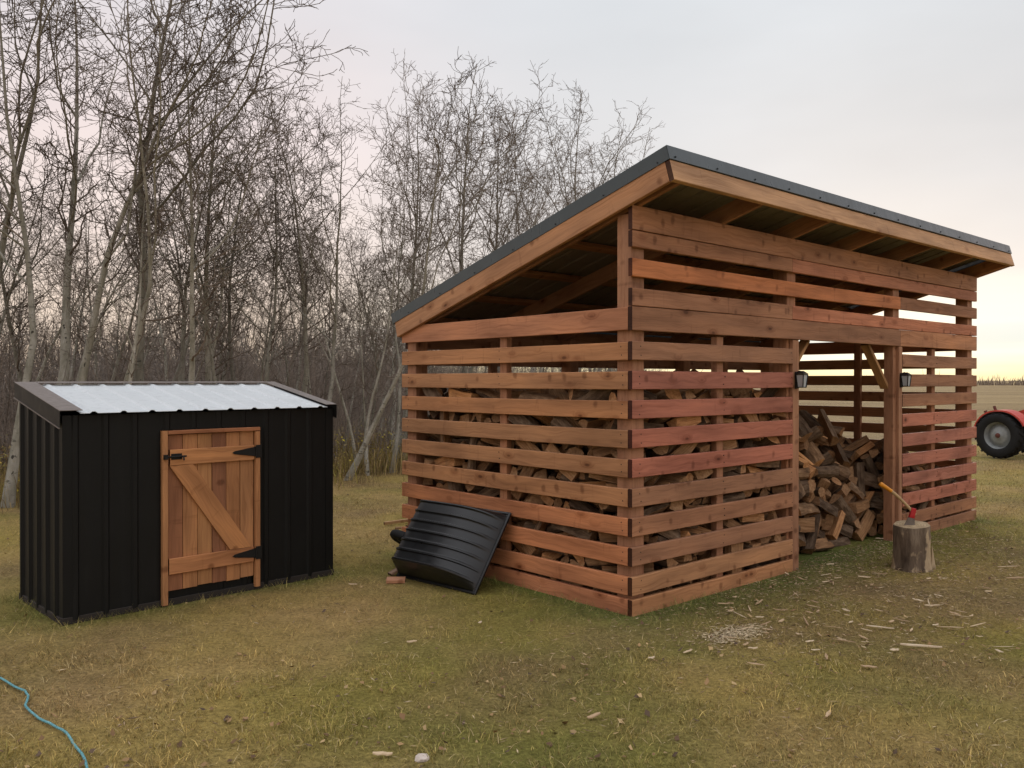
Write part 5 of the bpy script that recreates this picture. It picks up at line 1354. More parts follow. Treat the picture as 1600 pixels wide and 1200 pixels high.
4,390,505,1318,765,153,595,191,950,973,
1,332,357,472,611,314,670,-280,902,954,
1,1690,360,1478,494,654,-75,-568,889,824,
3,110,2189,1470,281,329,-684,587,796,775,
5,5138,220,45,712,25,701,35,968,1017,
8,209,1698,51,583,-170,690,-394,779,812,
7,1367,177,787,550,520,426,496,878,898,
3,213,2564,1323,352,340,-711,504,794,850,
1,1313,255,1487,789,-124,602,-15,900,908,
6,191,875,208,166,-572,63,-801,797,838,
8,216,688,333,164,-636,416,-629,803,757,
5,338,736,1593,712,218,662,82,735,776,
9,299,985,1055,33,328,80,941,720,660,
0,344,218,990,402,-616,675,-62,822,865,
3,373,699,688,319,-547,584,-508,762,726,
2,561,319,91,661,711,-114,212,895,894,
3,1037,193,839,775,-316,546,41,926,878,
8,801,264,1147,445,754,-86,474,707,775,
8,77,1214,605,622,602,342,-366,794,756,
7,4154,758,790,597,628,402,-297,969,893,
5,425,1566,1126,387,629,215,639,774,742,
5,479,1457,1353,78,497,496,708,870,884,
5,527,546,537,688,713,-19,-137,770,783,
9,4669,419,672,373,-141,890,-224,782,718,
0,5075,264,826,388,678,445,-438,871,947,
6,3828,775,1106,427,858,-283,-30,824,890,
3,4753,407,420,110,-766,-65,630,934,851,
4,1391,274,686,596,-272,637,-406,958,914,
1,4722,122,612,636,-190,735,-136,902,888,
4,878,350,1108,740,274,614,-14,886,855,
8,4286,580,570,908,301,245,155,964,896,
0,5489,196,348,285,183,391,856,852,928,
9,578,242,1207,351,-709,-424,-440,739,801,
9,216,2230,61,97,-387,594,-699,943,913,
0,368,212,770,91,-717,-68,-687,886,932,
5,3050,618,1186,372,911,50,168,750,789,
3,4715,629,771,179,415,452,769,962,880,
9,4722,576,444,459,-649,224,-565,914,828,
5,397,2008,1477,190,396,830,343,752,677,
0,4496,703,827,841,-198,435,-253,905,848,
0,1741,245,1336,658,692,32,294,716,711,
3,290,1992,130,752,-90,548,-357,956,990,
2,2142,245,1145,89,979,-92,-159,890,941,
9,3085,502,705,349,-586,341,-647,795,742,
9,1349,204,90,308,787,178,-504,709,712,
7,4789,184,457,646,493,-579,-60,827,821,
7,6080,254,316,254,226,844,-415,923,963,
0,5717,172,48,689,359,625,76,769,711,
0,1811,790,1552,653,476,483,-338,700,707,
2,5556,114,119,825,-50,556,-88,932,887,
5,6071,217,142,755,-526,312,238,750,773,
7,688,1735,1535,56,-406,675,-614,772,786,
6,5203,487,786,406,817,-175,369,810,785,
9,3544,657,464,599,-745,132,262,964,986,
8,4731,240,209,523,-292,604,-525,728,783,
4,5293,314,531,336,647,-464,502,829,872,
3,293,2179,695,464,-152,-547,680,805,777,
9,3516,686,774,590,684,382,-195,927,940,
7,462,1330,681,766,545,332,-79,941,1029,
7,227,2149,484,734,347,567,-139,707,671,
2,932,278,566,502,91,856,-84,758,806,
0,166,2613,822,62,488,654,-574,708,675,
5,194,2185,1010,482,56,858,-170,716,694,
0,525,1190,1095,442,887,107,-83,791,766,
3,271,1671,933,211,-50,965,146,839,849,
1,4783,330,328,188,-446,-609,-628,925,930,
6,1435,342,872,496,-173,706,-474,759,806,
9,211,1831,665,78,-223,469,-851,721,774,
5,286,1233,1039,28,-765,232,-600,963,983,
5,297,1614,524,495,-489,-432,-574,724,734,
3,4976,507,502,307,-438,270,-801,706,725,
0,244,2344,769,189,661,432,584,794,733,
7,289,2132,826,205,1,840,-503,899,901,
1,3598,509,162,578,-454,-508,-449,713,678,
5,1667,351,57,633,331,-615,334,960,1046,
9,228,225,357,633,-759,-125,84,707,701,
0,6238,129,107,816,120,524,212,792,764,
7,804,1473,1532,220,670,442,-555,751,768,
2,2082,278,680,407,-490,-339,-693,954,964,
8,2336,1546,1709,574,-85,524,-624,776,818,
4,4610,437,176,746,47,664,-20,909,831,
3,189,2067,412,201,93,598,-770,888,856,
0,520,2666,1443,377,255,877,-152,956,922,
5,342,1304,244,593,300,596,-452,938,957,
4,244,2642,552,167,-291,629,701,774,782,
2,2014,733,1574,419,542,-720,109,887,800,
3,2701,388,103,452,740,-322,379,761,690,
9,682,1224,1526,617,719,319,-28,924,835,
4,4453,1091,1199,262,181,839,-440,844,878,
3,1396,324,239,634,281,-296,657,926,895,
1,460,2286,1554,640,127,634,415,926,950,
8,999,2657,1578,249,574,681,-380,824,829,
9,3477,608,542,358,-46,-812,-459,905,887,
2,5887,282,526,260,599,-529,541,825,860,
1,1614,224,865,276,-920,-127,-246,751,699,
1,2100,398,930,61,302,-775,-551,927,940,
5,264,1623,134,731,189,634,-167,716,780,
5,2429,687,1491,968,211,4,-139,793,853,
6,2344,385,608,181,189,54,-964,756,697,
9,6203,243,174,842,498,202,-28,813,801,
1,347,2184,1162,315,437,-488,687,924,960,
6,5092,942,849,82,-447,-654,-605,710,672,
7,198,2154,1530,608,608,-345,375,760,789,
0,1820,197,418,636,630,-223,387,703,643,
2,244,1710,632,630,443,302,-561,819,887,
8,4167,499,175,607,1,-688,-398,924,864,
7,338,1944,624,36,-596,247,763,769,792,
0,1039,1784,1591,668,-195,642,320,918,1003,
3,3536,587,54,147,157,-697,684,890,806,
2,3125,569,323,221,-60,860,455,700,721,
9,2526,374,635,140,-835,386,-365,952,981,
2,390,1723,382,772,-39,-580,258,913,879,
8,1326,366,1579,548,-152,-569,595,848,810,
7,1916,281,904,279,489,109,-819,724,790,
9,455,336,329,462,211,-609,609,944,1024,
3,323,1604,620,639,-266,604,395,968,904,
2,5719,218,136,700,470,533,-65,770,745,
0,108,1225,37,553,-545,434,457,761,689,
4,4826,576,568,698,-218,592,-338,787,851,
6,2228,630,1585,63,-444,547,-707,747,813,
8,6055,175,395,225,685,509,-470,710,648,
9,279,776,1403,788,-52,-490,370,723,750,
4,154,280,130,2,362,-714,599,718,739,
4,181,1938,308,326,-175,929,19,752,728,
0,370,1706,1370,700,-170,667,-192,807,852,
3,3828,668,572,161,-65,574,-800,702,743,
9,5990,264,58,701,-669,237,-67,860,926,
0,3142,852,1438,345,617,-665,-239,867,854,
9,5526,200,199,146,76,-634,755,818,759,
3,1301,338,46,332,621,342,623,830,868,
7,3114,536,170,195,-484,489,699,956,948,
2,392,1481,1390,157,472,448,743,825,764,
7,5042,660,790,738,-185,499,415,750,806,
0,626,810,629,492,308,-571,580,777,843,
8,1604,207,1362,244,-691,668,-128,923,863,
1,5142,681,73,535,-686,-80,-486,947,1025,
8,4196,424,108,365,-401,628,-558,733,745,
5,235,1762,1198,484,541,685,-68,766,809,
9,260,2736,326,547,-626,532,-159,771,782,
4,489,2560,228,372,-662,111,-642,884,966,
9,529,1844,492,835,280,-180,438,830,901,
0,1914,226,170,698,578,-365,213,888,878,
2,569,2297,1459,802,-20,596,-42,869,951,
9,266,2266,1448,344,-33,649,678,780,768,
0,2094,532,1520,601,466,-559,330,876,820,
0,396,2469,956,96,251,-925,268,933,882,
8,5085,166,134,311,607,342,647,810,835,
5,628,2738,1516,578,708,278,296,801,778,
7,719,2426,1564,41,-866,498,-26,888,912,
7,501,210,58,667,673,-168,270,759,728,
2,1154,275,175,786,177,399,438,742,812,
4,1216,343,1154,521,-538,-658,-84,806,793,
5,1070,1475,1538,320,869,-193,325,792,825,
2,1585,315,944,449,726,75,516,927,922,
9,5335,696,803,782,136,603,80,883,852,
9,5069,534,704,534,788,-126,-280,771,788,
0,4344,587,432,462,-296,-804,227,868,824,
6,1643,697,1582,573,560,425,421,793,721,
8,4008,1837,1208,148,913,321,203,826,812,
1,4052,1672,1168,547,419,-21,724,926,1005,
8,4062,2098,1267,155,529,-678,485,837,910,
4,4084,2069,1091,439,579,489,-483,908,887,
5,3979,2339,1153,908,314,-265,-76,722,659,
1,4132,1119,1207,498,793,215,276,834,814,
3,3547,1171,1412,572,708,34,414,760,743,
8,3480,1013,1130,110,769,490,396,723,708,
9,3616,1449,1424,722,-171,670,-10,771,809,
4,3495,940,1224,51,-927,272,-252,806,784,
0,3989,1398,1062,103,-794,534,270,791,760,
8,3766,1030,1168,785,-189,500,-314,820,817,
4,3922,1887,1082,52,2,973,225,750,720,
9,3048,1982,1638,578,555,-48,-597,848,790,
5,3667,1223,1408,653,313,627,-285,802,790,
7,3295,1157,1404,597,231,649,-411,721,728,
8,3665,972,1280,798,-126,98,581,765,825,
8,4017,1064,1222,274,754,-319,505,856,827,
7,3269,2150,1534,528,621,292,500,914,904,
4,3202,1031,1361,171,614,766,-82,796,804,
8,3327,948,1359,675,117,313,658,750,727,
6,3224,926,1391,936,-292,161,-112,854,814,
9,3290,2244,1423,637,443,543,322,908,959,
6,3212,2119,1430,650,-174,707,-217,839,846,
6,3304,2258,1544,46,-661,280,-694,952,1028,
6,187,326,626,390,-650,417,501,830,757,
3,4076,1078,1102,588,509,620,-101,849,934,
9,298,202,50,418,673,-187,581,892,814,
3,345,212,192,516,343,696,-365,914,838,
6,735,2524,1214,577,767,-9,-279,725,778,
5,596,2555,1176,922,-71,369,-95,711,652,
9,709,2712,1267,649,294,474,517,819,825,
2,759,2835,1312,354,549,291,699,878,879,
5,726,2783,1430,164,-596,142,-773,890,893,
0,856,2411,1150,713,-329,617,51,923,936,
0,914,2723,1258,434,229,-605,627,738,700,
1,861,2708,1153,700,508,485,-128,839,882,
7,1366,345,760,480,-517,657,-266,914,915,
0,1217,498,1324,566,-739,305,201,837,889,
8,1367,412,1432,51,552,-425,716,920,864,
8,1148,451,1538,447,-714,98,-531,725,725,
5,1260,386,1225,646,335,-305,614,732,790,
1,1332,499,1252,127,603,-103,781,762,706,
4,1527,505,1342,528,559,-362,527,718,650,
8,1497,311,1260,105,651,159,734,733,728,
7,1312,625,1247,722,83,371,-579,709,732,
6,1101,304,1231,689,707,33,-156,924,870,
5,1547,689,1167,573,-462,650,-190,967,919,
2,1483,796,1181,665,-283,660,-205,898,928,
6,1417,921,1249,442,474,467,602,849,803,
1,1021,1255,1368,757,-15,626,184,790,827,
2,822,1262,1478,74,-55,-324,-942,856,928,
6,979,1100,1359,632,97,415,648,814,772,
5,1511,1216,1264,460,789,-404,58,819,855,
4,998,1163,1229,484,749,-205,404,920,996,
3,1186,1237,1312,105,-656,-452,595,933,867,
0,1237,1145,1284,540,-612,141,-561,813,814,
2,1163,1451,1290,590,197,562,545,908,844,
9,1152,1354,1331,811,-337,458,-137,875,804,
0,962,1417,1341,804,-266,399,-351,762,749,
4,835,1385,1380,14,-484,-92,-870,905,950,
1,1434,743,1449,636,277,716,-80,740,711,
5,1139,622,1447,264,-684,124,-669,949,902,
0,1040,688,1563,423,-655,225,584,942,986,
5,1254,827,1558,716,-77,679,-140,872,806,
3,1330,698,1594,738,-208,582,-272,727,783,
1,1444,1320,1173,536,15,-690,487,954,990,
8,1332,1327,1248,808,8,586,59,751,785,
5,1159,1182,1176,259,586,-450,622,827,794,
2,1121,928,1257,292,797,-220,481,750,699,
1,1166,945,1371,678,-213,-556,-432,906,850,
0,1381,895,1400,607,317,729,-1,928,837,
3,1422,1023,1403,484,473,437,593,760,793,
0,1132,1135,1527,575,792,106,177,937,954,
3,1054,931,1446,246,640,-312,658,862,860,
7,1179,709,1380,243,-686,-18,-685,872,924,
6,1484,936,1489,339,775,236,478,967,936,
2,1346,1969,1154,558,-8,700,-446,930,838,
7,1422,2062,1186,631,189,562,-499,947,867,
4,1114,2266,1169,109,649,-82,748,820,825,
2,1311,2415,1244,158,725,-146,654,855,850,
2,1143,1843,1474,572,-5,712,407,809,777,
1,1393,1819,1446,478,323,816,-39,902,950,
5,1323,1658,1470,632,229,738,-55,936,1004,
4,1309,1550,1559,551,-2,780,-298,902,937,
7,1486,1730,1571,374,339,-538,675,860,821,
8,1386,1407,1477,28,-169,-84,982,919,879,
7,1183,1422,1559,382,356,840,-146,958,984,
0,1280,1432,1182,780,-7,620,-88,914,950,
9,1076,1547,1227,810,-303,460,201,922,989,
6,1042,1786,1211,778,554,-252,155,907,935,
5,1127,1848,1362,58,591,-328,735,964,922,
3,959,1746,1384,768,-398,376,332,951,975,
5,1102,1586,1345,776,-134,509,347,708,710,
0,1139,1559,1444,736,230,632,-77,924,952,
8,827,1650,1380,532,253,-501,634,961,996,
9,1305,1104,1345,405,-383,810,-181,718,649,
7,1499,1126,1344,163,894,-62,412,771,726,
4,1335,1791,1151,699,385,589,-128,921,903,
3,1373,1742,1255,570,636,-496,-154,842,822,
3,1150,1737,1199,750,-257,511,332,842,781,
1,1283,1547,1193,764,-70,534,-355,725,772,
9,1082,2594,1324,695,610,266,-274,810,792,
0,864,2489,1327,530,758,-371,77,887,835,
7,1147,2573,1402,511,69,808,-286,934,1014,
9,1231,2648,1454,258,835,-23,486,830,857,
2,1300,2737,1499,516,314,797,-2,968,1035,
3,1212,2597,1576,109,256,-856,436,920,986,
1,1426,2530,1435,438,-64,84,893,852,767,
4,1154,2430,1583,855,323,373,-159,855,782,
9,1337,2830,1241,181,-487,110,-848,871,906,
8,999,2667,1151,679,403,566,-234,772,767,
7,1169,2646,1214,580,-56,670,-459,931,989,
3,964,2442,1265,725,-632,-76,-261,839,822,
9,1274,2728,1279,573,625,209,487,961,977,
5,1306,2814,1410,654,401,526,368,788,770,
3,1167,2713,1384,242,792,-181,530,702,679,
2,1076,2279,1465,437,-539,227,-684,855,906,
8,948,2185,1497,573,77,798,-171,922,855,
0,1055,2071,1521,8,-692,69,-718,798,728,
3,1304,2068,1512,789,500,355,-39,762,720,
7,1218,2220,1572,246,-694,151,-660,788,738,
6,716,2007,1324,29,393,-607,-690,767,768,
4,1361,2728,1199,521,-5,-853,26,752,707,
7,1343,2278,1287,140,767,-200,593,930,999,
6,1249,2096,1274,713,100,634,-284,947,966,
1,1266,1922,1327,56,-560,216,-798,859,853,
5,1073,2021,1394,492,-125,545,-667,770,732,
6,1363,2071,1414,10,-362,466,-807,952,1024,
8,1108,2248,1340,458,-93,431,-772,764,787,
7,1141,2109,1377,768,460,393,209,721,714,
4,1195,2364,1428,89,-714,191,-668,911,894,
1,923,2164,1212,428,14,771,-472,949,948,
0,842,2009,1255,624,695,350,-76,890,817,
3,849,2093,1406,588,650,439,-199,938,932,
0,835,2078,1162,59,480,-526,700,964,884,
5,562,1756,1209,859,-152,474,118,834,837,
9,583,1832,1336,440,204,494,722,769,786,
2,818,1768,1466,132,752,388,-516,724,715,
2,848,1624,1224,493,-471,544,488,758,778,
1,530,1589,923,818,395,-21,-418,826,872,
9,436,1641,808,974,87,-207,-4,908,905,
3,1162,385,260,577,-646,499,3,736,796,
3,912,2375,1485,17,256,-211,943,803,764,
2,1428,2421,1477,218,882,162,385,750,804,
8,1024,2808,1439,202,91,110,-969,860,777,
7,1394,622,1533,562,367,626,398,729,720,
5,1569,493,1511,492,217,-798,271,795,722,
8,1461,212,1423,872,374,-217,-232,852,793,
0,1394,526,1516,720,-10,-372,586,817,802,
6,1520,252,1170,586,468,-184,-635,833,908,
7,1557,371,1196,693,-39,717,-70,800,857,
1,1945,525,715,683,-588,-317,-297,962,1001,
9,1958,1294,1216,554,164,798,-169,890,847,
0,2155,1039,1225,78,729,-466,496,915,934,
0,1632,1200,1212,323,476,-659,486,768,784,
5,1712,579,1439,566,585,-562,148,885,846,
2,1705,1021,1576,113,-792,144,583,902,844,
1,1503,917,1595,256,-543,164,782,948,908,
3,1716,1243,1163,514,-556,418,502,932,1004,
8,1943,1200,1196,67,-663,482,-569,739,750,
0,1629,720,1315,743,219,-588,-232,947,963,
9,1967,695,1193,344,808,-190,439,967,904,
4,1831,962,1473,102,-120,780,-606,849,811,
9,2081,828,1295,561,681,306,357,858,782,
5,1683,716,1400,202,576,588,-530,889,828,
5,2023,794,1413,575,770,192,199,812,790,
5,2024,858,1550,24,782,-134,608,715,692,
1,1685,1150,1342,454,-437,-486,-605,930,871,
4,1772,991,1374,189,-529,198,803,820,783,
8,1560,842,1272,253,683,-184,-660,944,1034,
2,1387,998,1321,199,607,43,768,828,881,
9,1668,1508,1384,252,-442,552,-661,710,764,
1,1800,1614,1447,258,618,-292,683,947,882,
3,1565,1445,1340,464,-133,544,-686,715,755,
0,1879,1591,1537,645,373,537,-396,884,861,
2,1697,1586,1491,544,612,475,-324,876,849,
7,1572,1543,1503,291,872,258,-296,756,728,
1,1751,2094,1173,307,-647,292,-634,939,972,
2,1648,1968,1211,245,652,-542,470,719,715,
0,1570,1521,1235,806,234,492,-234,880,801,
9,1460,1661,1288,300,-771,182,-531,959,1042,
8,1697,1590,1284,532,-422,639,-361,716,732,
8,1960,1387,1280,258,-453,734,-435,734,677,
5,2013,1531,1318,301,588,-303,687,762,804,
1,1997,1596,1406,235,262,-593,724,789,824,
6,1885,1716,1394,898,-254,188,-305,774,798,
2,1717,1602,1355,266,737,-138,606,821,760,
9,1721,963,1171,586,-507,570,-272,798,759,
5,2150,981,1302,196,714,-469,481,790,775,
5,1970,1292,1426,563,202,796,-92,786,786,
6,1733,1647,1160,706,639,303,-28,951,962,
5,1920,1638,1207,520,509,499,-470,784,721,
9,1892,1450,1227,256,795,190,517,766,778,
3,2175,1160,1254,202,978,15,56,704,769,
0,1904,1158,1276,311,768,398,-393,703,706,
7,2077,910,1156,473,472,740,-78,921,1004,
3,1843,2825,1217,411,604,491,474,823,861,
8,1743,2688,1230,258,822,-210,462,751,736,
3,1768,2527,1228,20,434,-440,786,956,955,
7,1663,2457,1278,693,236,576,-364,885,930,
1,1815,2538,1397,685,601,-59,408,951,1012,
2,1920,2551,1343,932,299,174,112,821,754,
6,1961,2659,1325,696,569,79,431,885,836,
8,1622,2682,1287,571,192,600,-526,703,739,
0,1583,2163,1495,132,102,-586,793,801,815,
5,1674,2265,1590,617,218,515,-554,855,924,
3,1527,2230,1546,273,-38,432,-859,736,708,
4,1458,2166,1536,414,896,111,112,746,681,
4,1791,2293,1179,554,320,634,433,951,1025,
3,1554,2418,1212,812,-141,-563,-68,722,744,
0,1665,2210,1338,481,513,575,-419,809,850,
8,1633,2090,1397,322,-149,591,-724,835,914,
0,1847,1935,1436,242,-858,-218,-398,764,746,
1,1765,2032,1546,276,260,-444,812,874,835,
6,2030,2029,1521,611,748,219,-138,804,787,
1,1886,2132,1500,365,382,-431,732,716,758,
3,1668,2142,1549,783,528,182,-275,835,879,
0,1834,2218,1567,350,432,-370,745,776,782,
1,1806,1886,1232,625,-659,-289,-303,711,745,
9,1841,2222,1236,10,-748,-93,-657,780,753,
2,1928,2023,1228,572,-414,295,644,784,860,
2,1843,1928,1316,32,756,-26,653,904,980,
4,1807,1820,1362,594,408,588,368,968,960,
7,1570,1997,1394,686,167,441,-554,853,897,
9,1476,2279,1367,169,-373,-289,866,829,875,
9,1774,2180,1383,247,101,798,-540,817,828,
3,776,1732,1158,165,130,-705,678,951,918,
3,932,1691,1166,425,493,507,-565,950,950,
2,566,1228,1016,963,140,212,88,746,793,
0,706,1051,1198,407,-210,-406,-791,876,928,
5,664,900,1192,468,-276,-292,-787,897,852,
0,726,767,1583,669,384,602,-204,772,773,
6,1279,1204,1568,600,542,115,577,793,764,
5,810,1185,1187,714,695,86,-21,934,905,
0,438,628,552,725,-466,408,301,778,826,
5,1891,2766,1422,741,440,377,340,839,860,
8,1552,2684,1356,58,-100,-721,-683,862,932,
3,1631,2663,1396,722,-653,102,204,708,710,
4,1578,2586,1469,383,388,654,-524,901,863,
9,1820,2508,1534,656,154,690,-265,913,831,
8,1896,2631,1474,755,486,363,249,959,996,
1,1875,2735,1564,795,325,510,-48,847,816,
8,1729,2710,1572,102,560,-377,730,950,1018,
9,1771,464,1336,71,7,-566,822,749,680,
6,2358,570,1315,63,-444,547,-707,747,813,
2,2238,451,1350,317,-120,-209,917,820,814,
2,2211,596,1226,176,634,-105,-745,799,810,
1,1669,574,1187,545,74,797,250,946,1010,
0,1793,478,1193,480,-558,650,-188,835,813,
7,2148,561,1378,15,758,-359,-545,826,762,
1,1869,288,1364,304,-746,520,285,880,794,
8,2000,480,1322,93,-904,25,417,771,747,
6,1781,1048,1266,115,69,-704,697,804,780,
3,2174,1193,1508,692,-444,-568,28,726,672,
1,742,2528,1318,402,-212,569,685,786,743,
3,1961,1051,1400,375,-30,745,-552,834,842,
9,1484,1137,1461,316,437,729,421,830,761,
0,2563,1024,1534,565,-449,109,683,836,850,
5,2567,1503,1568,351,91,848,-385,819,848,
9,3163,1535,1567,419,407,559,-588,890,873,
6,2892,1070,1382,2,-575,-662,481,749,678,
5,1492,1336,1598,186,-557,-555,589,962,882,
5,1552,1331,1464,798,-23,583,150,752,726,
6,792,1874,1452,896,-352,260,67,844,920,
2,2661,514,429,542,-522,-497,-432,817,834,
5,2453,912,1457,689,-557,-401,232,861,901,
6,2279,1371,1256,101,-285,619,725,814,787,
5,2387,1076,1366,628,596,472,162,795,860,
7,1774,1206,1522,396,-628,-267,614,880,841,
7,2433,1174,1186,576,534,454,421,857,808,
2,2150,1413,1241,519,-595,349,505,829,837,
0,2056,1074,1488,453,-175,-656,-578,805,737,
0,1261,1078,1519,213,-390,824,352,880,823,
6,2180,1074,1529,555,-62,185,-809,754,731,
4,2402,864,1277,37,865,-256,430,816,865,
5,2351,801,1418,324,756,569,2,969,970,
5,2559,627,1221,968,211,4,-139,793,853,
1,2219,750,1545,160,-59,-198,-965,932,989,
9,2318,2069,1150,288,-93,-698,648,812,734,
7,2193,2207,1225,524,-56,608,-593,943,885,
2,2190,2383,1165,540,-667,-231,458,847,813,
4,2132,2353,1295,652,-400,608,211,840,915,
5,2145,2011,1315,340,428,-671,500,753,792,
8,2151,1847,1376,295,752,68,586,951,983,
6,2069,2470,1389,114,-732,-518,427,901,936,
4,2272,1491,1551,720,368,586,50,948,954,
7,2207,1302,1502,440,-206,710,-509,918,871,
8,2427,1164,1545,4,750,-518,412,902,930,
2,2495,1242,1440,168,-129,971,-108,867,891,
5,2644,1033,1347,783,-617,-41,-60,857,930,
9,2574,1261,1503,270,45,668,-692,744,803,
0,2575,1316,1624,182,819,-205,504,871,943,
3,2403,1033,1530,582,34,654,-481,722,714,
5,2292,1695,1340,700,-454,-442,331,703,759,
2,2433,1038,1234,604,221,734,-219,839,804,
7,2367,1213,1355,435,746,111,491,875,900,
2,2298,1546,1340,644,232,729,3,965,1004,
7,2357,1442,1397,596,207,740,-232,888,811,
5,2290,1358,1449,171,-527,457,-696,729,740,
9,2248,1518,1164,710,-51,689,-134,918,934,
2,2172,1720,1170,86,-757,-132,-634,884,826,
3,2282,1988,1253,81,-438,498,-744,883,912,
5,2337,1752,1237,630,397,666,-42,769,703,
9,2187,1658,1267,404,732,132,532,916,870,
2,2495,1303,1224,199,846,-198,452,758,786,
2,2057,2291,1406,607,-387,508,-474,816,796,
6,2179,2456,1588,680,426,544,246,782,822,
4,2010,2322,1595,223,772,-335,492,843,782,
7,2492,2724,1662,712,129,-685,88,933,1004,
4,2366,2264,1568,716,124,563,-393,746,734,
2,2363,2367,1668,415,-720,-296,-470,790,782,
3,2160,2592,1178,423,-297,656,-550,841,868,
9,2248,2700,1231,451,419,687,386,922,982,
1,2227,2694,1361,272,-754,283,-527,782,853,
9,2252,2597,1256,342,594,507,523,789,822,
4,2299,2610,1387,77,-814,290,-497,897,963,
7,2236,2676,1552,282,836,229,412,855,801,
4,1992,2828,1485,854,49,65,514,864,901,
1,2181,2593,1574,672,422,569,215,744,811,
3,2473,1541,1531,353,466,799,140,915,904,
1,2223,2021,1614,140,-457,337,-811,738,786,
1,2206,2101,1699,817,180,544,67,764,773,
1,2006,1657,1588,599,423,408,-545,934,852,
4,2092,1879,1583,676,270,678,-103,710,656,
1,2279,1762,1618,708,-140,595,354,771,801,
2,2169,1987,1404,664,224,712,-48,960,1008,
2,2346,1865,1454,103,727,-298,610,863,925,
0,2309,1743,1464,9,667,-378,642,947,990,
7,2222,1646,1480,529,-135,720,-428,816,890,
3,2449,1670,1525,356,-525,583,-507,708,695,
0,2458,1914,1494,210,764,-175,585,914,965,
2,2502,1814,1581,320,-738,-321,-500,791,752,
9,2516,1934,1643,304,624,-305,652,907,947,
9,3510,1613,1503,580,-474,406,523,756,787,
3,2903,1973,1698,414,465,618,-480,731,781,
1,2818,1103,1543,498,458,736,-31,843,889,
8,2971,1112,1150,673,-4,700,238,768,708,
0,2781,1320,1566,502,105,809,-286,731,711,
0,3050,720,1139,558,722,24,409,940,932,
8,2756,686,1173,376,830,299,-284,752,729,
9,2869,1505,1669,729,636,251,-32,795,816,
6,2497,1801,1221,848,385,257,260,782,766,
4,2809,2108,1396,541,-730,378,-174,852,817,
0,2724,2202,1445,45,-656,-374,-654,953,968,
4,2102,2160,1423,774,231,510,294,787,724,
9,2878,444,870,706,398,-216,-544,745,792,
5,2519,1976,1205,325,-753,-128,557,797,846,
8,2602,1686,1167,240,-775,69,581,799,864,
2,2404,2336,1194,439,358,478,-671,770,819,
2,877,775,1303,294,-476,92,-824,740,814,
9,610,606,1266,243,216,694,-642,768,793,
0,698,675,1280,690,-501,-367,-371,728,787,
8,792,725,1324,728,-449,204,475,781,794,
4,895,722,1382,415,679,542,-270,860,872,
1,707,565,1369,399,-131,774,-475,883,918,
2,745,737,1459,625,707,169,284,958,952,
2,816,771,1538,26,-408,607,-682,808,873,
7,832,552,1156,361,-579,330,-652,772,816,
2,899,893,1280,145,-777,377,-482,877,912,
7,854,656,1165,729,306,483,377,801,828,
5,1088,753,1180,150,876,335,313,773,701,
9,1024,872,1332,569,626,526,87,919,911,
6,2709,513,862,510,229,-825,-78,836,778,
8,2815,1312,1467,637,-599,145,463,889,814,
2,2752,809,1340,532,-587,-290,-537,735,723,
1,2838,1506,1531,171,-536,272,781,726,667,
4,3814,1186,1285,150,486,673,-537,748,764,
2,3062,1026,1440,378,419,-816,126,920,856,
0,3272,792,1168,345,617,-665,-239,867,854,
8,2623,1994,1685,220,716,-489,447,802,730,
4,2644,1356,1412,641,-558,-527,15,744,678,
2,2305,973,1280,902,-307,-291,89,814,827,
9,2522,2769,1513,878,-238,-406,90,918,855,
7,2750,1104,1352,845,-250,207,425,732,671,
8,2686,1818,1154,614,-321,638,-336,801,785,
2,2871,1806,1221,644,17,764,45,914,915,
6,2475,1947,1304,553,714,238,358,903,920,
2,2348,2178,1343,761,273,584,-78,736,771,
4,2294,2463,1448,724,-497,392,-273,849,839,
6,2573,2566,1350,454,741,-19,-494,826,776,
0,3137,2284,1445,676,239,603,-350,816,812,
3,2424,2045,1440,130,-577,207,-779,731,731,
9,3343,1689,1532,273,907,110,300,776,812,
3,2752,980,1154,676,440,590,-45,922,920,
5,2793,1231,1177,384,686,128,605,719,739,
2,2632,2148,1265,102,632,-113,760,717,651,
6,2707,2016,1308,537,584,401,457,826,862,
5,2421,2287,1331,755,81,568,-316,808,867,
1,2581,1725,1702,256,-705,-109,653,705,645,
8,3038,2348,1653,529,340,-5,-777,825,796,
8,2915,1718,1649,652,116,732,-162,794,834,
7,883,2502,1496,353,-813,-163,434,772,717,
4,3114,2542,1707,456,430,634,-452,944,952,
8,2230,1815,1691,35,-15,760,649,706,671,
7,3174,1480,1408,202,202,-507,-813,848,891,
3,2641,2140,1690,162,170,-530,-815,871,946,
9,1902,621,1366,674,586,-326,309,957,896,
0,3255,2436,1604,556,677,-2,482,767,785,
7,2679,1525,1684,207,818,-174,508,851,893,
7,2676,1664,1369,588,23,781,-212,756,771,
4,2763,1400,1395,238,652,-355,627,752,711,
1,2730,1275,1285,662,562,306,389,717,709,
3,2831,921,1256,229,-753,266,-557,766,792,
7,3047,1189,1421,131,592,-498,620,965,968,
4,2596,2483,1514,83,435,-506,740,715,652,
6,2832,1990,1415,518,345,-748,231,716,691,
8,2768,1128,1246,344,670,21,657,813,818,
8,2744,1664,1276,607,-318,671,-283,812,756,
5,3043,1284,1310,13,-684,168,-710,924,897,
1,2788,1495,1270,684,-301,665,-10,851,876,
0,2849,1560,1155,145,425,-568,690,854,866,
3,2785,1365,1184,534,-190,682,-462,950,1044,
4,2557,1569,1154,179,607,-351,-690,743,704,
2,2648,2181,1186,765,187,592,-169,869,938,
2,2617,2248,1294,407,597,-49,690,808,736,
0,2670,1876,1355,591,126,772,-200,871,932,
3,2356,2351,1401,816,501,-229,176,856,820,
3,2883,2387,1398,505,284,803,140,716,768,
0,3011,671,446,714,-633,207,216,943,897,
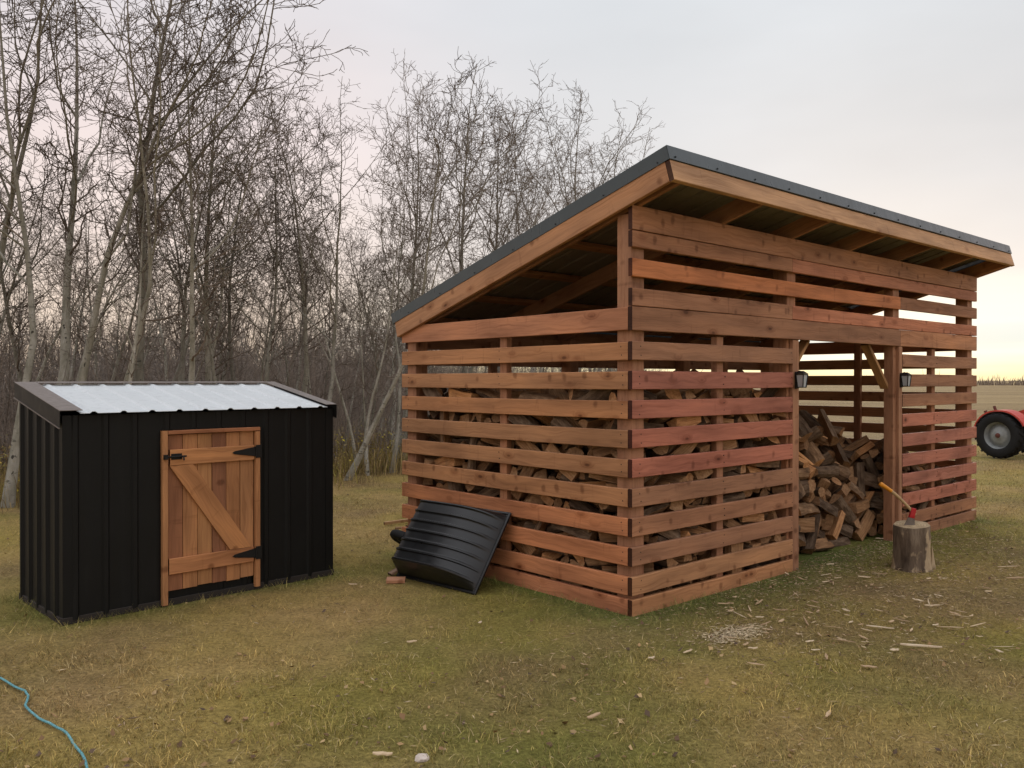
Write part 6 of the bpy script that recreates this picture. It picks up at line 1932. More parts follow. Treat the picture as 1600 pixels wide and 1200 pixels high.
1,2845,575,497,510,-418,-590,-466,856,804,
6,3013,2718,1222,257,-286,516,-766,941,916,
6,2764,2756,1287,379,483,-228,756,777,712,
3,2927,2728,1319,397,-112,648,-640,862,814,
6,2765,2571,1414,504,110,654,553,965,1013,
0,2500,2840,1343,535,258,229,771,724,787,
9,2580,2632,1451,752,-25,513,-414,752,796,
8,2512,2441,1568,197,37,-753,627,809,812,
6,2898,2259,1518,363,347,699,509,793,783,
2,2987,1467,1353,499,-371,732,-277,748,695,
2,3096,1278,1523,438,-108,754,-476,718,750,
7,2961,1566,1539,416,786,3,456,760,750,
1,3058,1755,1576,435,-654,-90,-613,722,771,
3,2819,2064,1587,30,-646,330,688,908,977,
1,2764,2588,1236,537,-229,529,-616,939,950,
4,2820,2704,1157,580,-84,704,-403,853,825,
7,2447,2251,1467,769,522,137,-341,792,798,
9,3067,2067,1444,486,600,500,-393,730,684,
2,3121,1738,1329,770,253,561,172,783,802,
5,3077,1639,1349,38,-591,418,-689,736,788,
2,2825,1713,1396,102,-599,386,-694,712,680,
5,2828,1905,1466,625,171,730,215,919,913,
2,2882,1718,1476,627,38,766,136,884,902,
8,2867,1584,1432,654,190,728,82,910,853,
7,2978,2331,1213,65,-576,524,-624,932,866,
3,2657,2035,1158,712,280,635,-106,848,831,
7,2699,2360,1210,806,113,523,-255,969,878,
4,2560,2385,1300,576,547,118,595,711,692,
4,2662,2499,1276,793,120,567,-188,915,936,
6,2564,2301,1459,513,304,-396,698,881,950,
7,2618,2774,1311,461,-372,102,-799,863,880,
9,2414,2717,1486,699,370,-156,592,923,840,
4,4006,1557,1346,427,-444,605,505,964,938,
7,3693,1488,1496,765,-625,-147,-60,780,739,
4,4040,815,815,151,-83,-575,-800,793,833,
2,2764,2031,1705,389,775,-300,398,766,783,
9,2886,824,1275,362,928,-44,-76,724,656,
5,3000,2046,1152,509,-195,679,491,724,718,
2,3136,1386,1238,83,702,-195,680,951,950,
3,3223,1875,1162,183,-515,479,687,951,880,
6,3437,1908,1310,452,-544,302,-639,841,783,
3,3699,1837,1176,73,-200,-635,742,782,813,
4,3016,2052,1344,289,591,489,-573,969,1026,
4,3156,2744,1311,195,-741,92,635,724,676,
5,3997,2210,1325,574,-543,-477,-384,710,724,
1,3073,2046,1563,362,-441,683,-456,755,823,
6,3885,2422,1474,490,-71,-598,-631,822,781,
0,3306,520,51,243,674,254,650,796,720,
6,2853,1845,1562,433,505,535,521,934,942,
0,2760,2288,1617,454,542,385,593,906,956,
0,2783,2505,1607,165,-538,582,-587,833,899,
2,2958,2711,1551,772,387,496,91,950,954,
2,2821,2653,1555,753,186,606,-177,881,862,
1,2660,2474,1653,596,433,676,12,824,893,
3,2782,2739,1645,737,-401,493,229,742,681,
4,3034,2180,1573,126,-711,-517,459,896,862,
6,3487,603,234,681,-214,572,403,768,788,
4,3093,951,1200,504,-433,178,726,750,724,
2,3040,2110,1253,386,537,598,-454,908,950,
8,3104,1704,1240,86,435,630,-637,838,826,
8,3176,2500,1281,441,573,222,654,706,706,
9,3150,2494,1371,365,-481,-435,-668,738,741,
1,3998,2674,1410,334,-662,-35,670,861,818,
9,3192,1214,1400,357,683,-271,577,855,840,
9,3475,1224,1149,119,-308,634,-700,796,820,
0,3393,1579,1251,72,-526,-508,-679,861,825,
7,4511,1537,1168,423,-592,570,382,898,949,
8,4025,1891,1430,711,-334,600,150,798,759,
4,3735,757,873,505,-364,-703,344,775,835,
8,3422,1160,1444,752,-492,-195,-393,733,711,
1,3710,875,1046,398,872,278,58,800,822,
3,1012,441,634,0,-518,597,-612,964,869,
2,891,438,1488,306,774,-17,555,937,965,
3,1018,490,1468,139,854,-61,498,864,831,
2,1054,397,1323,800,583,-38,138,794,828,
8,3185,2689,1594,170,-309,383,-854,934,947,
0,3825,1566,1416,473,-381,-470,-641,781,738,
0,4434,1804,1091,46,-861,-153,483,737,722,
5,4069,1678,1411,609,-26,792,-36,895,843,
9,3156,2823,1584,549,108,826,74,839,847,
7,4761,2550,1102,538,276,-640,474,836,833,
0,4388,2601,1192,326,-476,698,425,768,843,
9,4182,2377,1297,652,-375,-219,622,935,943,
9,3251,1505,1491,677,678,-206,198,894,960,
0,3819,1746,1308,500,535,678,68,941,867,
1,4750,1539,1015,553,-371,41,745,749,689,
2,4386,1355,1065,138,-132,-858,-476,787,739,
7,4334,2457,1022,736,29,647,-198,741,701,
2,4410,2262,1044,754,-72,635,-153,819,793,
5,4736,2244,988,511,-134,807,-265,804,729,
8,4022,1049,1175,45,-610,-616,497,740,785,
4,3332,1345,1438,131,-131,-710,-679,725,737,
5,4318,1017,1099,523,255,790,196,804,867,
4,4199,1900,1242,646,-679,-200,-287,890,972,
0,3618,1331,1393,415,-630,33,656,760,786,
2,3136,1920,1701,320,295,-650,623,716,723,
3,2983,2583,1686,94,220,-709,663,902,839,
0,4295,2024,1004,251,127,-400,-872,867,826,
5,3235,1573,1154,326,620,-331,632,885,874,
2,3476,1590,1142,505,483,520,-491,961,914,
4,3412,1960,1168,578,402,586,401,792,741,
7,3399,2090,1264,528,621,292,500,914,904,
1,3625,2095,1359,617,281,733,-59,915,875,
5,3205,2340,1330,146,418,-155,883,790,778,
8,3295,2464,1236,738,416,466,256,836,866,
8,3774,2665,1346,648,630,156,399,909,923,
4,3870,2237,1346,776,504,305,-226,882,949,
5,2937,2512,1434,815,106,-515,-243,812,870,
5,4479,2747,1193,254,909,-3,330,771,793,
9,3223,1215,1196,164,-540,276,-778,796,857,
3,3477,1874,1178,123,-671,53,-729,794,817,
2,3696,1593,1182,599,430,675,-18,736,783,
6,3690,1867,1295,135,491,394,765,782,824,
9,3313,1676,1291,720,-302,489,-389,825,744,
9,3141,2008,1319,814,-503,282,-62,772,714,
0,3409,1789,1320,763,-216,564,-231,834,904,
2,3545,1878,1443,297,544,-209,756,744,816,
5,3557,1976,1503,302,687,193,-632,842,842,
9,3178,1922,1368,578,555,-48,-597,848,790,
3,3938,1960,1417,157,405,549,714,768,700,
5,4153,2023,1346,448,623,357,-532,968,1054,
7,3716,1617,1353,453,-92,854,-239,943,926,
2,3235,1912,1436,200,433,478,-738,843,858,
6,3342,2059,1160,650,-174,707,-217,839,846,
6,3434,2198,1274,46,-661,280,-694,952,1028,
0,3414,2304,1212,694,141,700,-93,784,852,
2,3543,2276,1320,254,750,188,580,950,870,
3,3351,2545,1255,736,-350,-572,96,879,946,
7,3579,2507,1306,521,-323,692,-381,714,691,
4,3079,2807,1411,706,130,680,146,896,956,
2,3520,2292,1428,511,-713,479,35,706,660,
2,3299,1063,1295,504,583,466,-435,703,686,
2,3574,1440,1364,40,-643,432,-631,929,952,
3,3556,1237,1433,2,542,-369,755,928,966,
9,3420,2184,1153,637,443,543,322,908,959,
1,3728,2374,1389,352,-439,576,593,872,902,
5,3604,1144,1246,682,-382,589,206,844,817,
0,3603,1496,1301,19,641,-499,583,841,767,
9,3521,1323,1280,525,501,-265,634,760,782,
0,3669,1590,1271,548,391,723,-155,816,794,
7,3431,1266,1320,319,411,-448,727,834,809,
4,896,454,1209,205,743,157,617,717,751,
4,866,253,1016,463,562,384,-567,918,962,
9,670,156,597,534,-238,544,-601,763,805,
4,503,438,669,416,661,-363,508,926,861,
3,3501,2512,1576,754,504,400,128,899,828,
5,3565,2667,1562,670,330,644,-166,870,814,
3,3362,2448,1512,478,812,-12,335,907,957,
1,4099,2816,1373,312,-318,890,-95,787,717,
4,4157,2451,1209,50,716,-646,262,870,860,
7,3540,2362,1534,527,89,834,-137,742,727,
8,3245,2267,1534,460,615,502,398,822,756,
6,3164,2432,1496,748,337,572,2,849,869,
9,3712,2251,1533,76,-763,170,-620,780,852,
6,3305,2822,1197,536,375,700,287,847,916,
4,3431,2769,1244,559,300,760,139,833,752,
7,3504,2610,1265,79,-650,582,-483,865,912,
9,3548,2731,1353,210,-309,719,-586,834,777,
4,3320,2679,1482,230,-727,-101,-639,961,972,
7,3632,2699,1462,526,7,612,590,961,910,
9,3585,2458,1448,185,-513,16,-838,880,951,
6,3331,2519,1405,657,539,-503,-157,710,764,
5,3658,2129,1587,144,643,-46,751,701,666,
2,3473,1998,1594,768,504,392,-48,954,1039,
2,3330,1934,1548,95,356,-742,560,954,955,
8,3596,2005,1630,133,-262,705,-646,922,909,
5,3260,1979,1661,423,-436,-223,-762,783,784,
2,3286,2722,1153,620,-172,703,-304,862,921,
5,3797,1163,1138,653,313,627,-285,802,790,
7,3425,1097,1134,597,231,649,-411,721,728,
1,4186,2730,1207,429,-820,161,344,701,753,
6,3856,2428,1163,65,-647,278,707,873,943,
4,3582,2840,1344,48,714,-694,-78,714,656,
3,3958,1168,1333,66,43,-420,-904,862,796,
0,4347,1332,1218,64,178,757,-625,784,775,
2,4636,1321,1054,560,462,-617,-303,884,837,
4,4679,1108,1053,751,309,582,48,737,780,
8,4411,1572,1104,137,148,-591,781,890,831,
4,4435,1788,1245,262,-641,380,614,931,941,
4,4558,1391,1014,77,570,-794,198,729,687,
2,3635,2332,1352,240,-766,-516,-298,817,896,
8,3816,2332,1204,199,591,66,779,861,801,
0,4299,1328,1118,686,-695,-109,-186,968,912,
4,4325,1164,932,233,-414,184,-860,864,901,
0,4498,1875,1013,272,728,395,-489,917,960,
9,4355,2581,1103,619,188,-505,-572,847,814,
3,4770,1259,1024,157,724,-39,-670,834,860,
6,4342,1057,997,448,370,814,25,805,732,
1,4238,1530,1241,593,-379,708,52,879,910,
8,4147,1004,952,274,754,-319,505,856,827,
0,4949,1740,774,478,-689,263,478,865,846,
1,4557,876,1032,571,-222,758,223,777,805,
2,4475,2024,1123,422,226,-548,686,738,761,
6,4357,1951,1118,67,-35,-618,782,847,853,
3,4471,2447,1172,530,-394,662,353,852,898,
5,3844,860,1137,436,-119,425,784,836,856,
0,4339,2155,974,682,-226,-695,-18,887,861,
6,3958,715,836,427,858,-283,-30,824,890,
9,4037,971,1070,320,757,250,-511,936,887,
8,3795,912,1010,798,-126,98,581,765,825,
8,3926,1869,1246,370,-471,-526,603,877,846,
4,4172,1464,1187,237,-625,516,535,733,804,
0,827,349,48,600,325,603,-414,937,877,
1,568,481,175,498,339,654,-458,727,684,
8,589,2492,1501,16,601,567,564,868,840,
8,501,2538,1561,429,26,825,368,748,714,
4,360,2638,1393,398,153,789,442,864,898,
6,513,2497,1300,553,-821,26,-139,893,928,
7,788,2738,1513,688,428,585,42,700,702,
8,382,2496,1372,658,-487,574,32,806,769,
4,485,2501,1450,70,-502,122,853,950,904,
8,978,2432,1370,536,-306,546,567,718,698,
0,475,2720,1204,196,533,651,-504,728,662,
3,378,2528,1191,337,-59,-847,407,701,727,
3,324,2590,1279,30,110,723,-682,961,963,
8,257,2721,1458,227,555,344,-722,876,838,
5,3844,1642,1135,685,243,658,-199,753,721,
6,4057,1662,1085,16,-493,864,-107,830,793,
1,3920,1846,1165,180,618,378,665,726,692,
3,3981,2452,1269,73,471,854,209,814,827,
9,4427,2184,1186,612,214,-703,292,756,812,
9,4178,2268,1149,12,659,751,-26,759,761,
3,3677,1111,1142,572,708,34,414,760,743,
9,3746,1388,1154,722,-171,670,-10,771,809,
2,3954,1979,1208,599,222,728,250,770,827,
2,4390,2314,1103,718,-188,670,-22,767,692,
3,4710,1712,1017,434,-715,-163,-522,863,805,
8,4628,1769,1014,621,-705,308,-151,879,909,
4,3416,1889,1650,818,-372,359,251,752,780,
4,4585,2811,1066,168,779,-536,-278,782,843,
1,3422,2655,1651,406,-727,171,526,907,975,
6,4131,1731,1141,402,847,336,92,709,690,
8,4138,1777,938,148,913,321,203,826,812,
1,4182,1612,898,547,419,-21,724,926,1005,
3,4285,1704,1116,15,-69,-951,302,846,766,
8,4192,2038,997,155,529,-678,485,837,910,
6,4136,2066,1131,222,643,673,-289,741,687,
2,3859,2149,1142,417,691,178,-563,845,813,
5,4052,2093,1075,93,996,3,8,853,932,
4,3696,2113,1190,118,-483,-536,-682,840,761,
1,4081,2505,1041,108,-36,-949,295,842,868,
0,4170,2468,890,200,360,-688,-597,861,896,
2,4174,1419,1062,813,-233,-513,-148,963,1003,
5,3926,2721,1328,336,687,-196,614,785,777,
2,4258,2784,1137,58,16,-998,3,940,977,
5,4045,1387,1188,273,701,-432,497,948,1002,
8,3931,1263,1206,358,88,838,-402,969,1051,
4,4341,2690,859,113,-881,-198,414,934,860,
8,4467,2712,1046,521,-90,-567,-632,854,780,
5,4539,2641,850,481,-679,546,94,766,752,
2,4183,2594,952,155,-508,478,-700,725,761,
6,4403,2499,827,287,-824,-136,468,740,740,
5,4483,2319,837,349,-466,-733,-353,893,875,
2,4129,514,33,498,459,551,-488,704,690,
7,4147,2826,948,901,114,-244,-339,740,676,
5,4741,2818,1008,239,644,-695,-212,917,894,
2,4214,2674,928,372,-771,-201,475,892,944,
7,4393,2388,897,93,-427,225,-871,954,1024,
5,4241,1846,998,340,-402,77,847,836,883,
0,3762,2607,1151,681,346,645,-20,868,936,
9,3804,2708,1146,694,479,503,190,785,774,
6,3925,2558,1247,582,-576,545,-182,891,903,
4,3885,2710,1240,107,-727,-219,-642,888,972,
8,4084,2723,1268,116,481,-673,549,737,687,
5,478,2675,334,476,544,488,-490,890,958,
0,331,2638,126,39,738,331,587,916,838,
1,5408,894,672,200,590,-40,781,792,829,
9,6342,584,322,619,-776,80,94,728,662,
3,6127,500,397,50,-399,780,480,806,755,
1,6268,498,411,74,866,417,-266,867,898,
6,5609,272,598,385,657,-153,-629,970,1056,
6,593,2184,1404,307,-918,115,222,839,904,
5,681,2222,1376,132,120,-920,-348,917,930,
1,380,2303,1264,122,-752,269,-589,876,813,
6,358,2107,1410,692,138,-652,277,921,996,
3,650,2027,1431,523,484,35,701,722,673,
4,5025,1940,916,397,478,-751,224,742,738,
9,4820,999,827,57,530,322,782,821,777,
0,5114,1820,847,606,-698,381,-8,767,710,
0,4412,1562,940,229,-122,664,-701,704,640,
0,5092,826,780,736,-209,592,254,870,955,
3,4635,977,870,639,310,-589,385,952,1040,
4,4893,1302,869,572,-563,327,499,846,881,
2,4549,1204,921,96,-708,283,640,927,1010,
9,4852,1034,961,64,-287,431,853,719,694,
3,4889,1175,950,759,402,501,102,848,910,
7,4436,964,812,516,-476,552,450,866,890,
7,4614,1176,810,515,-338,706,349,795,838,
1,4262,1059,937,498,793,215,276,834,814,
2,4583,1858,850,564,-166,-771,-245,826,750,
4,4814,1018,723,397,-701,379,456,847,767,
4,4975,1139,767,472,-445,-589,-482,847,882,
9,4816,1220,774,458,-628,-456,-433,725,701,
7,4890,1588,790,802,398,406,-185,731,748,
8,4704,1569,757,351,-645,592,-332,934,876,
8,4648,1448,767,416,-698,-409,416,875,921,
8,4745,1669,941,515,-43,-706,485,713,725,
2,4914,1637,984,350,292,516,-726,941,917,
2,4691,1428,928,756,341,550,99,828,871,
7,4351,1580,848,690,519,-341,372,855,901,
4,4827,1693,854,463,524,-222,679,824,843,
8,4588,1712,833,557,-716,-228,355,904,976,
7,4553,1765,920,372,627,429,-533,942,870,
3,4781,1581,939,29,-261,-917,299,744,690,
4,4724,2051,846,263,652,-176,689,953,993,
4,4817,2350,760,100,736,300,598,897,821,
8,4619,1972,873,169,631,-224,723,965,886,
5,4970,2276,831,366,-182,-635,655,713,715,
4,4737,2000,982,396,-220,659,-601,969,914,
0,4738,2143,939,269,-276,552,-739,826,771,
6,4829,2130,865,694,558,160,425,715,750,
8,5007,2158,872,416,259,312,814,913,897,
5,5100,1813,688,723,638,232,-124,785,762,
2,4976,1938,703,679,554,386,-288,947,912,
9,5128,2574,859,216,-556,180,-782,959,935,
1,5115,2677,866,88,838,-430,-325,903,879,
4,5020,2766,922,922,99,338,160,861,868,
6,5059,2455,880,397,801,260,364,895,835,
6,4751,2575,721,194,-111,796,-562,803,849,
8,4722,2587,831,437,791,-288,317,912,961,
7,4829,2696,787,537,562,579,-248,730,666,
3,5040,2620,635,297,178,-683,642,922,973,
2,346,2110,317,419,373,681,-471,847,856,
7,359,2095,412,564,790,-67,230,770,784,
1,615,1748,1397,82,389,783,-478,711,683,
1,625,1999,1593,191,-755,-114,-617,774,811,
4,696,1546,1594,277,408,69,867,895,869,
7,402,1734,1237,776,583,235,42,872,876,
5,226,1689,1468,422,550,-563,450,917,975,
8,5751,291,464,226,458,-395,764,813,767,
5,4701,144,155,233,663,261,662,884,927,
3,4671,224,48,358,552,420,625,826,868,
4,4766,2537,902,108,-811,143,-558,844,766,
5,4778,2674,981,28,-842,-138,-520,904,978,
1,4947,2686,1018,722,-680,-123,-25,759,686,
2,4728,2407,843,607,129,768,162,730,768,
0,4764,2346,913,150,-662,511,-527,870,800,
6,4868,2423,919,72,-762,417,-491,897,822,
0,4947,2385,1007,844,-298,-426,130,817,877,
5,314,1836,1070,383,786,308,375,710,720,
6,4949,375,775,746,-509,397,-164,899,937,
4,5934,1837,426,38,-801,-426,-419,768,736,
1,5050,742,668,459,-232,658,550,748,787,
6,4796,630,652,685,256,-659,-175,837,868,
7,5410,394,743,489,485,423,-589,955,978,
5,5176,673,652,342,673,416,-507,821,832,
1,5296,620,686,275,95,-699,654,781,771,
6,5200,1303,637,6,832,159,531,900,971,
5,5444,1266,661,657,-121,719,190,931,990,
5,5507,1098,703,6,-640,-292,-710,880,885,
8,5035,1011,697,81,392,592,-700,863,910,
2,5176,1066,711,466,838,-21,-283,758,712,
6,5259,1013,744,759,-574,82,-296,930,867,
1,4429,896,386,241,-403,-562,681,909,927,
8,5299,1515,731,502,-240,-589,-586,928,878,
3,5181,1520,843,685,-197,640,287,951,1046,
2,5270,1263,782,662,-190,718,-105,865,887,
5,5169,1722,810,329,-239,852,331,734,678,
2,4985,1530,672,608,492,-419,462,804,882,
5,5248,1599,615,522,249,795,184,732,673,
7,5212,1491,680,112,866,1,488,874,920,
2,5494,1758,698,733,-189,649,72,864,927,
6,5348,2318,708,308,-596,374,-640,915,988,
5,5097,2168,736,332,447,-266,787,893,863,
5,5409,2352,806,689,-116,707,107,924,890,
5,5091,2045,862,143,838,94,-518,714,682,
4,5384,2384,616,44,-738,157,-655,744,811,
0,5258,2201,566,87,-687,-17,721,719,717,
7,5425,2260,607,635,-275,629,-354,774,737,
3,5385,2115,645,10,721,559,-410,939,896,
2,5165,2051,608,472,503,-665,287,814,862,
2,5264,2033,656,376,759,350,-400,849,892,
2,5327,1863,732,814,231,522,104,863,860,
0,5190,2027,723,291,540,60,788,757,798,
9,929,1254,1542,699,688,-94,168,869,935,
0,330,1763,52,355,707,128,598,815,845,
7,484,1307,1434,723,-231,610,228,911,884,
4,495,1137,1418,190,731,483,-444,701,681,
2,640,994,1450,675,302,588,328,942,1023,
8,555,1059,1312,622,486,-371,489,954,925,
5,614,1232,1376,141,646,51,748,800,786,
5,572,1418,1280,823,-331,432,-163,966,992,
5,341,1373,1489,718,-414,532,174,960,992,
3,320,1394,1094,180,590,644,452,729,785,
6,225,1258,1263,68,315,-719,616,902,965,
2,311,1362,1230,436,679,-294,513,762,783,
2,5552,470,566,437,642,364,514,803,813,
8,5406,326,531,384,779,495,21,740,752,
7,5191,310,606,109,341,74,931,847,799,
0,5262,2558,723,254,746,-50,614,959,925,
8,5313,2546,802,478,16,-648,593,742,788,
2,5434,2779,803,128,704,330,615,947,981,
4,5374,2620,602,588,204,707,-335,717,690,
8,5676,2499,694,153,134,-898,391,799,740,
9,5449,2643,674,484,704,-132,502,897,949,
9,5172,2673,646,741,-404,345,410,889,960,
0,5014,2822,750,361,-474,198,-778,895,874,
3,4942,2602,681,544,472,-414,556,701,706,
0,5437,949,547,28,-673,140,-726,742,772,
7,5833,551,609,567,70,691,-443,842,793,
2,5430,710,558,345,50,786,-510,783,720,
6,5526,661,608,672,661,323,-87,796,815,
6,5413,606,616,238,-298,508,-772,732,683,
6,5625,725,668,830,548,-41,-96,902,948,
9,6114,1081,332,162,396,722,-544,700,670,
8,5748,204,597,516,-334,-656,437,788,754,
7,5548,1291,574,457,598,-362,550,719,784,
3,5687,1097,615,278,468,597,-589,845,860,
8,5524,988,652,498,-268,528,-633,778,760,
5,5451,1199,535,43,-154,629,-761,794,764,
6,5574,361,672,278,-595,-455,601,897,950,
4,5717,1827,605,109,-452,-376,-802,937,857,
7,5582,1573,656,486,637,-56,596,967,918,
2,5843,1943,403,337,586,336,656,843,783,
0,5779,1556,536,754,76,651,-39,830,842,
2,5663,1414,543,787,353,505,22,775,832,
9,5709,1812,470,428,150,532,715,797,854,
8,5564,2816,576,450,149,876,91,916,869,
6,5504,2714,527,558,-520,421,-490,725,760,
2,5673,2463,498,253,-761,98,-590,886,831,
8,5518,2634,560,172,-438,-183,-863,798,798,
7,5718,2497,579,578,258,743,-218,833,781,
0,5707,2671,563,10,-978,-199,68,842,886,
3,5873,2763,534,453,34,833,-316,768,711,
8,5514,2069,740,419,707,-154,-549,802,739,
3,5764,2353,644,134,232,-907,326,858,830,
8,5884,2399,399,76,859,447,-237,709,749,
9,5578,2192,518,902,21,430,16,949,969,
8,5523,2292,502,654,208,702,187,772,714,
9,5706,2373,508,154,-852,239,-439,726,712,
4,5538,1886,576,292,-574,-231,-729,952,1021,
3,5459,2048,576,820,-270,482,152,925,929,
0,5404,1901,636,180,-457,-79,-867,902,940,
2,382,1129,180,677,-13,729,-96,837,797,
9,528,867,1450,240,-26,895,-375,828,781,
3,438,808,1419,408,153,771,-465,896,814,
2,367,698,1492,626,420,656,-29,729,708,
2,6222,560,316,22,750,595,-288,756,688,
4,6036,424,521,475,450,335,-678,833,869,
0,5847,367,454,9,494,-574,653,832,904,
9,5821,2681,620,436,788,-225,371,951,950,
1,5626,2327,696,411,-165,633,-635,802,740,
1,5959,1678,427,415,12,806,422,715,657,
5,6038,1745,509,323,-709,-316,-542,831,821,
8,6110,1650,430,297,645,276,-648,921,953,
0,5866,1146,587,803,-49,482,347,756,713,
0,5959,958,467,28,-816,107,-568,913,943,
3,6084,1182,455,230,381,235,864,757,750,
7,5921,1165,462,282,-105,475,-827,800,722,
1,5906,1332,461,312,417,-269,810,702,740,
8,5887,1290,557,759,-396,517,1,792,727,
5,5959,670,416,553,-354,605,450,771,773,
2,5792,602,523,631,9,769,-100,822,866,
4,5921,683,574,382,701,-163,579,858,906,
7,5956,2820,381,496,-270,806,-178,835,895,
1,6074,2601,350,14,468,394,-791,749,788,
9,6170,2161,434,182,310,-702,615,946,899,
0,6246,2342,413,419,-290,-712,-483,945,950,
1,5989,2086,405,345,459,-804,155,954,938,
6,5845,2150,392,392,-471,-300,-731,925,917,
2,6012,2055,519,9,570,-574,588,920,886,
1,5916,1995,512,768,384,512,-30,897,827,
4,5964,1431,532,508,-710,296,-388,720,714,
5,308,926,1238,135,-763,212,-596,920,903,
6,339,942,1346,523,-229,774,-274,830,764,
5,461,690,1227,440,686,431,-386,856,849,
9,432,595,1299,774,166,544,278,724,786,
1,465,636,1124,126,579,-154,791,858,836,
8,298,805,772,568,-136,783,-214,939,1026,
7,295,901,775,546,-301,707,-333,713,670,
6,450,894,861,521,-116,714,-454,958,1014,
1,6191,1348,435,105,-858,37,-501,964,982,
4,6236,1250,274,629,-377,510,-449,757,683,
5,6236,1135,291,34,627,715,-308,917,933,
2,6254,1060,384,35,803,-563,192,964,997,
0,6238,824,393,57,-419,-637,-645,914,943,
9,6332,320,286,777,605,-102,144,867,813,
2,5816,2669,436,141,502,-382,763,890,976,
9,6082,2669,475,688,566,242,-385,964,951,
3,2215,893,1384,240,-625,726,-157,833,858,
6,2220,753,1396,510,445,646,353,901,867,
4,2364,546,1290,596,133,-280,740,759,749,
2,2081,656,1496,176,634,-105,-745,799,810,
6,2149,1431,1526,101,-285,619,725,814,787,
5,2159,619,1271,455,-3,809,373,947,899,
1,6281,2690,411,216,362,-635,647,961,892,
2,6184,2264,318,661,408,505,-377,730,678,
8,6348,2325,339,248,437,-745,439,906,916,
5,6189,1483,372,516,238,665,484,926,1008,
3,6170,1834,335,27,90,586,805,780,737,
0,2920,780,1409,558,722,24,409,940,932,
7,2887,555,1184,266,337,783,-451,746,682,
8,2626,746,1443,376,830,299,-284,752,729,
8,2841,1172,1420,673,-4,700,238,768,708,
8,2556,1878,1424,614,-321,638,-336,801,785,
2,2741,1866,1491,644,17,764,45,914,915,
6,2345,2007,1574,553,714,238,358,903,920,
7,2237,1273,1625,435,746,111,491,875,900,
2,2168,1606,1610,644,232,729,3,965,1004,
5,2514,1093,1617,783,-617,-41,-60,857,930,
9,2188,2129,1420,288,-93,-698,648,812,734,
5,2389,2036,1475,325,-753,-128,557,797,846,
8,2472,1746,1437,240,-775,69,581,799,864,
6,2367,1861,1491,848,385,257,260,782,766,
9,2118,1578,1434,710,-51,689,-134,918,934,
9,2072,1906,1417,228,595,379,671,734,765,
3,2152,2047,1523,81,-438,498,-744,883,912,
5,2207,1812,1507,630,397,666,-42,769,703,
2,2365,1363,1494,199,846,-198,452,758,786,
5,2162,1755,1610,700,-454,-442,331,703,759,
2,2303,1098,1504,604,221,734,-219,839,804,
7,2410,988,1263,267,267,906,192,754,769,
9,2192,462,1309,299,657,653,229,824,798,
6,2762,1130,1652,2,-575,-662,481,749,678,
4,2272,924,1547,37,865,-256,430,816,865,
8,2278,1141,1409,416,652,287,565,847,842,
7,2303,1234,1457,576,534,454,421,857,808,
5,2142,1425,1415,713,83,696,-22,962,954,
5,2257,1136,1636,628,596,472,162,795,860,
8,2614,1724,1546,607,-318,671,-283,812,756,
5,2913,1344,1580,13,-684,168,-710,924,897,
1,2658,1555,1540,684,-301,665,-10,851,876,
7,2546,1724,1639,588,23,781,-212,756,771,
1,2600,1335,1555,662,562,306,389,717,709,
3,2701,981,1526,229,-753,266,-557,766,792,
4,2684,2327,1419,536,-465,-535,-458,915,974,
3,2527,2095,1428,712,280,635,-106,848,831,
3,2655,1425,1454,534,-190,682,-462,950,1044,
4,2427,1629,1424,179,607,-351,-690,743,704,
2,2518,2241,1456,765,187,592,-169,869,938,
2,2487,2308,1564,407,597,-49,690,808,736,
0,2540,1936,1625,591,126,772,-200,871,932,
8,2638,1188,1516,344,670,21,657,813,818,
2,2682,895,1300,574,665,125,461,920,883,
9,2992,905,1185,232,-653,-645,-324,876,849,
0,2749,690,1239,743,90,-356,-559,874,891,
3,2622,1040,1424,676,440,590,-45,922,920,
5,2663,1291,1447,384,686,128,605,719,739,
2,2424,2053,1407,703,434,563,23,712,724,
2,2502,2208,1535,102,632,-113,760,717,651,
6,2577,2076,1578,537,584,401,457,826,862,
5,2291,2347,1601,755,81,568,-316,808,867,
0,2719,1620,1425,145,425,-568,690,854,866,
2,2218,2238,1613,761,273,584,-78,736,771,
7,2620,1164,1622,845,-250,207,425,732,671,
5,2550,750,1351,64,984,-163,11,946,948,
2,2175,1033,1550,902,-307,-291,89,814,827,
2,2622,869,1610,532,-587,-290,-537,735,723,
0,3218,784,1200,408,-33,-845,344,892,919,
1,3602,722,1075,167,703,-56,-689,767,728,
5,2963,1075,1410,686,177,646,285,782,745,
3,3347,1934,1448,123,-671,53,-729,794,817,
2,3566,1653,1452,599,430,675,-18,736,783,
9,3183,1736,1561,720,-302,489,-389,825,744,
9,3011,2068,1589,814,-503,282,-62,772,714,
5,3105,1633,1424,326,620,-331,632,885,874,
2,3346,1650,1412,505,483,520,-491,961,914,
4,3282,2020,1438,578,402,586,401,792,741,
1,3580,935,1316,398,872,278,58,800,822,
9,3345,1284,1419,119,-308,634,-700,796,820,
0,3263,1639,1521,72,-526,-508,-679,861,825,
4,2963,1011,1470,504,-433,178,726,750,724,
2,2910,2170,1523,386,537,598,-454,908,950,
8,2974,1764,1510,86,435,630,-637,838,826,
9,3093,1275,1466,164,-540,276,-778,796,857,
4,3910,875,1085,151,-83,-575,-800,793,833,
9,2756,884,1545,362,928,-44,-76,724,656,
4,3605,817,1143,505,-364,-703,344,775,835,
1,3138,703,1260,758,463,355,-292,890,805,
1,3348,720,1190,842,-247,475,69,818,863,
2,2991,1798,1599,770,253,561,172,783,802,
5,2947,1699,1619,38,-591,418,-689,736,788,
2,2857,1527,1623,499,-371,732,-277,748,695,
5,2870,2106,1422,509,-195,679,491,724,718,
2,3006,1446,1508,83,702,-195,680,951,950,
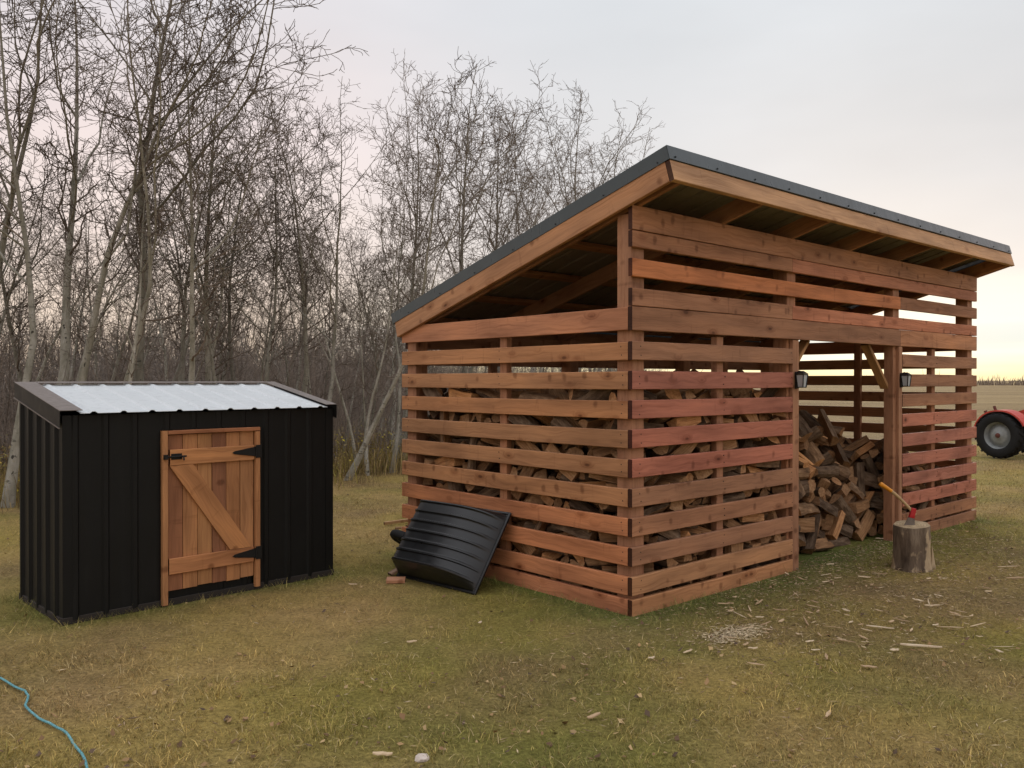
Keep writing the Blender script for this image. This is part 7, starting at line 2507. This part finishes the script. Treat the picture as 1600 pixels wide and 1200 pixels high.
3,3093,1935,1432,183,-515,479,687,951,880,
3,3569,1897,1446,73,-200,-635,742,782,813,
4,2886,2112,1614,289,591,489,-573,969,1026,
2,597,247,1445,761,408,-295,409,769,701,
4,260,456,1499,469,196,562,-653,750,742,
4,393,473,1528,507,55,860,-30,961,906,
]
NSINGLE = 300
def mat_log(name, stops, f, dark):
    m, t, b = principled(name, .9, .1); tc = t.new('ShaderNodeTexCoord').outputs['Object']; gi = t.new('ShaderNodeNewGeometry').outputs['Random Per Island']; oi = t.new('ShaderNodeObjectInfo').outputs['Random']
    rnd = t.math('FRACT', t.math('ADD', gi, oi)); p = t.vmath('ADD', tc, t.scale(t.vmath('ADD', (0, 0, 0), rnd), (13., 29., 7.)))
    n = t.noise(t.scale(p, f), 1., 5., .65); g = t.noise(p, 9., 3., .5)
    c = t.ramp(n, stops); c = t.mix(1., c, t.ramp(rnd, [(0, (.5, .44, .40)), (.3, (.75, .66, .58)), (.65, (.95, .86, .78)), (.9, (1.15, .92, .72)), (1, (1.35, 1.08, .80))]), 'MULTIPLY')
    c = t.mix(t.maprange(g, .52, .72, 0., dark), c, (.05, .042, .035)); t.put(b.inputs['Base Color'], c); bump(t, b, n, .7, .012); return m
LOGM = [mat_log('log_bark', [(.3, (.06, .042, .03)), (.5, (.165, .122, .088)), (.7, (.29, .235, .178))], (22, 22, 7), .3),
        mat_log('log_split_face', [(.28, (.22, .125, .066)), (.5, (.38, .235, .13)), (.72, (.54, .37, .22))], (70, 70, 5), .35),
        mat_log('log_cut_end', [(.3, (.24, .145, .082)), (.5, (.37, .235, .135)), (.7, (.48, .33, .20))], (30, 30, 30), .25)]
def heap():
    q = np.array(HEAP, float).reshape(-1, 10)
    shapes = [log_shape(k) for k in range(10)]; meshes = []
    for V, F, Mi in shapes:
        me = bpy.data.meshes.new('firewood_log'); me.from_pydata(V, [], F); [me.materials.append(m) for m in LOGM]; me.polygons.foreach_set('material_index', Mi); me.update(); meshes.append(me)
    base = Matrix.Translation(WS) @ Matrix.Rotation(WS_ROT, 4, 'Z'); BV = []; BF = []; BM = []
    for i, r in enumerate(q):
        k = int(r[0]); loc = Vector(r[1:4] / 1000); M = base @ Matrix.Translation(loc) @ Quaternion(r[4:8] / 1000).normalized().to_matrix().to_4x4() @ Matrix.Diagonal((r[8] / 1e3, r[8] / 1e3, r[9] / 1e3, 1))
        if i < NSINGLE:
            o = link(bpy.data.objects.new('firewood_log', meshes[k])); o.matrix_world = M; u, v, z = loc
            kind = {6: 'round', 9: 'round'}.get(k, 'split'); hgt = 'low' if z < .45 else 'half-way up' if z < 1.0 else 'near the top'
            if 2.3 < u < 4.5 and v < 1.6: lab = '%s firewood log %s in the heap seen through the doorway' % (kind, hgt); gr = 'logs in the doorway heap'
            elif u >= 4.2: lab = '%s firewood log %s behind the slats right of the doorway' % (kind, hgt); gr = 'logs behind the right-hand slats'
            elif u < .75: lab = '%s firewood log %s in the heap behind the side wall slats' % (kind, hgt); gr = 'logs behind the side wall slats'
            else: lab = '%s firewood log %s behind the front slats left of the doorway' % (kind, hgt); gr = 'logs behind the left-hand front slats'
            tag(o, lab, 'log', gr)
        else:
            b = len(BV); BV += [M @ Vector(v) for v in shapes[k][0]]; BF += [tuple(b + j for j in f) for f in shapes[k][1]]; BM += shapes[k][2]
    if BV:
        o = mesh_obj('firewood_heap', BV, BF, None, None, LOGM, BM); o['kind'] = 'stuff'; o['label'] = 'rest of the firewood heap inside the woodshed'; o['category'] = 'firewood'
heap()
